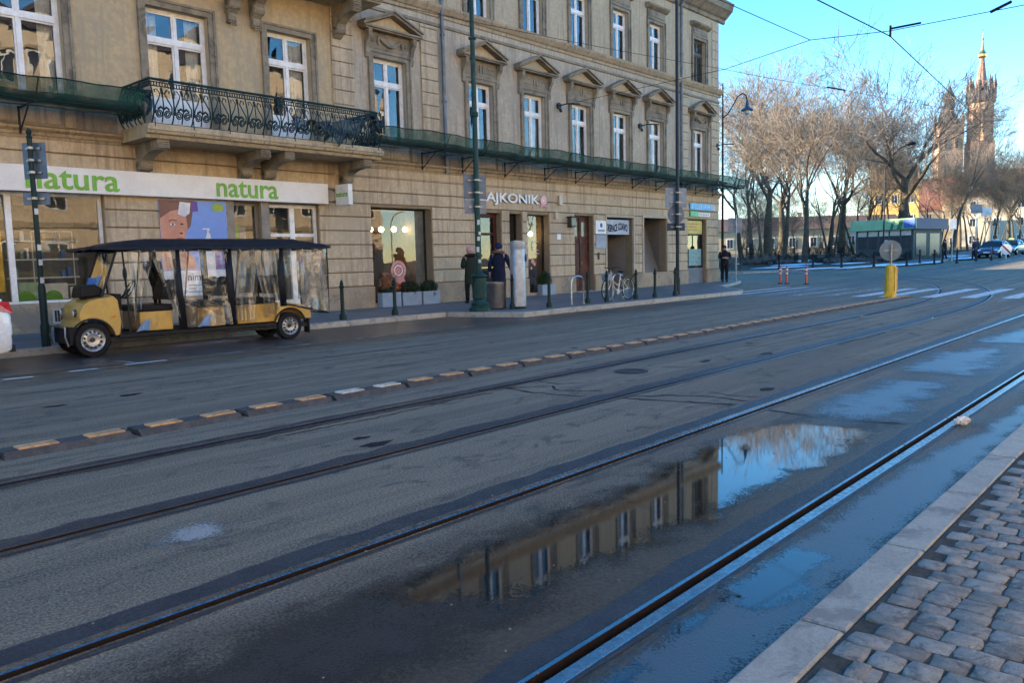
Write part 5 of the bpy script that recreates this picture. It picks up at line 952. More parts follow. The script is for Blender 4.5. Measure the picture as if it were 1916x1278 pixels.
# litter on the rail
bpy_ico = bmesh.new(); bmesh.ops.create_icosphere(bpy_ico, subdivisions=3, radius=.05)
for v in bpy_ico.verts: k = random.uniform(.72,1.15); v.co = Vector((v.co.x*1.5*k, v.co.y*.8*k, v.co.z*.7*k))
me = bpy.data.meshes.new('crumpled_paper'); bpy_ico.to_mesh(me); bpy_ico.free(); me.materials.append(M('paper_white',(.68,.64,.58),.8,c2=(.45,.36,.25),scale=14)); o = link('crumpled_paper', me); o.location = (6.95,1.50,.037); o.rotation_euler = (0,0,-.5); tag(o, 'crumpled white paper lying against the nearest rail', 'litter')
# ================================================================== OVERHEAD WIRES
wm = M('wire_black', (.012,.013,.016), .5)
def wire(name, label, pts, r_=.008, cat='wire', sag=0):
    P = []
    for a, c in zip(pts[:-1], pts[1:]):
        for i in range(8): t_ = i/8; P.append((a[0]+(c[0]-a[0])*t_, a[1]+(c[1]-a[1])*t_, a[2]+(c[2]-a[2])*t_-sag*4*t_*(1-t_)))
    P.append(pts[-1]); o = MB().tube(P, r_, 5).build(name, wm); tag(o, label, cat); return o
wire('contact_wire', 'thick black contact wire over the far tram track', [(-40,5.3,5.5),(13.4,5.2,5.5),(16.6,5.02,5.48),(30,6.2,5.5),(42,12,5.5)], .011)
wire('span_wire', 'span wire from the facade anchor across both tracks', [(23.25,18.1,6.94),(18.9,9.6,6.03),(16.7,6.6,5.74),(16.6,5.02,5.58),(17.6,3.0,5.82),(20,-2.5,6.6)], .008)
wire('pull_wire', 'thin wire running up left from the span wire', [(16.7,6.6,5.74),(14.3,7.4,6.2),(4.7,10.6,8.1)], .008)
wire('feeder_wire', 'thin sagging wire crossing in front of the facade', [(-10,15.5,6.6),(10.8,11.2,6.0),(18.6,9.6,6.0),(23.5,8.4,5.98),(34,6.2,6.1)], .006, sag=.03)
t = thing('wire_insulator', 'black insulator clamp where contact and span wire cross', 'insulator', (16.6,5.02,5.5)); MB().tube([(16.6,5.02,5.47),(16.6,5.02,5.68)], .022, 6).build('hanger', wm, t); MB().tube([(16.6,5.0,5.62),(16.85,4.55,5.68)], .02, 6).build('arm', wm, t)
t = MB().tube([(22.9,8.55,5.985),(23.7,8.36,5.985)], .022, 6).build('wire_insulator', wm); tag(t, 'long dark insulator rod in the thin wire before the trees', 'insulator')
t = MB().tube([(17.35,3.5,5.75),(17.5,3.2,5.9)], .03, 6).build('wire_insulator', wm); tag(t, 'small slanted clamp on the span wire at the upper right', 'insulator')
# ================================================================== YELLOW PASSENGER CART
YN, YB = 13.42, 14.52
cart = thing('passenger_cart', 'long yellow electric sightseeing cart with a black roof and clear plastic side curtains', 'cart', (6.9, 14.0, 0))
cy_ = M('cart_yellow', (.52,.33,.075), .4, c2=(.46,.29,.07), scale=4, coat=.25, spots=(.36,.235,.09)); vin = M('black_vinyl', (.010,.011,.016), .5, c2=(.016,.016,.02), scale=5, spec=.15, bmp=.15, bscale=20); seatm = M('black_seat', (.014,.014,.016), .5, bmp=.2, bscale=60)
plast = glass('clear_plastic', (.93,.92,.88), 2.6, .02, .16, wob=1.0, ior=1.5); wglass = glass('windscreen', (.88,.94,.90), .6, 0, .05, wob=.05)
def side(poly, y0, y1, name, m_, par=cart, bv=.02): return bev(MB().prism(poly, y0, y1, 'xz').build(name, m_, par), bv)
def arch(cx, cz, r_, a0, a1, n=7): return [(cx+r_*math.cos(R(a0+(a1-a0)*i/n)), cz+r_*math.sin(R(a0+(a1-a0)*i/n))) for i in range(n+1)]
nose = [(4.56,.60),(4.53,.68),(4.57,.76),(4.68,.84),(4.86,.905),(5.08,.94),(5.30,.965),(5.36,.90),(5.40,.55),(5.36,.31),(5.28,.33)]+arch(4.93,.27,.345,10,140)
nose = [(5.0-(5.0-x)*.60 if x < 5.0 and z > .585 else x, z) for x, z in nose]
fb = MB(); nY = 6; NP = len(nose)   # bonnet crowned across its width
for j in range(nY+1):
    t = j/nY; y = YN+.03+(YB-YN-.06)*t; c = 1-abs(2*t-1)**3
    for x, z in nose: k = max(0, (5.0-x)/.32)*.7; fz = .035*c*(1 if z > .7 else 0); fb.v.append((x-.05*c*k+.06*(1-c)*k, y, z+fz))
for j in range(nY):
    for i in range(NP): a = j*NP+i; b_ = j*NP+(i+1)%NP; fb.f.append((a, b_, b_+NP, a+NP)); fb.m.append(0)
fb.f += [tuple(range(NP)), tuple(range(nY*NP, nY*NP+NP))]; fb.m += [0, 0]
front = fb.build('front_body', cy_, cart, smooth=True); bev(front, .012)
MB().box(4.86,13.62,.925,4.97,13.78,.958).build('vent_grille', black_m, front)
for y in (YN+.17, YB-.2): MB().lathe([(.06,.06),(.065,0),(.05,-.02)], (4.722,y,.715), 14, axis='x').build('headlight', M('headlight_bezel',(.05,.05,.05),.3), front); MB().lathe([(.001,-.035),(.03,-.032),(.048,-.02)], (4.722,y,.715), 14, axis='x', cap=False).build('headlight_lens', M('lens_pale',(.75,.72,.62),.12), front, smooth=True)
MB().box(4.60,13.5,.22,4.74,14.42,.50).build('bumper', M('bumper_black',(.018,.02,.023),.6), cart); bb = MB(); bb.tube([(4.57,13.5,.20),(4.53,13.5,.35),(4.55,13.55,.50),(4.55,14.35,.50),(4.53,14.42,.35),(4.57,14.42,.20)], .014, 6); bb.build('bull_bar', steel_d, cart)
bev(MB().prism([(4.80,.95),(5.13,.98),(5.15,1.10),(5.05,1.17),(4.84,1.14)], YN+.10, YN+.62, 'xz').build('cowl_bag', seatm, cart), .03)
MB().box(5.22,YN+.06,.22,8.95,YB-.06,.30).build('chassis', black_m, cart); MB().box(5.34,YN+.0,.285,8.2,YN+.22,.335).build('running_board', M('step_black',(.02,.022,.025),.6), cart); MB().box(5.36,YN+.2,.335,8.6,YB-.05,.355).build('floor', M('floor_rubber',(.03,.03,.03),.8), cart)
def wheel(cx, y, r_, w, out, par):
    s_ = -1 if out < 0 else 1; q = MB(); k = r_*.66
    q.lathe([(k,-w/2),(r_*.93,-w/2),(r_,-w*.32),(r_,w*.32),(r_*.93,w/2),(k,w/2)], (cx,y,r_-.004), 32, axis='y', cap=False); tw = q.build('wheel', tyre, par, smooth=True)
    y1 = y+s_*w*.40; q = MB(); q.lathe([(k,s_*w*.5),(k*.98,s_*w*.44),(k*.86,s_*w*.36),(k*.80,s_*w*.30),(k*.55,s_*w*.42),(k*.50,s_*w*.40),(k*.30,s_*w*.30),(.001,s_*w*.30)], (cx,y,r_-.004), 32, axis='y', cap=False); q.build('rim', M('rim_silver',(.50,.49,.47),.4,metal=.7,c2=(.36,.35,.33),scale=9,spots=(.2,.17,.14)), tw, smooth=True)
    for i in range(12): a = 2*math.pi*(i+.5)/12; q = MB(); q.lathe([(.001,-.008),(.02,-.008),(.02,.008),(.001,.008)], (cx+k*.69*math.cos(a), y+s_*w*.365, r_-.004+k*.69*math.sin(a)), 7, axis='y'); q.build('rim_slot', black_m, tw)
    MB().lathe([(.001,-.02),(.035,-.02),(.04,.02),(.001,.02)], (cx, y+s_*w*.36, r_-.004), 10, axis='y').build('hub_cap', M('hub_dark',(.06,.055,.05),.6), tw)
for cx, y, r_, o_ in ((4.93,YN+.10,.285,-1),(4.93,YB-.10,.285,1),(8.50,YN+.10,.262,-1),(8.50,YB-.10,.262,1)): wheel(cx, y, r_, .17, o_, cart)
# windscreen, posts
ws = MB().tube([(5.12,YN+.06,.96),(5.40,YN+.06,1.71)], .022, 6).tube([(5.12,YB-.06,.96),(5.40,YB-.06,1.71)], .022, 6).tube([(5.12,YN+.06,.98),(5.12,YB-.06,.98)], .018, 6).tube([(5.39,YN+.06,1.68),(5.39,YB-.06,1.68)], .018, 6).tube([(5.26,13.98,.98),(5.39,13.98,1.68)], .014, 6).build('windscreen_frame', black_m, cart)
MB().quad((5.125,YN+.08,.98),(5.125,YB-.08,.98),(5.39,YB-.08,1.67),(5.39,YN+.08,1.67)).build('windscreen', wglass, ws, fix=False)
bluep = M('blue_paper', (.06,.22,.55), .6); MB().quad((5.115,14.0,1.02),(5.115,14.42,1.02),(5.21,14.42,1.27),(5.21,14.0,1.27)).build('blue_notice', bluep, cart, fix=False); MB().quad((5.15,13.82,1.06),(5.15,14.05,1.06),(5.24,14.05,1.30),(5.24,13.82,1.30)).build('blue_notice', M('pale_blue_paper',(.25,.42,.68),.6), cart, fix=False)
for y in (YN+.04, YB-.04): MB().tube([(5.49,y,1.71),(5.52,y,1.0),(5.54,y,.36)], .016, 6).build('front_post', black_m, cart)
for x0_, x1_ in ((6.36,6.43),(7.31,7.34),(8.33,8.38)):
    for y in (YN, YB): MB().add([(x0_-.065,y-.012,1.74),(x0_+.065,y-.012,1.74),(x0_+.065,y+.012,1.74),(x0_-.065,y+.012,1.74),(x0_-.045,y-.012,1.05),(x0_+.075,y-.03,1.05),(x0_+.075,y+.012,1.05),(x0_-.045,y+.012,1.05),(x1_-.07,y-.012,.36 if x1_ < 8 else .64),(x1_+.06,y-.012,.36 if x1_ < 8 else .64),(x1_+.06,y+.012,.36 if x1_ < 8 else .64),(x1_-.07,y+.012,.36 if x1_ < 8 else .64)], [(0,1,5,4),(1,2,6,5),(2,3,7,6),(3,0,4,7),(4,5,9,8),(5,6,10,9),(6,7,11,10),(7,4,8,11),(0,3,2,1),(8,9,10,11)]).build('curtain_strap', vin, cart, smooth='all')
for x in (6.1,7.0,8.0): MB().tube([(x,YB-.1,1.74),(x-.14,YB-.1,.75)], .015, 6).build('rear_post', black_m, cart)
# roof: valance all round, crowned top
def roofz(x, y): 
    e = min((x-4.98)/.95, (9.40-x)/.55, 1.0); s_ = min((y-13.30)/.42, (14.74-y)/.42, 1.0); k = max(0., min(e, s_)); return 1.765+.145*k-.012*math.sin(x*6.5)*(1 if .05 < k < .95 else 0)
nx, ny = 40, 12; q = MB()
for i in range(nx+1):
    for j in range(ny+1): x = 4.98+4.42*i/nx; y = 13.30+1.44*j/ny; q.v.append((x, y, roofz(x, y)))
for i in range(nx):
    for j in range(ny): a = i*(ny+1)+j; q.f.append((a,a+1,a+ny+2,a+ny+1)); q.m.append(0)
ring = [i*(ny+1) for i in range(nx+1)]+[nx*(ny+1)+j for j in range(1,ny+1)]+[i*(ny+1)+ny for i in range(nx-1,-1,-1)]+[j for j in range(ny-1,0,-1)]
base = len(q.v); 
for k, i in enumerate(ring): p = q.v[i]; q.v.append((p[0], p[1], 1.712+.010*math.sin(k*1.3)+.008*math.sin(k*.45)))
for k in range(len(ring)): a, b_ = ring[k], ring[(k+1)%len(ring)]; q.f.append((a, b_, base+(k+1)%len(ring), base+k)); q.m.append(0)
rf_ = q.build('roof', vin, cart, smooth='all')
rg = MB()
for i in range(15): x = 5.7+.255*i; rg.tube([(x,13.295,1.705),(x+.01,13.288,1.68),(x+.02,13.295,1.66)], .006, 4)
rg.build('curtain_rings', steel, rf_)['kind'] = 'stuff'; MB().tube([(5.2,YN,1.72),(9.3,YN,1.72)], .016, 5).tube([(5.2,YB,1.72),(9.3,YB,1.72)], .016, 5).tube([(9.3,YN,1.72),(9.3,YB,1.72)], .016, 5).build('roof_frame', black_m, rf_)
# seats
def seat(x0, x1, zt, back=True, panel=True):
    p = bev(MB().box(x0,YN+.10,.355,x1,YB-.10,zt).build('seat_box', cy_, cart), .015); bev(MB().box(x0-.03,YN+.08,zt+.002,x1+.02,YB-.08,zt+.11).build('cushion', seatm, p), .03)
    if back:
        pb = MB(); ny_ = 16
        for s_, (xa, dz) in enumerate(((x1-.02,0),(x1+.06,0))):
            for j in range(ny_+1): t = j/ny_; y = YN+.12+(YB-YN-.24)*t; pb.v += [(xa, y, zt+.18), (xa+.08, y, zt+.46+.07*abs(math.sin(t*2*math.pi)))]
        n2 = 2*(ny_+1)
        for j in range(ny_): a = 2*j; pb.f += [(a,a+1,a+3,a+2),(a+n2,a+2+n2,a+3+n2,a+1+n2),(a+1,a+1+n2,a+3+n2,a+3),(a,a+2,a+2+n2,a+n2)]; pb.m += [0]*4
        pb.f += [(0,n2,n2+1,1),(2*ny_,2*ny_+1,2*ny_+1+n2,2*ny_+n2)]; pb.m += [0,0]; pb.build('backrest', seatm, p)
        MB().tube([(x1+.05,YN+.2,zt+.05),(x1+.05,YN+.2,zt+.3)], .012, 5).tube([(x1+.05,YB-.2,zt+.05),(x1+.05,YB-.2,zt+.3)], .012, 5).build('backrest_stay', steel_d, p)
seat(5.72,6.28,.68); seat(6.72,7.24,.70); seat(7.48,8.24,.70)
for yh in (13.75,14.25): MB().ell((6.16,yh,1.44), (.07,.13,.10), 12, 8).tube([(6.25,yh,1.1),(6.18,yh,1.36)], .05, 7).build('headrest', seatm, cart, smooth=True)
sw = MB(); c = Vector((5.66,13.76,1.06)); u = Vector((.5,0,.86)); v = Vector((0,1,0)); sw.tube([c+(u*math.cos(a)+v*math.sin(a))*.17 for a in [2*math.pi*i/20 for i in range(21)]], .013, 6, cap=False); sw.tube([c, c+Vector((-.3,0,-.28))], .02, 6); sw.tube([c-u*.17, c+u*.17], .012, 5); sw.build('steering_wheel', black_m, cart); MB().box(5.34,YN+.1,.75,5.44,YB-.1,1.0).build('dashboard', seatm, cart)
mr = MB().ell((5.46,YN-.10,1.33), (.03,.065,.11), 12, 8); mr.tube([(5.5,YN+.02,1.12),(5.47,YN-.08,1.24)], .012, 5); mr.build('mirror', black_m, cart, smooth=True)
# rear fender and tail
rp = [(8.22,.36),(8.24,.72),(8.52,.70),(8.80,.64),(8.95,.56),(8.97,.38),(8.84,.38)]+arch(8.50,.262,.33,20,162)
for y0_, y1_ in ((YN+.01,YN+.20),(YB-.20,YB-.01)): side(rp, y0_, y1_, 'rear_fender', cy_)
MB().tube([a for a in [(x,YN+.005,z) for x, z in arch(8.50,.262,.335,15,165,10)]], .018, 6).build('arch_trim', black_m, cart); MB().box(8.24,YN+.2,.355,8.95,YB-.2,.60).build('rear_deck', cy_, cart)
MB().tube([(8.38,YN-.01,.69),(9.38,YN-.01,.46),(9.38,YB+.01,.46),(8.38,YB+.01,.69)], .018, 6).build('tail_frame', black_m, cart); MB().box(8.90,YN+.02,.10,8.93,YN+.2,.40).build('mud_flap', M('rubber_black',(.02,.02,.02),.7), cart); MB().box(8.90,YB-.2,.10,8.93,YB-.02,.40).build('mud_flap', M('rubber_black',(.02,.02,.02),.7), cart)
[MB().tube([(9.38,yy,1.72),(9.37,yy,.46)], .012, 5).build('tail_post', black_m, cart) for yy in (YN, YB)]
# clear curtains: hung in folds, some gathered to one side
def sheet_c(x0t, x1t, x0b, x1b, zb0, zb1, y, name='plastic_curtain', nx=26, nz=18, amp=.034):
    q = MB(); ph = random.uniform(0,6)
    for i in range(nx+1):
        t = i/nx
        for j in range(nz+1):
            s_ = j/nz; e = s_**1.4; x = (x0t+(x1t-x0t)*t)*(1-e)+(x0b+(x1b-x0b)*t)*e; z = 1.72+((zb0+(zb1-zb0)*t)-1.72)*s_
            q.v.append((x, y+amp*(math.sin(t*15+ph+s_*3)+.6*math.sin(t*31+ph*2-s_*5))*(.4+.8*s_)+.02*math.sin(s_*7+t*4), z))
    for i in range(nx):
        for j in range(nz): a = i*(nz+1)+j; q.f.append((a,a+1,a+nz+2,a+nz+1)); q.m.append(0)
    return q.build(name, plast, cart, smooth='all', fix=False)
sheet_c(5.95,6.36,6.15,6.42,.95,.40,YN-.01); sheet_c(5.55,5.98,5.56,5.80,.40,.98,YN-.012,amp=.045); sheet_c(6.42,7.28,6.48,7.30,.36,.38,YN-.01); sheet_c(7.38,7.95,7.40,7.75,.42,.42,YN-.012); sheet_c(7.80,8.30,8.0,8.34,.42,.66,YN-.014,amp=.045); sheet_c(8.42,9.36,8.46,9.36,.66,.46,YN-.01,amp=.045)
q = MB(); 
for i in range(13):
    for j in range(9): q.v.append((9.385+.02*math.sin(i*1.7+j*.6), YN+(YB-YN)*i/12, 1.70-1.22*j/8))
for i in range(12):
    for j in range(8): a = i*9+j; q.f.append((a,a+1,a+10,a+9)); q.m.append(0)
q.build('plastic_curtain', plast, cart, smooth='all', fix=False)
tp = M('blue_tarp', (.16,.25,.40), .6)
for x, z in ((5.60,.36),(6.66,.36)): MB().add([(x,YN-.03,z),(x+.22,YN-.04,z+.01),(x+.26,YN-.02,z+.22),(x+.12,YN-.05,z+.16),(x+.1,YN-.09,z+.03)], [(0,4,3),(0,1,4),(1,2,4),(2,3,4)]).build('curtain_hem', tp, cart, fix=False)
MB().tube([(x,YN+.022,z) for x, z in arch(4.93,.27,.35,8,142,12)], .014, 6).build('arch_trim', black_m, cart); MB().tube([(5.37,YN+.022,.33),(5.405,YN+.022,.56),(5.365,YN+.022,.92)], .007, 5).build('panel_seam', black_m, cart); MB().box(5.24,YN+.018,.62,5.31,YN+.032,.65).build('side_reflector', M('amber_lens',(.65,.22,.02),.25), cart); MB().tube([(5.14,13.7,1.0),(5.25,13.95,1.28)], .008, 5).build('wiper', black_m, cart)
cart.location = (6.90,13.90,0); cart.scale = (.965,1,1); cart.rotation_euler = (0,0,R(-4.8))
# ================================================================== CARS
def loft(b, rings, mi=0, cap=True):
    o = len(b.v); k = len(rings[0])
    for r_ in rings: b.v += [tuple(p) for p in r_]
    for i in range(len(rings)-1):
        for j in range(k-1): a = o+i*k+j; b.f.append((a,a+1,a+k+1,a+k)); b.m.append(mi)
    if cap: b.f += [tuple(o+j for j in range(k)), tuple(o+(len(rings)-1)*k+j for j in range(k))]; b.m += [mi, mi]
def car(name, label, loc, rz, paint_, group=None, cat='car', hatch=True):
    """local: front towards -x, length 4.2"""
    t = thing(name, label, cat, (0,0,0), group); b = MB(); st_ = [(-2.10,.62,.30,.52,.60),(-2.06,.74,.24,.62,.68),(-1.85,.82,.20,.72,.78),(-1.3,.86,.20,.84,.90),(-.75,.88,.20,.93,.98),(0,.89,.20,.95,1.0),(1.0,.89,.20,.98,1.02),(1.6,.87,.22,.99,1.03),(1.9,.82,.24,.98,1.02),(2.05,.76,.26,.90,.96),(2.11,.68,.34,.72,.76)]
    R_ = []
    for x, hw, zb, zs, zt in st_:
        half = [(x,hw*.88,zb),(x,hw*.98,zb+.12),(x,hw,(zb+zs)/2+.05),(x,hw*.97,zs-.05),(x,hw*.90,zs),(x,hw*.5,zt)]
        R_.append(half+[(x,0,zt+.015)]+[(p[0],-p[1],p[2]) for p in reversed(half)])
    loft(b, R_); body = b.build('body', paint_, t, smooth='all'); s_ = body.modifiers.new('sub', 'SUBSURF'); s_.levels = 1; s_.render_levels = 2
    gl_ = MB(); gs = [(-.85,.80,.97,.97),(-.25,.74,1.0,1.38),(.3,.70,1.0,1.45),(1.1,.70,1.02,1.44),(1.55,.72,1.02,1.34),(1.95,.76,1.02,1.04)]; rr = []
    for x, hw, z0_, z1_ in gs: rr.append([(x,hw,z0_-.04),(x,hw*.86 if z1_ > 1.1 else hw*.98,z1_-.04),(x,hw*.7,z1_),(x,0,z1_+.02),(x,-hw*.7,z1_),(x,-hw*.86 if z1_ > 1.1 else -hw*.98,z1_-.04),(x,-hw,z0_-.04)])
    loft(gl_, rr); gm = gl_.build('windows', M('car_glass',(.012,.016,.02),.06,spec=.8), t, smooth='all')
    rf2 = MB(); rr = [[(x, y, z+.012) for x, y, z in ((x,hw*.74,z1_-.012),(x,hw*.55,z1_+.004),(x,0,z1_+.024),(x,-hw*.55,z1_+.004),(x,-hw*.74,z1_-.012))] for x, hw, z0_, z1_ in gs[1:5]]; loft(rf2, rr, cap=False); rf2.build('roof', paint_, t, smooth='all')
    for xx, dx in ((-.82,.55),(1.93,-.38)):
        for s2 in (-1,1): MB().tube([(xx,s2*.80,.98),(xx+dx,s2*.645,1.37)], .035, 6).build('pillar', paint_, t)
    for xx in (.45,): 
        for s2 in (-1,1): MB().tube([(xx,s2*.88,.98),(xx,s2*.61,1.40)], .03, 6).build('pillar', black_m, t)
    for xx in (-1.32,1.28):
        for s2 in (-1,1):
            q = MB(); q.lathe([(.2,-.1),(.29,-.1),(.315,-.06),(.315,.06),(.29,.1),(.2,.1)], (xx,s2*.80,.315), 22, axis='y', cap=False); w_ = q.build('wheel', tyre, t, smooth=True); MB().lathe([(.21,s2*.09),(.18,s2*.06),(.06,s2*.085),(.001,s2*.085)], (xx,s2*.80,.315), 18, axis='y', cap=False).build('rim', M('alloy',(.4,.4,.4),.35,metal=.8), w_, smooth=True)
    for s2 in (-1,1):
        MB().ell((-2.0,s2*.62,.66), (.08,.17,.07), 12, 8).build('headlight', M('headlight_clear',(.85,.87,.9),.1), t, smooth=True)
        MB().add([(2.13,s2*.50,.80),(2.10,s2*.70,.80),(1.88,s2*.845,.86),(1.86,s2*.845,.98),(2.04,s2*.74,.98),(2.12,s2*.52,.95)], [(0,1,4,5),(1,2,3,4)]).build('tail_light', M('tail_red',(.55,.012,.012),.15,c2=(.45,.01,.01)), t); MB().add([(2.105,s2*.55,.43),(2.06,s2*.755,.44),(2.06,s2*.755,.50),(2.105,s2*.55,.49)], [(0,1,2,3)]).build('reflector', M('reflector_red',(.25,.02,.03),.2), t)
        MB().ell((-.72,s2*.98,.98), (.07,.09,.06), 10, 6).build('mirror', paint_, t, smooth=True)
    MB().box(-2.145,-.26,.42,-2.13,.26,.53).build('number_plate', white_p, t); MB().box(-2.125,-.5,.30,-2.10,.5,.40).build('grille', black_m, t); MB().box(2.06,-.62,.24,2.12,.62,.34).build('rear_apron', black_m, t)
    t.location = loc; t.rotation_euler = (0,0,rz); return t
cwhite = M('car_white', (.72,.72,.72), .25, c2=(.68,.68,.68), scale=2, coat=.6); cnavy = M('car_navy', (.02,.04,.10), .25, coat=.6, c2=(.015,.03,.08)); csil = M('car_silver_blue', (.35,.42,.50), .25, coat=.6)
car('parked_car', 'white hatchback seen by its rear corner at the left edge', (1.62,13.72,0), 0, cwhite)
# taxis along the park
def taxi_sign(par, m_): 
    b = MB().prism([(-.25,1.44),(.25,1.44),(.2,1.58),(-.2,1.58)], .32, .46, 'yz'); return bev(b.build('taxi_sign', m_, par), .02)
for i, (px, dep, pm, lab) in enumerate(((1843,68,cnavy,'dark blue taxi with a white roof sign at the head of the parked row'),(1873,76,cnavy,'second dark taxi in the parked row, green roof sign'),(1896,84,csil,'third car in the parked row, silver blue'),(1909,93,cwhite,'fourth car in the parked row, white'),(1921,103,cnavy,'farthest car at the right end of the parked row'))):
    x, y, z = at(px, dep); c_ = car('taxi' if i < 2 else 'parked_car', lab, (x,y,z), R(-3), pm, 'cars parked along the park kerb', 'taxi' if i < 2 else 'car')
    if i < 2: taxi_sign(c_, white_p if i == 0 else M('taxi_sign_green',(.25,.5,.15),.5)); [MB().box(-1.0,s2*.885-.006,.50,1.3,s2*.885+.006,.72).build('lit_flank', M('taxi_lit_flank',(.62,.58,.22),.5), c_) for s2 in (-1,1)]  # pale strips paint the bright light on the taxi flanks
# ================================================================== PEOPLE
skinm = M('skin', (.50,.30,.22), .6)
def person(name, label, loc, rz, H, coat, legs, hat, hatc, arms, stride=.0, hood=None, hem=.62, shoes=(.02,.02,.02)):
    t = thing(name, label, 'person', (0,0,0)); k = H/1.70
    J = [(0,0,.93),(0,.01,1.12),(0,.0,1.34),(0,.0,1.46),(0,-.02,1.53),(0,-.03,1.62),(0,-.13,1.575)]; Rr = [.13,.125,.14,.052,.07,.088,.018]; E = [(0,1),(1,2),(2,3),(3,4),(4,5),(4,6)]
    legj = {}
    for s_ in (-1,1):
        i = len(J); f_ = stride*s_; J += [(s_*.09,0,.88),(s_*.095,-.02-f_*.5,.50),(s_*.095,.03-f_,.09),(s_*.10,-.12-f_,.045)]; Rr += [.095,.062,.045,.042]; E += [(0,i),(i,i+1),(i+1,i+2),(i+2,i+3)]; legj[s_] = i
        sh_, el, wr, pa = arms[0 if s_ < 0 else 1]; i = len(J); J += [sh_, el, wr, pa]; Rr += [.062,.045,.03,.034]; E += [(2,i),(i,i+1),(i+1,i+2),(i+2,i+3)]
        d = (Vector(pa)-Vector(wr)).normalized(); sdv = d.cross(Vector((s_,.2,.1))).normalized()
        for q in range(4):
            b0_ = Vector(pa)+sdv*(.028-.0185*q); L = (.062,.07,.066,.052)[q]; n_ = len(J); J += [tuple(b0_+d*.03), tuple(b0_+d*(.03+L*.55)), tuple(b0_+d*(.03+L)+Vector((-s_*.014,-.01,0)))]; Rr += [.009,.0085,.007]; E += [(i+3,n_),(n_,n_+1),(n_+1,n_+2)]
        n_ = len(J); J += [tuple(Vector(wr)+d*.03+sdv*.04), tuple(Vector(wr)+d*.065+sdv*.055)]; Rr += [.011,.009]; E += [(i+2,n_),(n_,n_+1)]
    me = bpy.data.meshes.new('body'); me.from_pydata(J, E, []); me.materials.append(skinm); o = link('body', me, t); m_ = o.modifiers.new('skin', 'SKIN'); m_.use_smooth_shade = True
    for i, r_ in enumerate(Rr): me.skin_vertices[0].data[i].radius = (r_, r_); me.skin_vertices[0].data[i].use_root = (i == 0)
    s2 = o.modifiers.new('sub', 'SUBSURF'); s2.levels = 1; s2.render_levels = 1
    cm = M(coat[0], coat[1], .85, bmp=.3, bscale=30); lm = M(legs[0], legs[1], .85, bmp=.3, bscale=30)
    rings = [(hem,.20,.155),(hem+.12,.20,.155),(.95,.185,.15),(1.08,.175,.145),(1.25,.20,.15),(1.36,.205,.145),(1.42,.16,.125),(1.47,.085,.085),(1.50,.075,.08)]; b = MB(); n = 18
    for z, rx, ry in rings:
        for q in range(n): a = 2*math.pi*q/n; w = 1+.03*math.sin(q*3+z*20); b.v.append((rx*math.cos(a)*w, ry*math.sin(a)*w+.0, z+.012*math.sin(q*2.3)))
    for i in range(len(rings)-1):
        for q in range(n): b.f.append((i*n+q, i*n+(q+1)%n, (i+1)*n+(q+1)%n, (i+1)*n+q)); b.m.append(0)
    for sh_, el, wr, pa in arms: b.tube([tuple(Vector(sh_)*.94+Vector((0,0,.08))), sh_, tuple(Vector(sh_).lerp(Vector(el),.5)), el, tuple(Vector(el).lerp(Vector(wr),.5)), wr], [.06,.082,.078,.068,.06,.052], 10)
    co = b.build('coat', cm, t, smooth='all'); s3 = co.modifiers.new('sub', 'SUBSURF'); s3.levels = 1; s3.render_levels = 1
    b = MB()
    for s_ in (-1,1): i = legj[s_]; b.tube([J[i], tuple(Vector(J[i]).lerp(Vector(J[i+1]),.5)), J[i+1], tuple(Vector(J[i+1]).lerp(Vector(J[i+2]),.5)), J[i+2]], [.105,.095,.075,.068,.06], 10)
    b.build('trousers', lm, t, smooth='all'); sm_ = M('shoe_%d' % int(shoes[0]*100), shoes, .6)
    for s_ in (-1,1): i = legj[s_]; p = J[i+2]; MB().ell((p[0],p[1]-.06,.05), (.048,.135,.05), 12, 6).build('shoe', sm_, t, smooth='all')
    hm = M(hatc[0], hatc[1], .9, bmp=.4, bscale=60)
    if hat == 'beanie': MB().ell((0,-.02,1.655), (.108,.118,.10), 14, 8).lathe([(.11,1.60),(.118,1.62),(.118,1.66),(.108,1.68)], (0,-.02,0), 14, cap=False).build('hat', hm, t, smooth='all')
    elif hat == 'cap': MB().ell((0,-.02,1.66), (.105,.115,.085), 14, 8).add([(-.08,-.12,1.64),(.08,-.12,1.64),(.06,-.21,1.625),(-.06,-.21,1.625)], [(0,1,2,3)]).build('hat', hm, t, smooth=True)
    else: MB().ell((0,.0,1.645), (.10,.108,.095), 14, 8).build('hair', hm, t, smooth='all')
    if hood: b = MB(); b.tube([(.15*math.cos(a), .02+.13*math.sin(a), 1.46+.03*math.sin(a)) for a in [2*math.pi*i/16 for i in range(17)]], .05, 8, cap=False); b.build('hood', M(hood[0], hood[1], .95, bmp=.8, bscale=80), t, smooth='all')
    for s_ in (-1,1): MB().ell((s_*.032,-.108,1.605), (.011,.006,.007), 8, 5).build('eye', M('eye_dark',(.02,.015,.012),.3), t, smooth='all'); MB().ell((s_*.088,-.02,1.585), (.012,.02,.03), 8, 5).build('ear', skinm, t, smooth='all')
    MB().ell((0,-.112,1.535), (.026,.006,.007), 8, 5).build('mouth', M('lip_red',(.3,.1,.09),.5), t, smooth='all')
    t.location = loc; t.rotation_euler = (0,0,rz); t.scale = (k,)*3; return t
def hang(out=.06, fwd=0): return [((-.19,0,1.40),(-.24-out,.03,1.13),(-.25-out,-.03-fwd,.90),(-.25-out,-.05-fwd,.82)), ((.19,0,1.40),(.24+out,.03,1.13),(.25+out,-.03-fwd,.90),(.25+out,-.05-fwd,.82))]
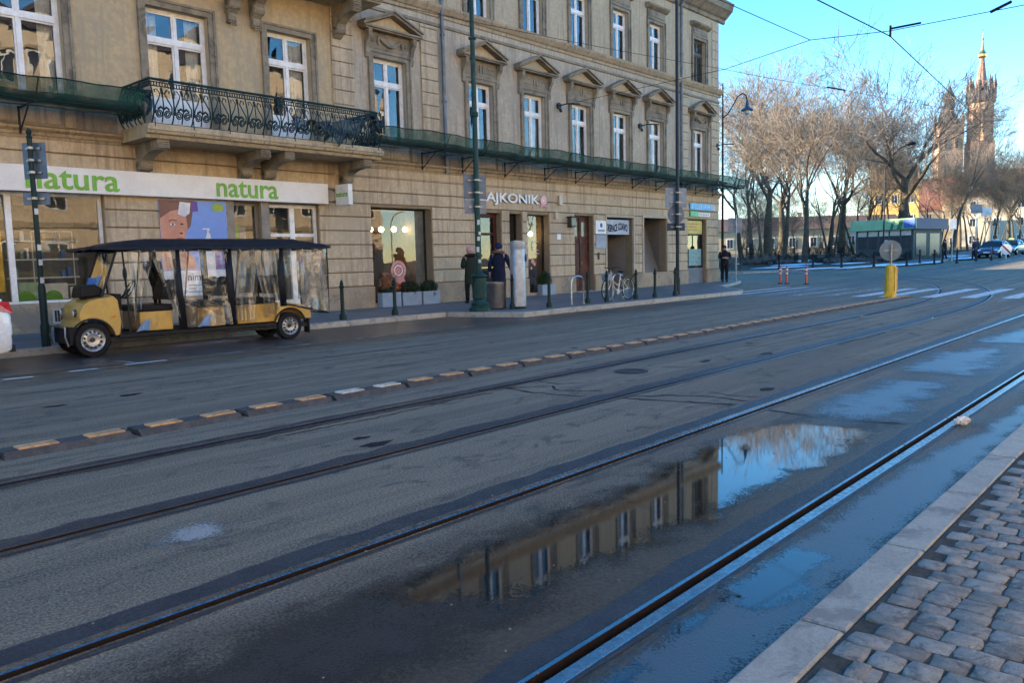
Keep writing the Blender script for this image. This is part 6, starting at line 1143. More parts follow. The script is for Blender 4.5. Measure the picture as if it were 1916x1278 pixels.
fronted = [((-.19,0,1.40),(-.27,-.02,1.14),(-.12,-.24,1.14),(-.05,-.27,1.15)), ((.19,0,1.40),(.27,-.02,1.14),(.12,-.24,1.12),(.05,-.27,1.12))]
person('person', 'person in a dark green coat and pink hat walking away beside the lamp post', (17.2,17.1,.12), R(160), 1.68, ('coat_dark_green',(.022,.032,.024)), ('trousers_black',(.015,.015,.018)), 'beanie', ('hat_pink',(.55,.30,.30)), fronted, .10, ('hood_dark',(.02,.025,.02)), .60)
person('person', 'person in a navy coat with a fur hood and dark blue cap behind the bin', (17.72,16.4,.12), R(120), 1.76, ('coat_navy',(.014,.018,.04)), ('trousers_navy',(.012,.014,.025)), 'beanie', ('cap_blue',(.02,.03,.08)), [((-.19,0,1.40),(-.30,.0,1.14),(-.36,-.12,.92),(-.37,-.16,.85)), ((.19,0,1.40),(.27,.03,1.13),(.30,-.05,.90),(.30,-.07,.82))], .04, ('fur_brown',(.14,.09,.06)), .55)
person('person', 'person in black clothes standing at the far building corner', (34.9,17.75,terr(34.9)+.117), R(-50), 1.70, ('coat_black',(.014,.016,.022)), ('trousers_black',(.015,.015,.018)), 'hair', ('hair_brown',(.05,.03,.02)), fronted, .03, None, .85)
for px, dep, lab, cc in ((1806,64,'distant person in dark blue beside the parked taxi',(.02,.03,.07)),(1752,66,'distant person in black near the kiosk corner',(.02,.02,.025)),(1812,70,'distant person in grey behind the person in blue',(.10,.09,.09))):
    x, y, z = at(px, dep); person('person', lab, (x,y,z), R(random.uniform(0,360)), 1.68, ('coat_far_%d' % px, cc), ('trousers_black',(.015,.015,.018)), 'hair', ('hair_brown',(.05,.03,.02)), hang(), .12, None, .75)
# ================================================================== PARK, KIOSK, FAR BUILDINGS
snow = M('snow', (.78,.80,.84), .7, c2=(.62,.64,.68), scale=3, bmp=.6, bscale=8, world=True); soil = M('park_soil', (.075,.065,.05), .95, c2=(.05,.045,.035), scale=.6, bmp=.5, bscale=5, world=True, spots=(.11,.10,.075))
PK = [(46.5,60),(46.2,26),(47.6,22.9),(51,20.7),(54.9,18.0),(59.8,16.8),(64,16.2),(75,17.2),(92,19.2),(120,22.5),(170,30),(400,60),(400,400),(46.5,400)]
xs_ = [46.2,50,54,58,62,66,70,75,80,90,100,110,120,140,170,230,400]
def ypk(x):
    P = PK[1:12]
    for (a, c), (e, f_) in zip(P[:-1], P[1:]):
        if a <= x <= e: return c+(f_-c)*(x-a)/(e-a)
    return P[-1][1]
q = MB()
for a, c in zip(xs_[:-1], xs_[1:]):
    q.quad((a,ypk(a)+2.6,terr(a)+.10),(c,ypk(c)+2.6,terr(c)+.10),(c,500,terr(c)+.10),(a,500,terr(a)+.10),1); q.quad((a,ypk(a),terr(a)+.11),(c,ypk(c),terr(c)+.11),(c,ypk(c)+2.6,terr(c)+.11),(a,ypk(a)+2.6,terr(a)+.11),0); q.quad((a,ypk(a),terr(a)-.1),(c,ypk(c),terr(c)-.1),(c,ypk(c),terr(c)+.11),(a,ypk(a),terr(a)+.11),0)
park = struct(q.build('park_ground', [pave_m, soil], fix=False)); kerb_run([p for p in PK[1:9]], park, .14, .12, 1.2)
def patch(cx, cy, rx, ry, rot=0, h=.06, name='snow_patch'):
    b = MB(); n = 22; rr = [random.uniform(.7,1.15) for _ in range(n)]; b.v.append((cx,cy,terr(cx)+.115+h))
    for k, hh in ((.6,h*.8),(1.0,0.0)):
        for i in range(n):
            a = 2*math.pi*i/n; u, v = rx*k*rr[i]*math.cos(a), ry*k*rr[i]*math.sin(a); x, y = cx+u*math.cos(rot)-v*math.sin(rot), cy+u*math.sin(rot)+v*math.cos(rot); b.v.append((x, y, terr(x)+.113+hh*random.uniform(.6,1.1)))
    for i in range(n): j = (i+1)%n; b.f += [(0,1+i,1+j),(1+i,1+n+i,1+n+j,1+j)]; b.m += [0,0]
    o = b.build(name, snow, smooth='all'); struct(o, 'structure'); return o
for px, dep, rx, ry, rot in ((1600,52.8,3.6,.30,-.25),(1520,52.5,2.0,.22,-.55),(1672,54.5,2.6,.5,-.2),(1725,57.5,2.6,.55,-.1),(1640,56,1.6,.4,-.3),(1450,58,2.5,.8,-.6),(1480,64,3,1.2,-.4),(1580,62,2.5,.8,-.3),(1440,74,5,1.8,-.5),(1510,78,4,1.5,0),(1790,66,4,.8,.1),(1825,70,3,.5,.1),(1560,72,3,1,0),(1770,74,3,1.2,0)):
    x, y, z = at(px, dep); patch(x, y, rx, ry, rot)
# bollards along the park kerb
pb0 = None
for i, (px, dep, lab) in enumerate(((1445,53.9,'leftmost park kerb bollard, left of the red posts'),(1508,53.2,'park kerb bollard behind the single red post'),(1561,52.9,'park kerb bollard below the forked tree'),(1621,52.8,'park kerb bollard left of the yellow pillar'),(1682,51.5,'park kerb bollard right of the yellow pillar'),(1706,56,'park kerb bollard in the gap before the kiosk corner'),(1733,53,'park kerb bollard under the blue kiosk end'),(1748,56,'park kerb bollard right under the blue kiosk end'),(1775,53.6,'tall park kerb bollard left of the crossing gap'),(1811,57,'park kerb bollard left of the taxi'),(1839,57.5,'park kerb bollard in front of the taxi'))):
    x, y, z = at(px, dep); z += .1
    if pb0 is None: pb0 = lathe_thing('park_bollard', lab, 'bollard', (x,y,z), (('body', [(.10,0),(.10,.1),(.065,.15),(.055,.85),(.075,.88),(.075,.93),(.03,.99)], M('bollard_blue_black',(.015,.02,.03),.5)),), 'bollards along the park kerb', 8)
    else: dup(pb0, (x,y,z), label=lab)
# --- bare trees: trunk with limbs, crown of fine twigs
bark = M('bark', (.095,.075,.055), .9, c2=(.055,.045,.034), scale=5, bmp=.8, bscale=14, spots=(.11,.11,.075)); twig = M('twig', (.19,.155,.125), .85, c2=(.12,.095,.078), scale=.8); twig2 = M('twig_red', (.20,.15,.10), .85, c2=(.125,.092,.064), scale=.8)
def tree_mesh(seed, H, r0, fork, spread, nlimb, levels, lean=0, weep=0, multi=1, dens=1.0, rmin=.0042):
    rg = random.Random(seed); tr = MB(); cr_ = MB(); cnt = [0]
    def branch(p, d, L, r_, lev):
        n = 5 if lev < 2 else (4 if lev < 4 else 3); pts = [p.copy()]; rs = [r_]; q = p.copy(); dd = d.copy()
        for i in range(n):
            dd = (dd+Vector((rg.gauss(0,.11 if lev else .035), rg.gauss(0,.11 if lev else .035), rg.gauss(0,.09)+(.05 if lev < 3 else .02)-weep*(.06 if lev >= 3 else 0)))).normalized(); q = q+dd*L/n; pts.append(q.copy()); rs.append(r_*(1-.55*(i+1)/n) if lev < levels else r_*(1-.7*(i+1)/n))
        b = tr if lev <= 1 else cr_; b.tube(pts, [max(x, rmin) for x in rs], 8 if lev == 0 else (6 if lev == 1 else (4 if lev == 2 else 3)), cap=False)
        if lev >= levels: return
        kids = {0:nlimb, 1:4, 2:5, 3:5, 4:5, 5:4}.get(lev, 4); kids = max(2, int(kids*(dens if lev >= 2 else 1)+rg.random()))
        for k in range(kids):
            f_ = rg.uniform(.72,1.0) if lev == 0 else rg.uniform(.22,1.0)
            if lev == 0 and k == 0: f_ = 1.0
            if lev >= 1 and k == 0: f_ = 1.0
            i = min(n-1, int(f_*n)); pp = pts[i].lerp(pts[i+1], f_*n-i); axis = (pts[i+1]-pts[i]).normalized(); a = axis.orthogonal().normalized(); a.rotate(Matrix.Rotation(rg.uniform(0,6.283), 3, axis)); ang = rg.uniform(.35,.85)*spread if not (k == 0 and lev > 0) else rg.uniform(.05,.3)
            nd = (axis*math.cos(ang)+a*math.sin(ang)); nd.z += .12 if lev < 3 else .03; nd.normalize()
            branch(pp, nd, L*rg.uniform(.58,.80)*(1 if lev else .95), max(rmin, rs[i]*rg.uniform(.5,.68)), lev+1)
    for m_ in range(multi):
        d = Vector((lean+rg.gauss(0,.04)+(.35*math.cos(m_*2.4) if multi > 1 else 0), rg.gauss(0,.04)+(.35*math.sin(m_*2.4) if multi > 1 else 0), 1)).normalized(); branch(Vector((.12*math.cos(m_*2.4)*(multi > 1), .12*math.sin(m_*2.4)*(multi > 1), -.2)), d, H*fork, r0, 0)
    return tr, cr_
PRO = {}
def proto(key, *a, tm=None, **k):
    tr, cr_ = tree_mesh(*a, **k); me = []
    for b, m_, s_ in ((tr, bark, 'all'), (cr_, tm or twig, None)):
        M_ = bpy.data.meshes.new(key); M_.from_pydata(b.v, [], b.f); M_.materials.append(m_)
        if s_: M_.polygons.foreach_set('use_smooth', [True]*len(M_.polygons))
        me.append(M_)
    PRO[key] = me
proto('big', 14, 19, .36, .30, 1.12, 5, 6, dens=.72, rmin=.009); proto('forked', 23, 15, .20, .34, 1.05, 4, 6, dens=.62, rmin=.008); proto('bushy', 5, 11, .10, .25, 1.15, 5, 6, dens=.66, rmin=.0050, tm=twig2); proto('multi', 31, 11, .085, .34, 1.0, 3, 6, multi=3, dens=.55, rmin=.007, tm=twig2); proto('lean', 47, 13, .22, .42, .95, 3, 6, lean=.45, dens=.75, rmin=.008)
proto('giant', 19, 19, .40, .32, 1.1, 5, 6, dens=.68, rmin=.010)
proto('shrub', 61, 2.2, .025, .28, 1.25, 5, 3, multi=4)
def tree(key, px, dep, rz, Ht, label, wide=1.0):
    x, y, z = at(px, dep); sc = Ht/max(v.co.z for v in PRO[key][1].vertices); sz = sc; sc *= wide; t = thing('bare_tree', label, 'tree', (x,y,z+.05), 'bare park trees'); t.rotation_euler = (0,0,rz); t.scale = (sc, sc, sz or sc)
    for nm, me in (('trunk', PRO[key][0]), ('crown', PRO[key][1])): o = bpy.data.objects.new(nm, me); COL.objects.link(o); o.parent = t
    return t
TREES = [('forked',1492,72,.6,19,'forked dark-trunked tree left of centre in the park',1.1),('giant',1676,82,5.3,23.5,'tallest tree, thick trunk rising behind the kiosk roof',1.35),('multi',1541,74,1.1,16,'many-stemmed tree left of the kiosk',.9),('lean',1762,84,-.5,19,'tree with two leaning dark stems right of the kiosk',.8),('big',1868,112,.3,14,'pale-trunked tree behind the parked taxis',1.1),
    ('bushy',1372,56,.9,5,'small dense tree right at the building corner'),('big',1425,88,4.0,23,'tree behind the small corner tree',1.2),('bushy',1455,80,2.0,20,'bushy reddish tree behind the forked tree, left'),('multi',1590,98,3.3,20,'reddish many-stemmed tree beyond the kiosk left end'),('big',1560,108,5.2,23,'tree between the forked tree and the tallest tree, far back',1.2),
    ('bushy',1625,112,.2,22,'bushy tree far behind the kiosk middle'),('forked',1725,120,1.9,17,'far tree in front of the shorter church tower'),('bushy',1812,118,2.7,13,'bushy far tree below the tall church spire'),('multi',1900,130,.8,17,'far tree at the right edge of the picture'),('bushy',1395,96,5.0,24,'pale-lit tree just right of the building corner, far back'),('lean',1925,108,2.6,16,'leaning tree cut by the right picture edge'),('bushy',1500,125,4.2,25,'bushy tree farthest back behind the forked tree'),('forked',1650,140,3.1,24,'far tree left of the church'),('bushy',1770,135,1.4,12,'bushy far tree between the church towers'),('multi',1850,140,4.6,15,'far many-stemmed tree under the right roofs'),
    ('forked',1375,110,2.4,24,'far tall tree half hidden by the building corner',1.1),('bushy',1415,72,3.6,13,'mid-sized reddish tree beside the corner lamp'),('bushy',1535,96,.4,19,'reddish tree behind the many-stemmed tree'),('forked',1600,130,5.5,24,'far wide tree behind the kiosk left end',1.2),('big',1450,130,1.2,26,'far slender tree above the left park',1.3),('bushy',1690,106,2.9,15,'reddish tree behind the tallest trunk'),('multi',1740,100,5.9,14,'many-stemmed tree behind the blue kiosk end'),('bushy',1880,150,3.3,18,'far bushy tree above the parked cars'),('bushy',1910,118,.7,12,'low bushy tree above the last parked cars'),('multi',1640,92,2.0,13,'low many-stemmed tree behind the kiosk middle'),
    ('bushy',1795,98,3.9,12,'bushy tree behind the distant crossing signs'),('bushy',1840,104,1.0,13,'bushy tree behind the first taxi'),('multi',1815,108,5.1,13,'many-stemmed tree behind the taxis, left'),('bushy',1890,100,2.2,11,'bushy tree above the second taxi'),('forked',1780,112,.9,15,'forked far tree between kiosk and taxis'),
    ('bushy',1405,104,.3,7,'low dense tree before the cream house, leftmost'),('multi',1440,108,2.1,7,'low many-stemmed tree before the cream house'),('bushy',1475,100,4.4,6.5,'low dense tree before the cream house, behind the forked trunk'),('multi',1520,106,1.6,7.5,'low many-stemmed tree right of the forked trunk'),('bushy',1570,112,3.0,7,'low dense tree just left of the kiosk roof'),('bushy',1385,84,5.7,9,'mid-height tree close to the building corner'),
    ('bushy',1385,185,1.1,17,'hazy far tree beyond the cream house, leftmost'),('multi',1432,190,2.3,17,'hazy far tree beyond the cream house, second from the corner'),('bushy',1482,182,3.5,16,'hazy far tree beyond the cream house, behind the forked trunk'),('multi',1528,188,4.7,17,'hazy far tree beyond the pale low house, left part'),('bushy',1578,184,5.9,16,'hazy far tree beyond the pale low house, right part'),('multi',1618,192,.7,18,'hazy far tree left of the yellow house')]
for a in TREES: tree(*a)
for i, (px, dep, sc) in enumerate(((1395,62,1.0),(1425,66,1.1),(1455,64,.8),(1515,66,.8),(1545,63,.75),(1572,64,.8),(1600,62,.75),(1632,63,.75),(1660,64,.7),(1530,69,.9),(1590,68,.9),(1345,58,1.2),(1410,72,1.2),(1470,72,1.0),(1735,68,.8),(1500,62,.5),(1560,60,.5),(1615,59,.5))):
    x, y, z = at(px, dep); t = thing('bare_shrub', 'low bare dark shrub in the snowy bed before the kiosk', 'shrub', (x,y,z+.05), 'low bare shrubs in the park beds'); t.rotation_euler = (0,0,i*1.7); t.scale = (sc*1.3,sc*1.3,sc*.72)
    for nm, me in (('stems', PRO['shrub'][0]), ('twigs', PRO['shrub'][1])): o = bpy.data.objects.new(nm, me); COL.objects.link(o); o.parent = t
hedge_m = M('hedge_dark', (.028,.030,.026), .9, c2=(.05,.045,.035), scale=9)
for px0, px1, dep, h, lab in ((1500,1690,65.5,.75,'long low dark hedge in front of the kiosk'),(1372,1480,68,.8,'low dark hedge behind the corner lamp'),(1375,1480,92,2.0,'tall dark hedge belt before the cream house'),(1488,1585,95,1.7,'tall dark hedge belt left of the kiosk')):
    b = MB(); rg = random.Random(px0)
    for i in range(5200):
        f_ = rg.random(); x, y, z = at(px0+(px1-px0)*f_, dep+rg.gauss(0,.35)); zz = z+.1+h*(rg.random()**.7)*(.75+.25*math.sin(f_*40)); s_ = rg.uniform(.03,.10); d = Vector((rg.gauss(0,1),rg.gauss(0,1),rg.gauss(0,1)+.8)).normalized(); e = d.orthogonal().normalized()*s_*.4; p = Vector((x,y,zz)); b.add([p-e, p+e, p+d*s_*2.2], [(0,1,2)])
    o = b.build('hedge', hedge_m, fix=False); tag(o, lab, 'hedge')
# --- kiosk
A_ = Vector(at(1576,71)); B_ = Vector(at(1697,66.5)); C_ = Vector(at(1757,70.5)); zk = terr(A_.x)+.1; kt = thing('kiosk', 'flat-roofed park kiosk with a light green fascia and a dark blue end', 'kiosk', (B_.x,B_.y,zk)); D_ = A_+(C_-B_)
kg = M('kiosk_green', (.22,.42,.20), .5, c2=(.34,.50,.30), scale=.5); kb = M('kiosk_blue', (.02,.045,.13), .45); kc = M('kiosk_wall_dark', (.075,.085,.08), .6); kcr = M('kiosk_cream', (.66,.62,.52), .6); kd = M('kiosk_dark', (.03,.035,.04), .3)
def wallq(b, P, Q, z0, z1, t_=.12, mi=0):
    d = (Q-P); n_ = Vector((-d.y, d.x, 0)).normalized()*t_; b.add([(P.x,P.y,zk+z0),(Q.x,Q.y,zk+z0),(Q.x+n_.x,Q.y+n_.y,zk+z0),(P.x+n_.x,P.y+n_.y,zk+z0),(P.x,P.y,zk+z1),(Q.x,Q.y,zk+z1),(Q.x+n_.x,Q.y+n_.y,zk+z1),(P.x+n_.x,P.y+n_.y,zk+z1)], [(0,3,2,1),(4,5,6,7),(0,1,5,4),(1,2,6,5),(2,3,7,6),(3,0,4,7)], mi)
def lerp(P, Q, t_): return P+(Q-P)*t_
cx_ = (A_+B_+C_+D_)/4; ins = lambda P, k=.88: cx_+(P-cx_)*k
a_, b_, c_, d_ = ins(A_), ins(B_), ins(C_), ins(D_)
w = MB(); [wallq(w, P, Q, 0, 2.55) for P, Q in ((a_,b_),(b_,c_),(c_,d_),(d_,a_))]; w.build('wall', kc, kt)
w = MB(); wallq(w, A_, B_, 2.55, 3.45); w.build('green_fascia', kg, kt); w = MB(); wallq(w, B_, C_, 2.55, 3.45); wallq(w, C_, D_, 2.55, 3.45); wallq(w, D_, A_, 2.55, 3.45); w.build('blue_fascia', kb, kt)
w = MB(); w.add([(P.x,P.y,zk+2.56) for P in (A_,B_,C_,D_)], [(0,1,2,3)]); w.add([(P.x,P.y,zk+3.38) for P in (A_,B_,C_,D_)], [(0,1,2,3)]); w.build('roof', kd, kt)
for i in range(5):
    P, Q = lerp(a_, b_, .04+.19*i), lerp(a_, b_, .20+.19*i); n_ = (Q-P).cross(Vector((0,0,1))).normalized()*.02; w = MB(); wallq(w, P+n_, Q+n_, 2.05, 2.48, .02); w.build('cream_panel', kcr, kt)
    P, Q = lerp(a_, b_, .05+.19*i), lerp(a_, b_, .19+.19*i); n_ = (Q-P).cross(Vector((0,0,1))).normalized()*.03; w = MB(); wallq(w, P+n_, Q+n_, .95, 2.0, .02); w.build('window', kd, kt)
for f0, f1 in ((.08,.42),(.55,.9)): P, Q = lerp(b_, c_, f0), lerp(b_, c_, f1); n_ = (Q-P).cross(Vector((0,0,1))).normalized()*.03; w = MB(); wallq(w, P+n_, Q+n_, .3, 2.2, .02); w.build('window', kd, kt)
P, Q = lerp(A_, B_, .83), lerp(A_, B_, .985); n_ = (Q-P).cross(Vector((0,0,1))).normalized()*.03; w = MB(); wallq(w, P+n_, Q+n_, 2.65, 3.38, .02); w.build('blue_panel', M('kiosk_panel_blue',(.04,.12,.42),.4), kt)
for f0, f1 in ((.62,.66),(.72,.78)): P, Q = lerp(A_, B_, f0), lerp(A_, B_, f1); w = MB(); w.add([tuple(P+n_*1.2+Vector((0,0,2.58))),tuple(Q+n_*1.2+Vector((0,0,2.58))),tuple(Q+n_*1.2+(Q-P)*.8+Vector((0,0,3.44))),tuple(P+n_*1.2+(Q-P)*.8+Vector((0,0,3.44)))], [(0,1,2,3)]); w.build('green_stripe', M('kiosk_dark_green',(.03,.16,.09),.5), kt)
P = lerp(a_, b_, .52); n_ = (b_-a_).cross(Vector((0,0,1))).normalized(); w = MB(); wallq(w, P+n_*.06, lerp(a_, b_, .58)+n_*.06, 1.1, 1.7, .02); w.build('notice', white_p, kt)
# park lamp
x, y, z = at(1638, 62); t = thing('lamp_post', 'slim black park lamp with a bent arm left of the tallest tree', 'lamp post', (x,y,z)); MB().tube([(x,y,z),(x,y,z+7.2)], .07, 8, r2=.045).build('pole', dk, t); MB().tube([(x,y,z+7.1),(x+rd.x*.35,y+rd.y*.35,z+8.0),(x+rd.x*1.0,y+rd.y*1.0,z+8.7),(x+rd.x*1.6,y+rd.y*1.6,z+9.0)], .04, 6).build('arm', dk, t); MB().ell((x+rd.x*1.9,y+rd.y*1.9,z+9.1), (.42,.42,.16), 12, 6).build('lamp_head', dk, t, smooth='all')
# signs at the far crossing
for px, dep, h, w_, m_, lab in ((1765,60,3.2,.5,white_p,'distant white square sign right of the kiosk'),(1808,70,4.6,.9,M('sign_back_light',(.30,.33,.37),.5),'distant grey-blue sign on a white post left of the taxi'),(1826,72,4.4,.85,M('sign_pale',(.6,.62,.6),.5),'distant pale sign behind the taxi roof')):
    x, y, z = at(px, dep); t = thing('street_sign', lab, 'traffic sign', (x,y,z)); MB().tube([(x,y,z),(x,y,z+h)], .045, 6).build('post', white_p if px == 1808 else steel_d, t); q = MB().box(-w_/2,-.06,h-.75,w_/2,-.045,h); q.xf(Matrix.Translation((x,y,z)) @ Matrix.Rotation(R(-60),4,'Z')); q.build('plate', m_, t)
x, y, z = at(1866, 64); t = thing('striped_disc', 'white disc with a red diagonal stripe beside the first taxi', 'traffic sign', (x,y,z)); q = MB().lathe([(.001,0),(.42,0),(.42,.03),(.001,.03)], (0,0,.75), 24, axis='y').box(-.03,.02,0,.03,.05,.5); q.xf(Matrix.Translation((x,y,z)) @ Matrix.Rotation(R(-62),4,'Z')); q.build('disc', white_p, t); q = MB().add([(-.36,-.006,1.05),(-.26,-.006,1.12),(.36,-.006,.45),(.26,-.006,.38)], [(0,1,2,3)]); q.xf(Matrix.Translation((x,y,z)) @ Matrix.Rotation(R(-62),4,'Z')); q.build('stripe', M('stripe_red',(.35,.02,.03),.5), t)
# --- far houses
def house(px, dep, w_, dpt, h, rh, ang, wm_, rm_, label, rows=2, cols=4):
    x, y, z = at(px, dep); t = thing('far_house', label, 'house', (0,0,0), 'houses beyond the park'); b = MB().box(-w_/2,0,-1,w_/2,dpt,h); b.build('wall', wm_, t); r_ = MB().prism([(-.4,h),(dpt+.4,h),(dpt/2,h+rh)], -w_/2-.3, w_/2+.3, 'yz').build('roof', rm_, t); MB().box(w_*.2,dpt*.5,h+rh*.5,w_*.2+.8,dpt*.5+.8,h+rh+.8).build('chimney', wm_, r_)
    for i in range(cols):
        for j in range(rows):
            xx = -w_/2+w_*(i+.5)/cols; zz = h*(j+.45)/rows; f_ = MB().box(xx-.65,-.10,zz-.95,xx+.65,.02,zz+.95).build('window', white_p, t); MB().box(xx-.5,-.12,zz-.8,xx-.05,-.09,zz+.8).box(xx+.05,-.12,zz-.8,xx+.5,-.09,zz+.8).build('pane', kd, f_)
    t.location = (x,y,z); t.rotation_euler = (0,0,ang); return t
cream = M('house_cream', (.42,.335,.22), .9, c2=(.34,.27,.18), scale=.5); yel = M('house_yellow', (.62,.40,.12), .9, c2=(.52,.33,.1), scale=.5); pale = M('house_pale', (.52,.45,.34), .9, c2=(.44,.38,.29), scale=.5); red_r = M('red_roof', (.30,.12,.08), .8, c2=(.22,.09,.065), scale=1); brn = M('brown_roof', (.10,.075,.065), .85, c2=(.075,.055,.05), scale=1)
VA = math.atan2(-.745,.667)      # facing the viewer
house(1430,150,26,12,4.3,2.6,R(-62),cream,brn,'low cream house at the left behind the park trees',1,7); house(1560,158,22,12,4.4,2.6,R(-60),pale,brn,'long pale low house behind the forked tree',1,6); house(1656,165,9,10,12.5,4,R(-75),yel,brn,'tall yellow house left of the tallest tree',3,3); house(1740,190,26,14,9,8,R(-70),pale,red_r,'house with a big red roof below the shorter tower',3,6); house(1822,180,16,12,10,6.5,R(-75),cream,red_r,'house with a steep red gable under the tall tower',3,4); house(1890,170,22,12,11,4.5,R(-75),pale,brn,'pale three-storey house at the right edge',3,5); house(1960,190,26,12,13,6,R(-70),cream,red_r,'cream house cut by the right picture edge',3,5); house(1690,200,18,12,8,5,R(-75),cream,red_r,'red-roofed house behind the tallest tree',2,4)
# --- church with two towers
brick = M('church_brick_hazed', (.46,.29,.19), .9, c2=(.40,.25,.165), scale=.35, spots=(.5,.26,.14)); brickd = M('church_brick_light', (.52,.30,.17), .9, c2=(.42,.24,.14), scale=.4); slate = M('spire_slate', (.07,.065,.07), .6, c2=(.10,.08,.075), scale=.5, metal=.2); copper = M('spire_copper', (.30,.15,.10), .6, c2=(.22,.12,.09), scale=.4); goldm = M('gilded', (.75,.52,.18), .3, metal=1)  # main brick is paled in its colour to stand in for haze
x, y, z = at(1752, 262); ch = thing('church', 'brick church with one tall crowned spire and one shorter helmeted tower', 'church', (x,y,z)); m1 = Matrix.Translation((x,y,z)) @ Matrix.Rotation(R(-62),4,'Z') @ Matrix.Scale(.69,4)
def cpart(b, nm, m_, par=None, sm=False, off=(0,0)): b.xf(m1 @ Matrix.Translation((off[0],off[1],0))); return b.build(nm, m_, par or ch, smooth=sm)
low = cpart(MB().box(-5.2,-5.2,-2,5.2,5.2,56), 'short_tower', brick)
for s_ in (-1,1):
    for zz in (36.0,48.5): cpart(MB().prism([(s_*2.3-1.0,zz-3),(s_*2.3+1.0,zz-3),(s_*2.3+1.0,zz+2),(s_*2.3,zz+3.4),(s_*2.3-1.0,zz+2)], -5.32, -5.18, 'xz'), 'lancet_window', brickd, low); cpart(MB().prism([(s_*2.3-.5,zz-2.4),(s_*2.3+.5,zz-2.4),(s_*2.3+.5,zz+1.6),(s_*2.3,zz+2.6),(s_*2.3-.5,zz+1.6)], -5.40, -5.30, 'xz'), 'lancet_opening', kd, low); cpart(MB().prism([(s_*2.3-.9,zz-3),(s_*2.3+.9,zz-3),(s_*2.3+.9,zz+2),(s_*2.3,zz+3.2),(s_*2.3-.9,zz+2)], -5.32, -5.18, 'yz'), 'lancet_window', brickd, low); cpart(MB().prism([(s_*2.3-.5,zz-2.4),(s_*2.3+.5,zz-2.4),(s_*2.3+.5,zz+1.6),(s_*2.3,zz+2.6),(s_*2.3-.5,zz+1.6)], -5.40, -5.30, 'yz'), 'lancet_opening', kd, low)
cpart(MB().box(-5.6,-5.6,56,5.6,5.6,56.8), 'cornice', brickd, low); cpart(MB().lathe([(5.6,56.8),(5.4,58),(4.2,60),(3.0,61.5),(2.2,64),(2.4,66),(2.4,69),(2.8,70),(1.6,72),(.4,75)], (0,0,0), 8), 'helmet', slate, low)
for a in range(4): c = (4.6*(1 if a in (0,3) else -1), 4.6*(1 if a < 2 else -1)); cpart(MB().lathe([(.9,56.8),(.9,59),(.5,61),(.1,63)], (c[0],c[1],0), 6), 'corner_turret', slate, low)
off = (13.2, 0); tall = cpart(MB().box(-5.0,-5.0,-2,5.0,5.0,49), 'tall_tower', brick, None, False, off)
cpart(MB().lathe([(5.6,49),(5.4,49.5),(5.3,65),(5.7,66)], (0,0,0), 8), 'octagon_stage', brickd, tall, False, off)
for a in range(8): an = R(22.5+45*a); c = (5.0*math.cos(an), 5.0*math.sin(an)); cpart(MB().box(c[0]-.35,c[1]-.35,49,c[0]+.35,c[1]+.35,66), 'buttress', brickd, tall, False, off); an = R(45*a); c = (4.95*math.cos(an), 4.95*math.sin(an)); cpart(MB().box(c[0]-.55,c[1]-.55,52.5,c[0]+.55,c[1]+.55,63), 'belfry_opening', kd, tall, False, off)
cpart(MB().lathe([(5.7,66),(6.3,67),(6.4,71),(5.4,72),(3.0,73.5)], (0,0,0), 8), 'gallery', slate, tall, False, off)
for a in range(8): an = R(22.5+45*a); c = (5.5*math.cos(an), 5.5*math.sin(an)); cpart(MB().lathe([(.75,66.5),(.75,73.5),(.95,74),(.45,76.5),(.05,79)], (c[0],c[1],0), 6), 'corner_spirelet', slate, tall, False, off)
cpart(MB().lathe([(3.0,73),(2.3,76),(1.5,82),(.9,87)], (0,0,0), 8), 'spire', copper, tall, False, off); cpart(MB().lathe([(1.2,86.5),(1.9,87.3),(2.0,88.2),(1.2,89.3),(.9,90)], (0,0,0), 10), 'gilded_crown', goldm, tall, False, off); cpart(MB().lathe([(.8,90),(.3,94),(.12,98)], (0,0,0), 8), 'needle', copper, tall, False, off); cpart(MB().ell((0,0,95), (.6,.6,.6), 10, 6).box(-.08,-.08,97,.08,.08,101).box(-.9,-.08,99.2,.9,.08,99.5), 'ball_and_cross', goldm, tall, False, off)
cpart(MB().box(-4,5.2,-2,20,40,22), 'nave', brick); cpart(MB().prism([(-4.8,22),(20.8,22),(8,36)], 5.2, 40, 'xz'), 'nave_roof', red_r)
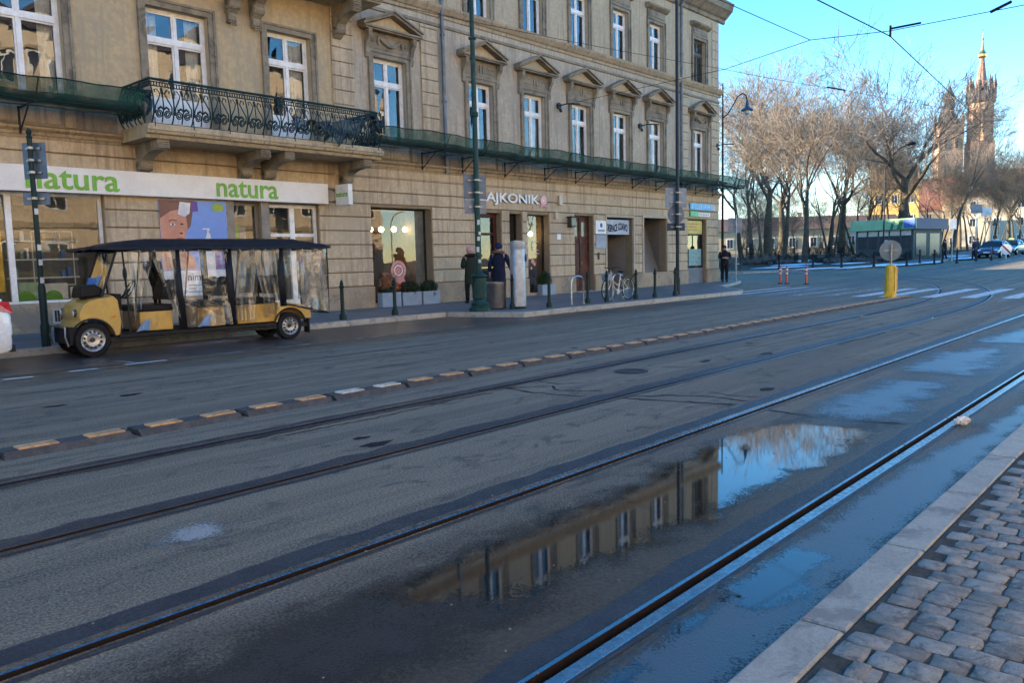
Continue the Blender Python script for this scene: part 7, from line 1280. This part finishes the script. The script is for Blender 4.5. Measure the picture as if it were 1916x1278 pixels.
# --- buildings outside the frame that shade and light the street
def backdrop(x0, x1, y0, y1, h, face, wm_, label, name='street_house'):
    t = thing(name, label, 'building', ((x0+x1)/2,(y0+y1)/2,0)); MB().box(x0,y0,-.2,x1,y1,h).build('wall', wm_, t); MB().prism([(y0-.4,h),(y1+.4,h),((y0+y1)/2,h+3)], x0-.3, x1+.3, 'yz').build('roof', brn, t)
    n_ = int((x1-x0)/2.9)
    for i in range(n_):
        xx = x0+(x1-x0)*(i+.5)/n_
        for zz in (2.2,6.0,9.8,13.2):
            if zz+1.2 > h: continue
            yy = y1 if face > 0 else y0; f_ = MB().box(xx-.62,yy-.02,zz-1.0,xx+.62,yy+face*.08,zz+1.0).build('window', white_p, t); MB().box(xx-.5,yy,zz-.88,xx-.04,yy+face*.10,zz+.88).box(xx+.04,yy,zz-.88,xx+.5,yy+face*.10,zz+.88).build('pane', kd, f_)
            MB().box(xx-.8,yy,zz+1.05,xx+.8,yy+face*.2,zz+1.25).build('hood', stone_l, f_)
    MB().box(x0,y1 if face > 0 else y0,4.0,x1,(y1+.25) if face > 0 else (y0-.25),4.35).build('cornice', stone_l, t)
facade_w = M('facing_house_plaster', (.64,.50,.33), .9, c2=(.56,.43,.28), scale=.6)
backdrop(-60,42.5,-30,-15,15.5,1,facade_w,'tan house across the street mirrored in the shop windows'); backdrop(0,45.5,54,66,15.5,-1,facade_w,'unseen house across the side street, added to shade the park'); backdrop(49.5,96,54,66,15.5,-1,facade_w,'second unseen house added to shade the park, past a gap that lets sun through')  # side street pair is unseen, sized and spaced to shade the park

for k_, (xx, yy, hh, key) in enumerate(((58,-13,13,'forked'),(66,-9,15,'big'))):
    t = thing('bare_tree', ('bare street tree beyond the facing house, mirrored in the bakery glass','taller bare street tree farther along the facing side')[k_], 'tree', (xx,yy,terr(xx)), 'bare street trees on the facing side'); q_ = hh/max(v.co.z for v in PRO[key][1].vertices); t.scale = (q_,)*3
    for nm, me in (('trunk', PRO[key][0]), ('crown', PRO[key][1])): o = bpy.data.objects.new(nm, me); COL.objects.link(o); o.parent = t
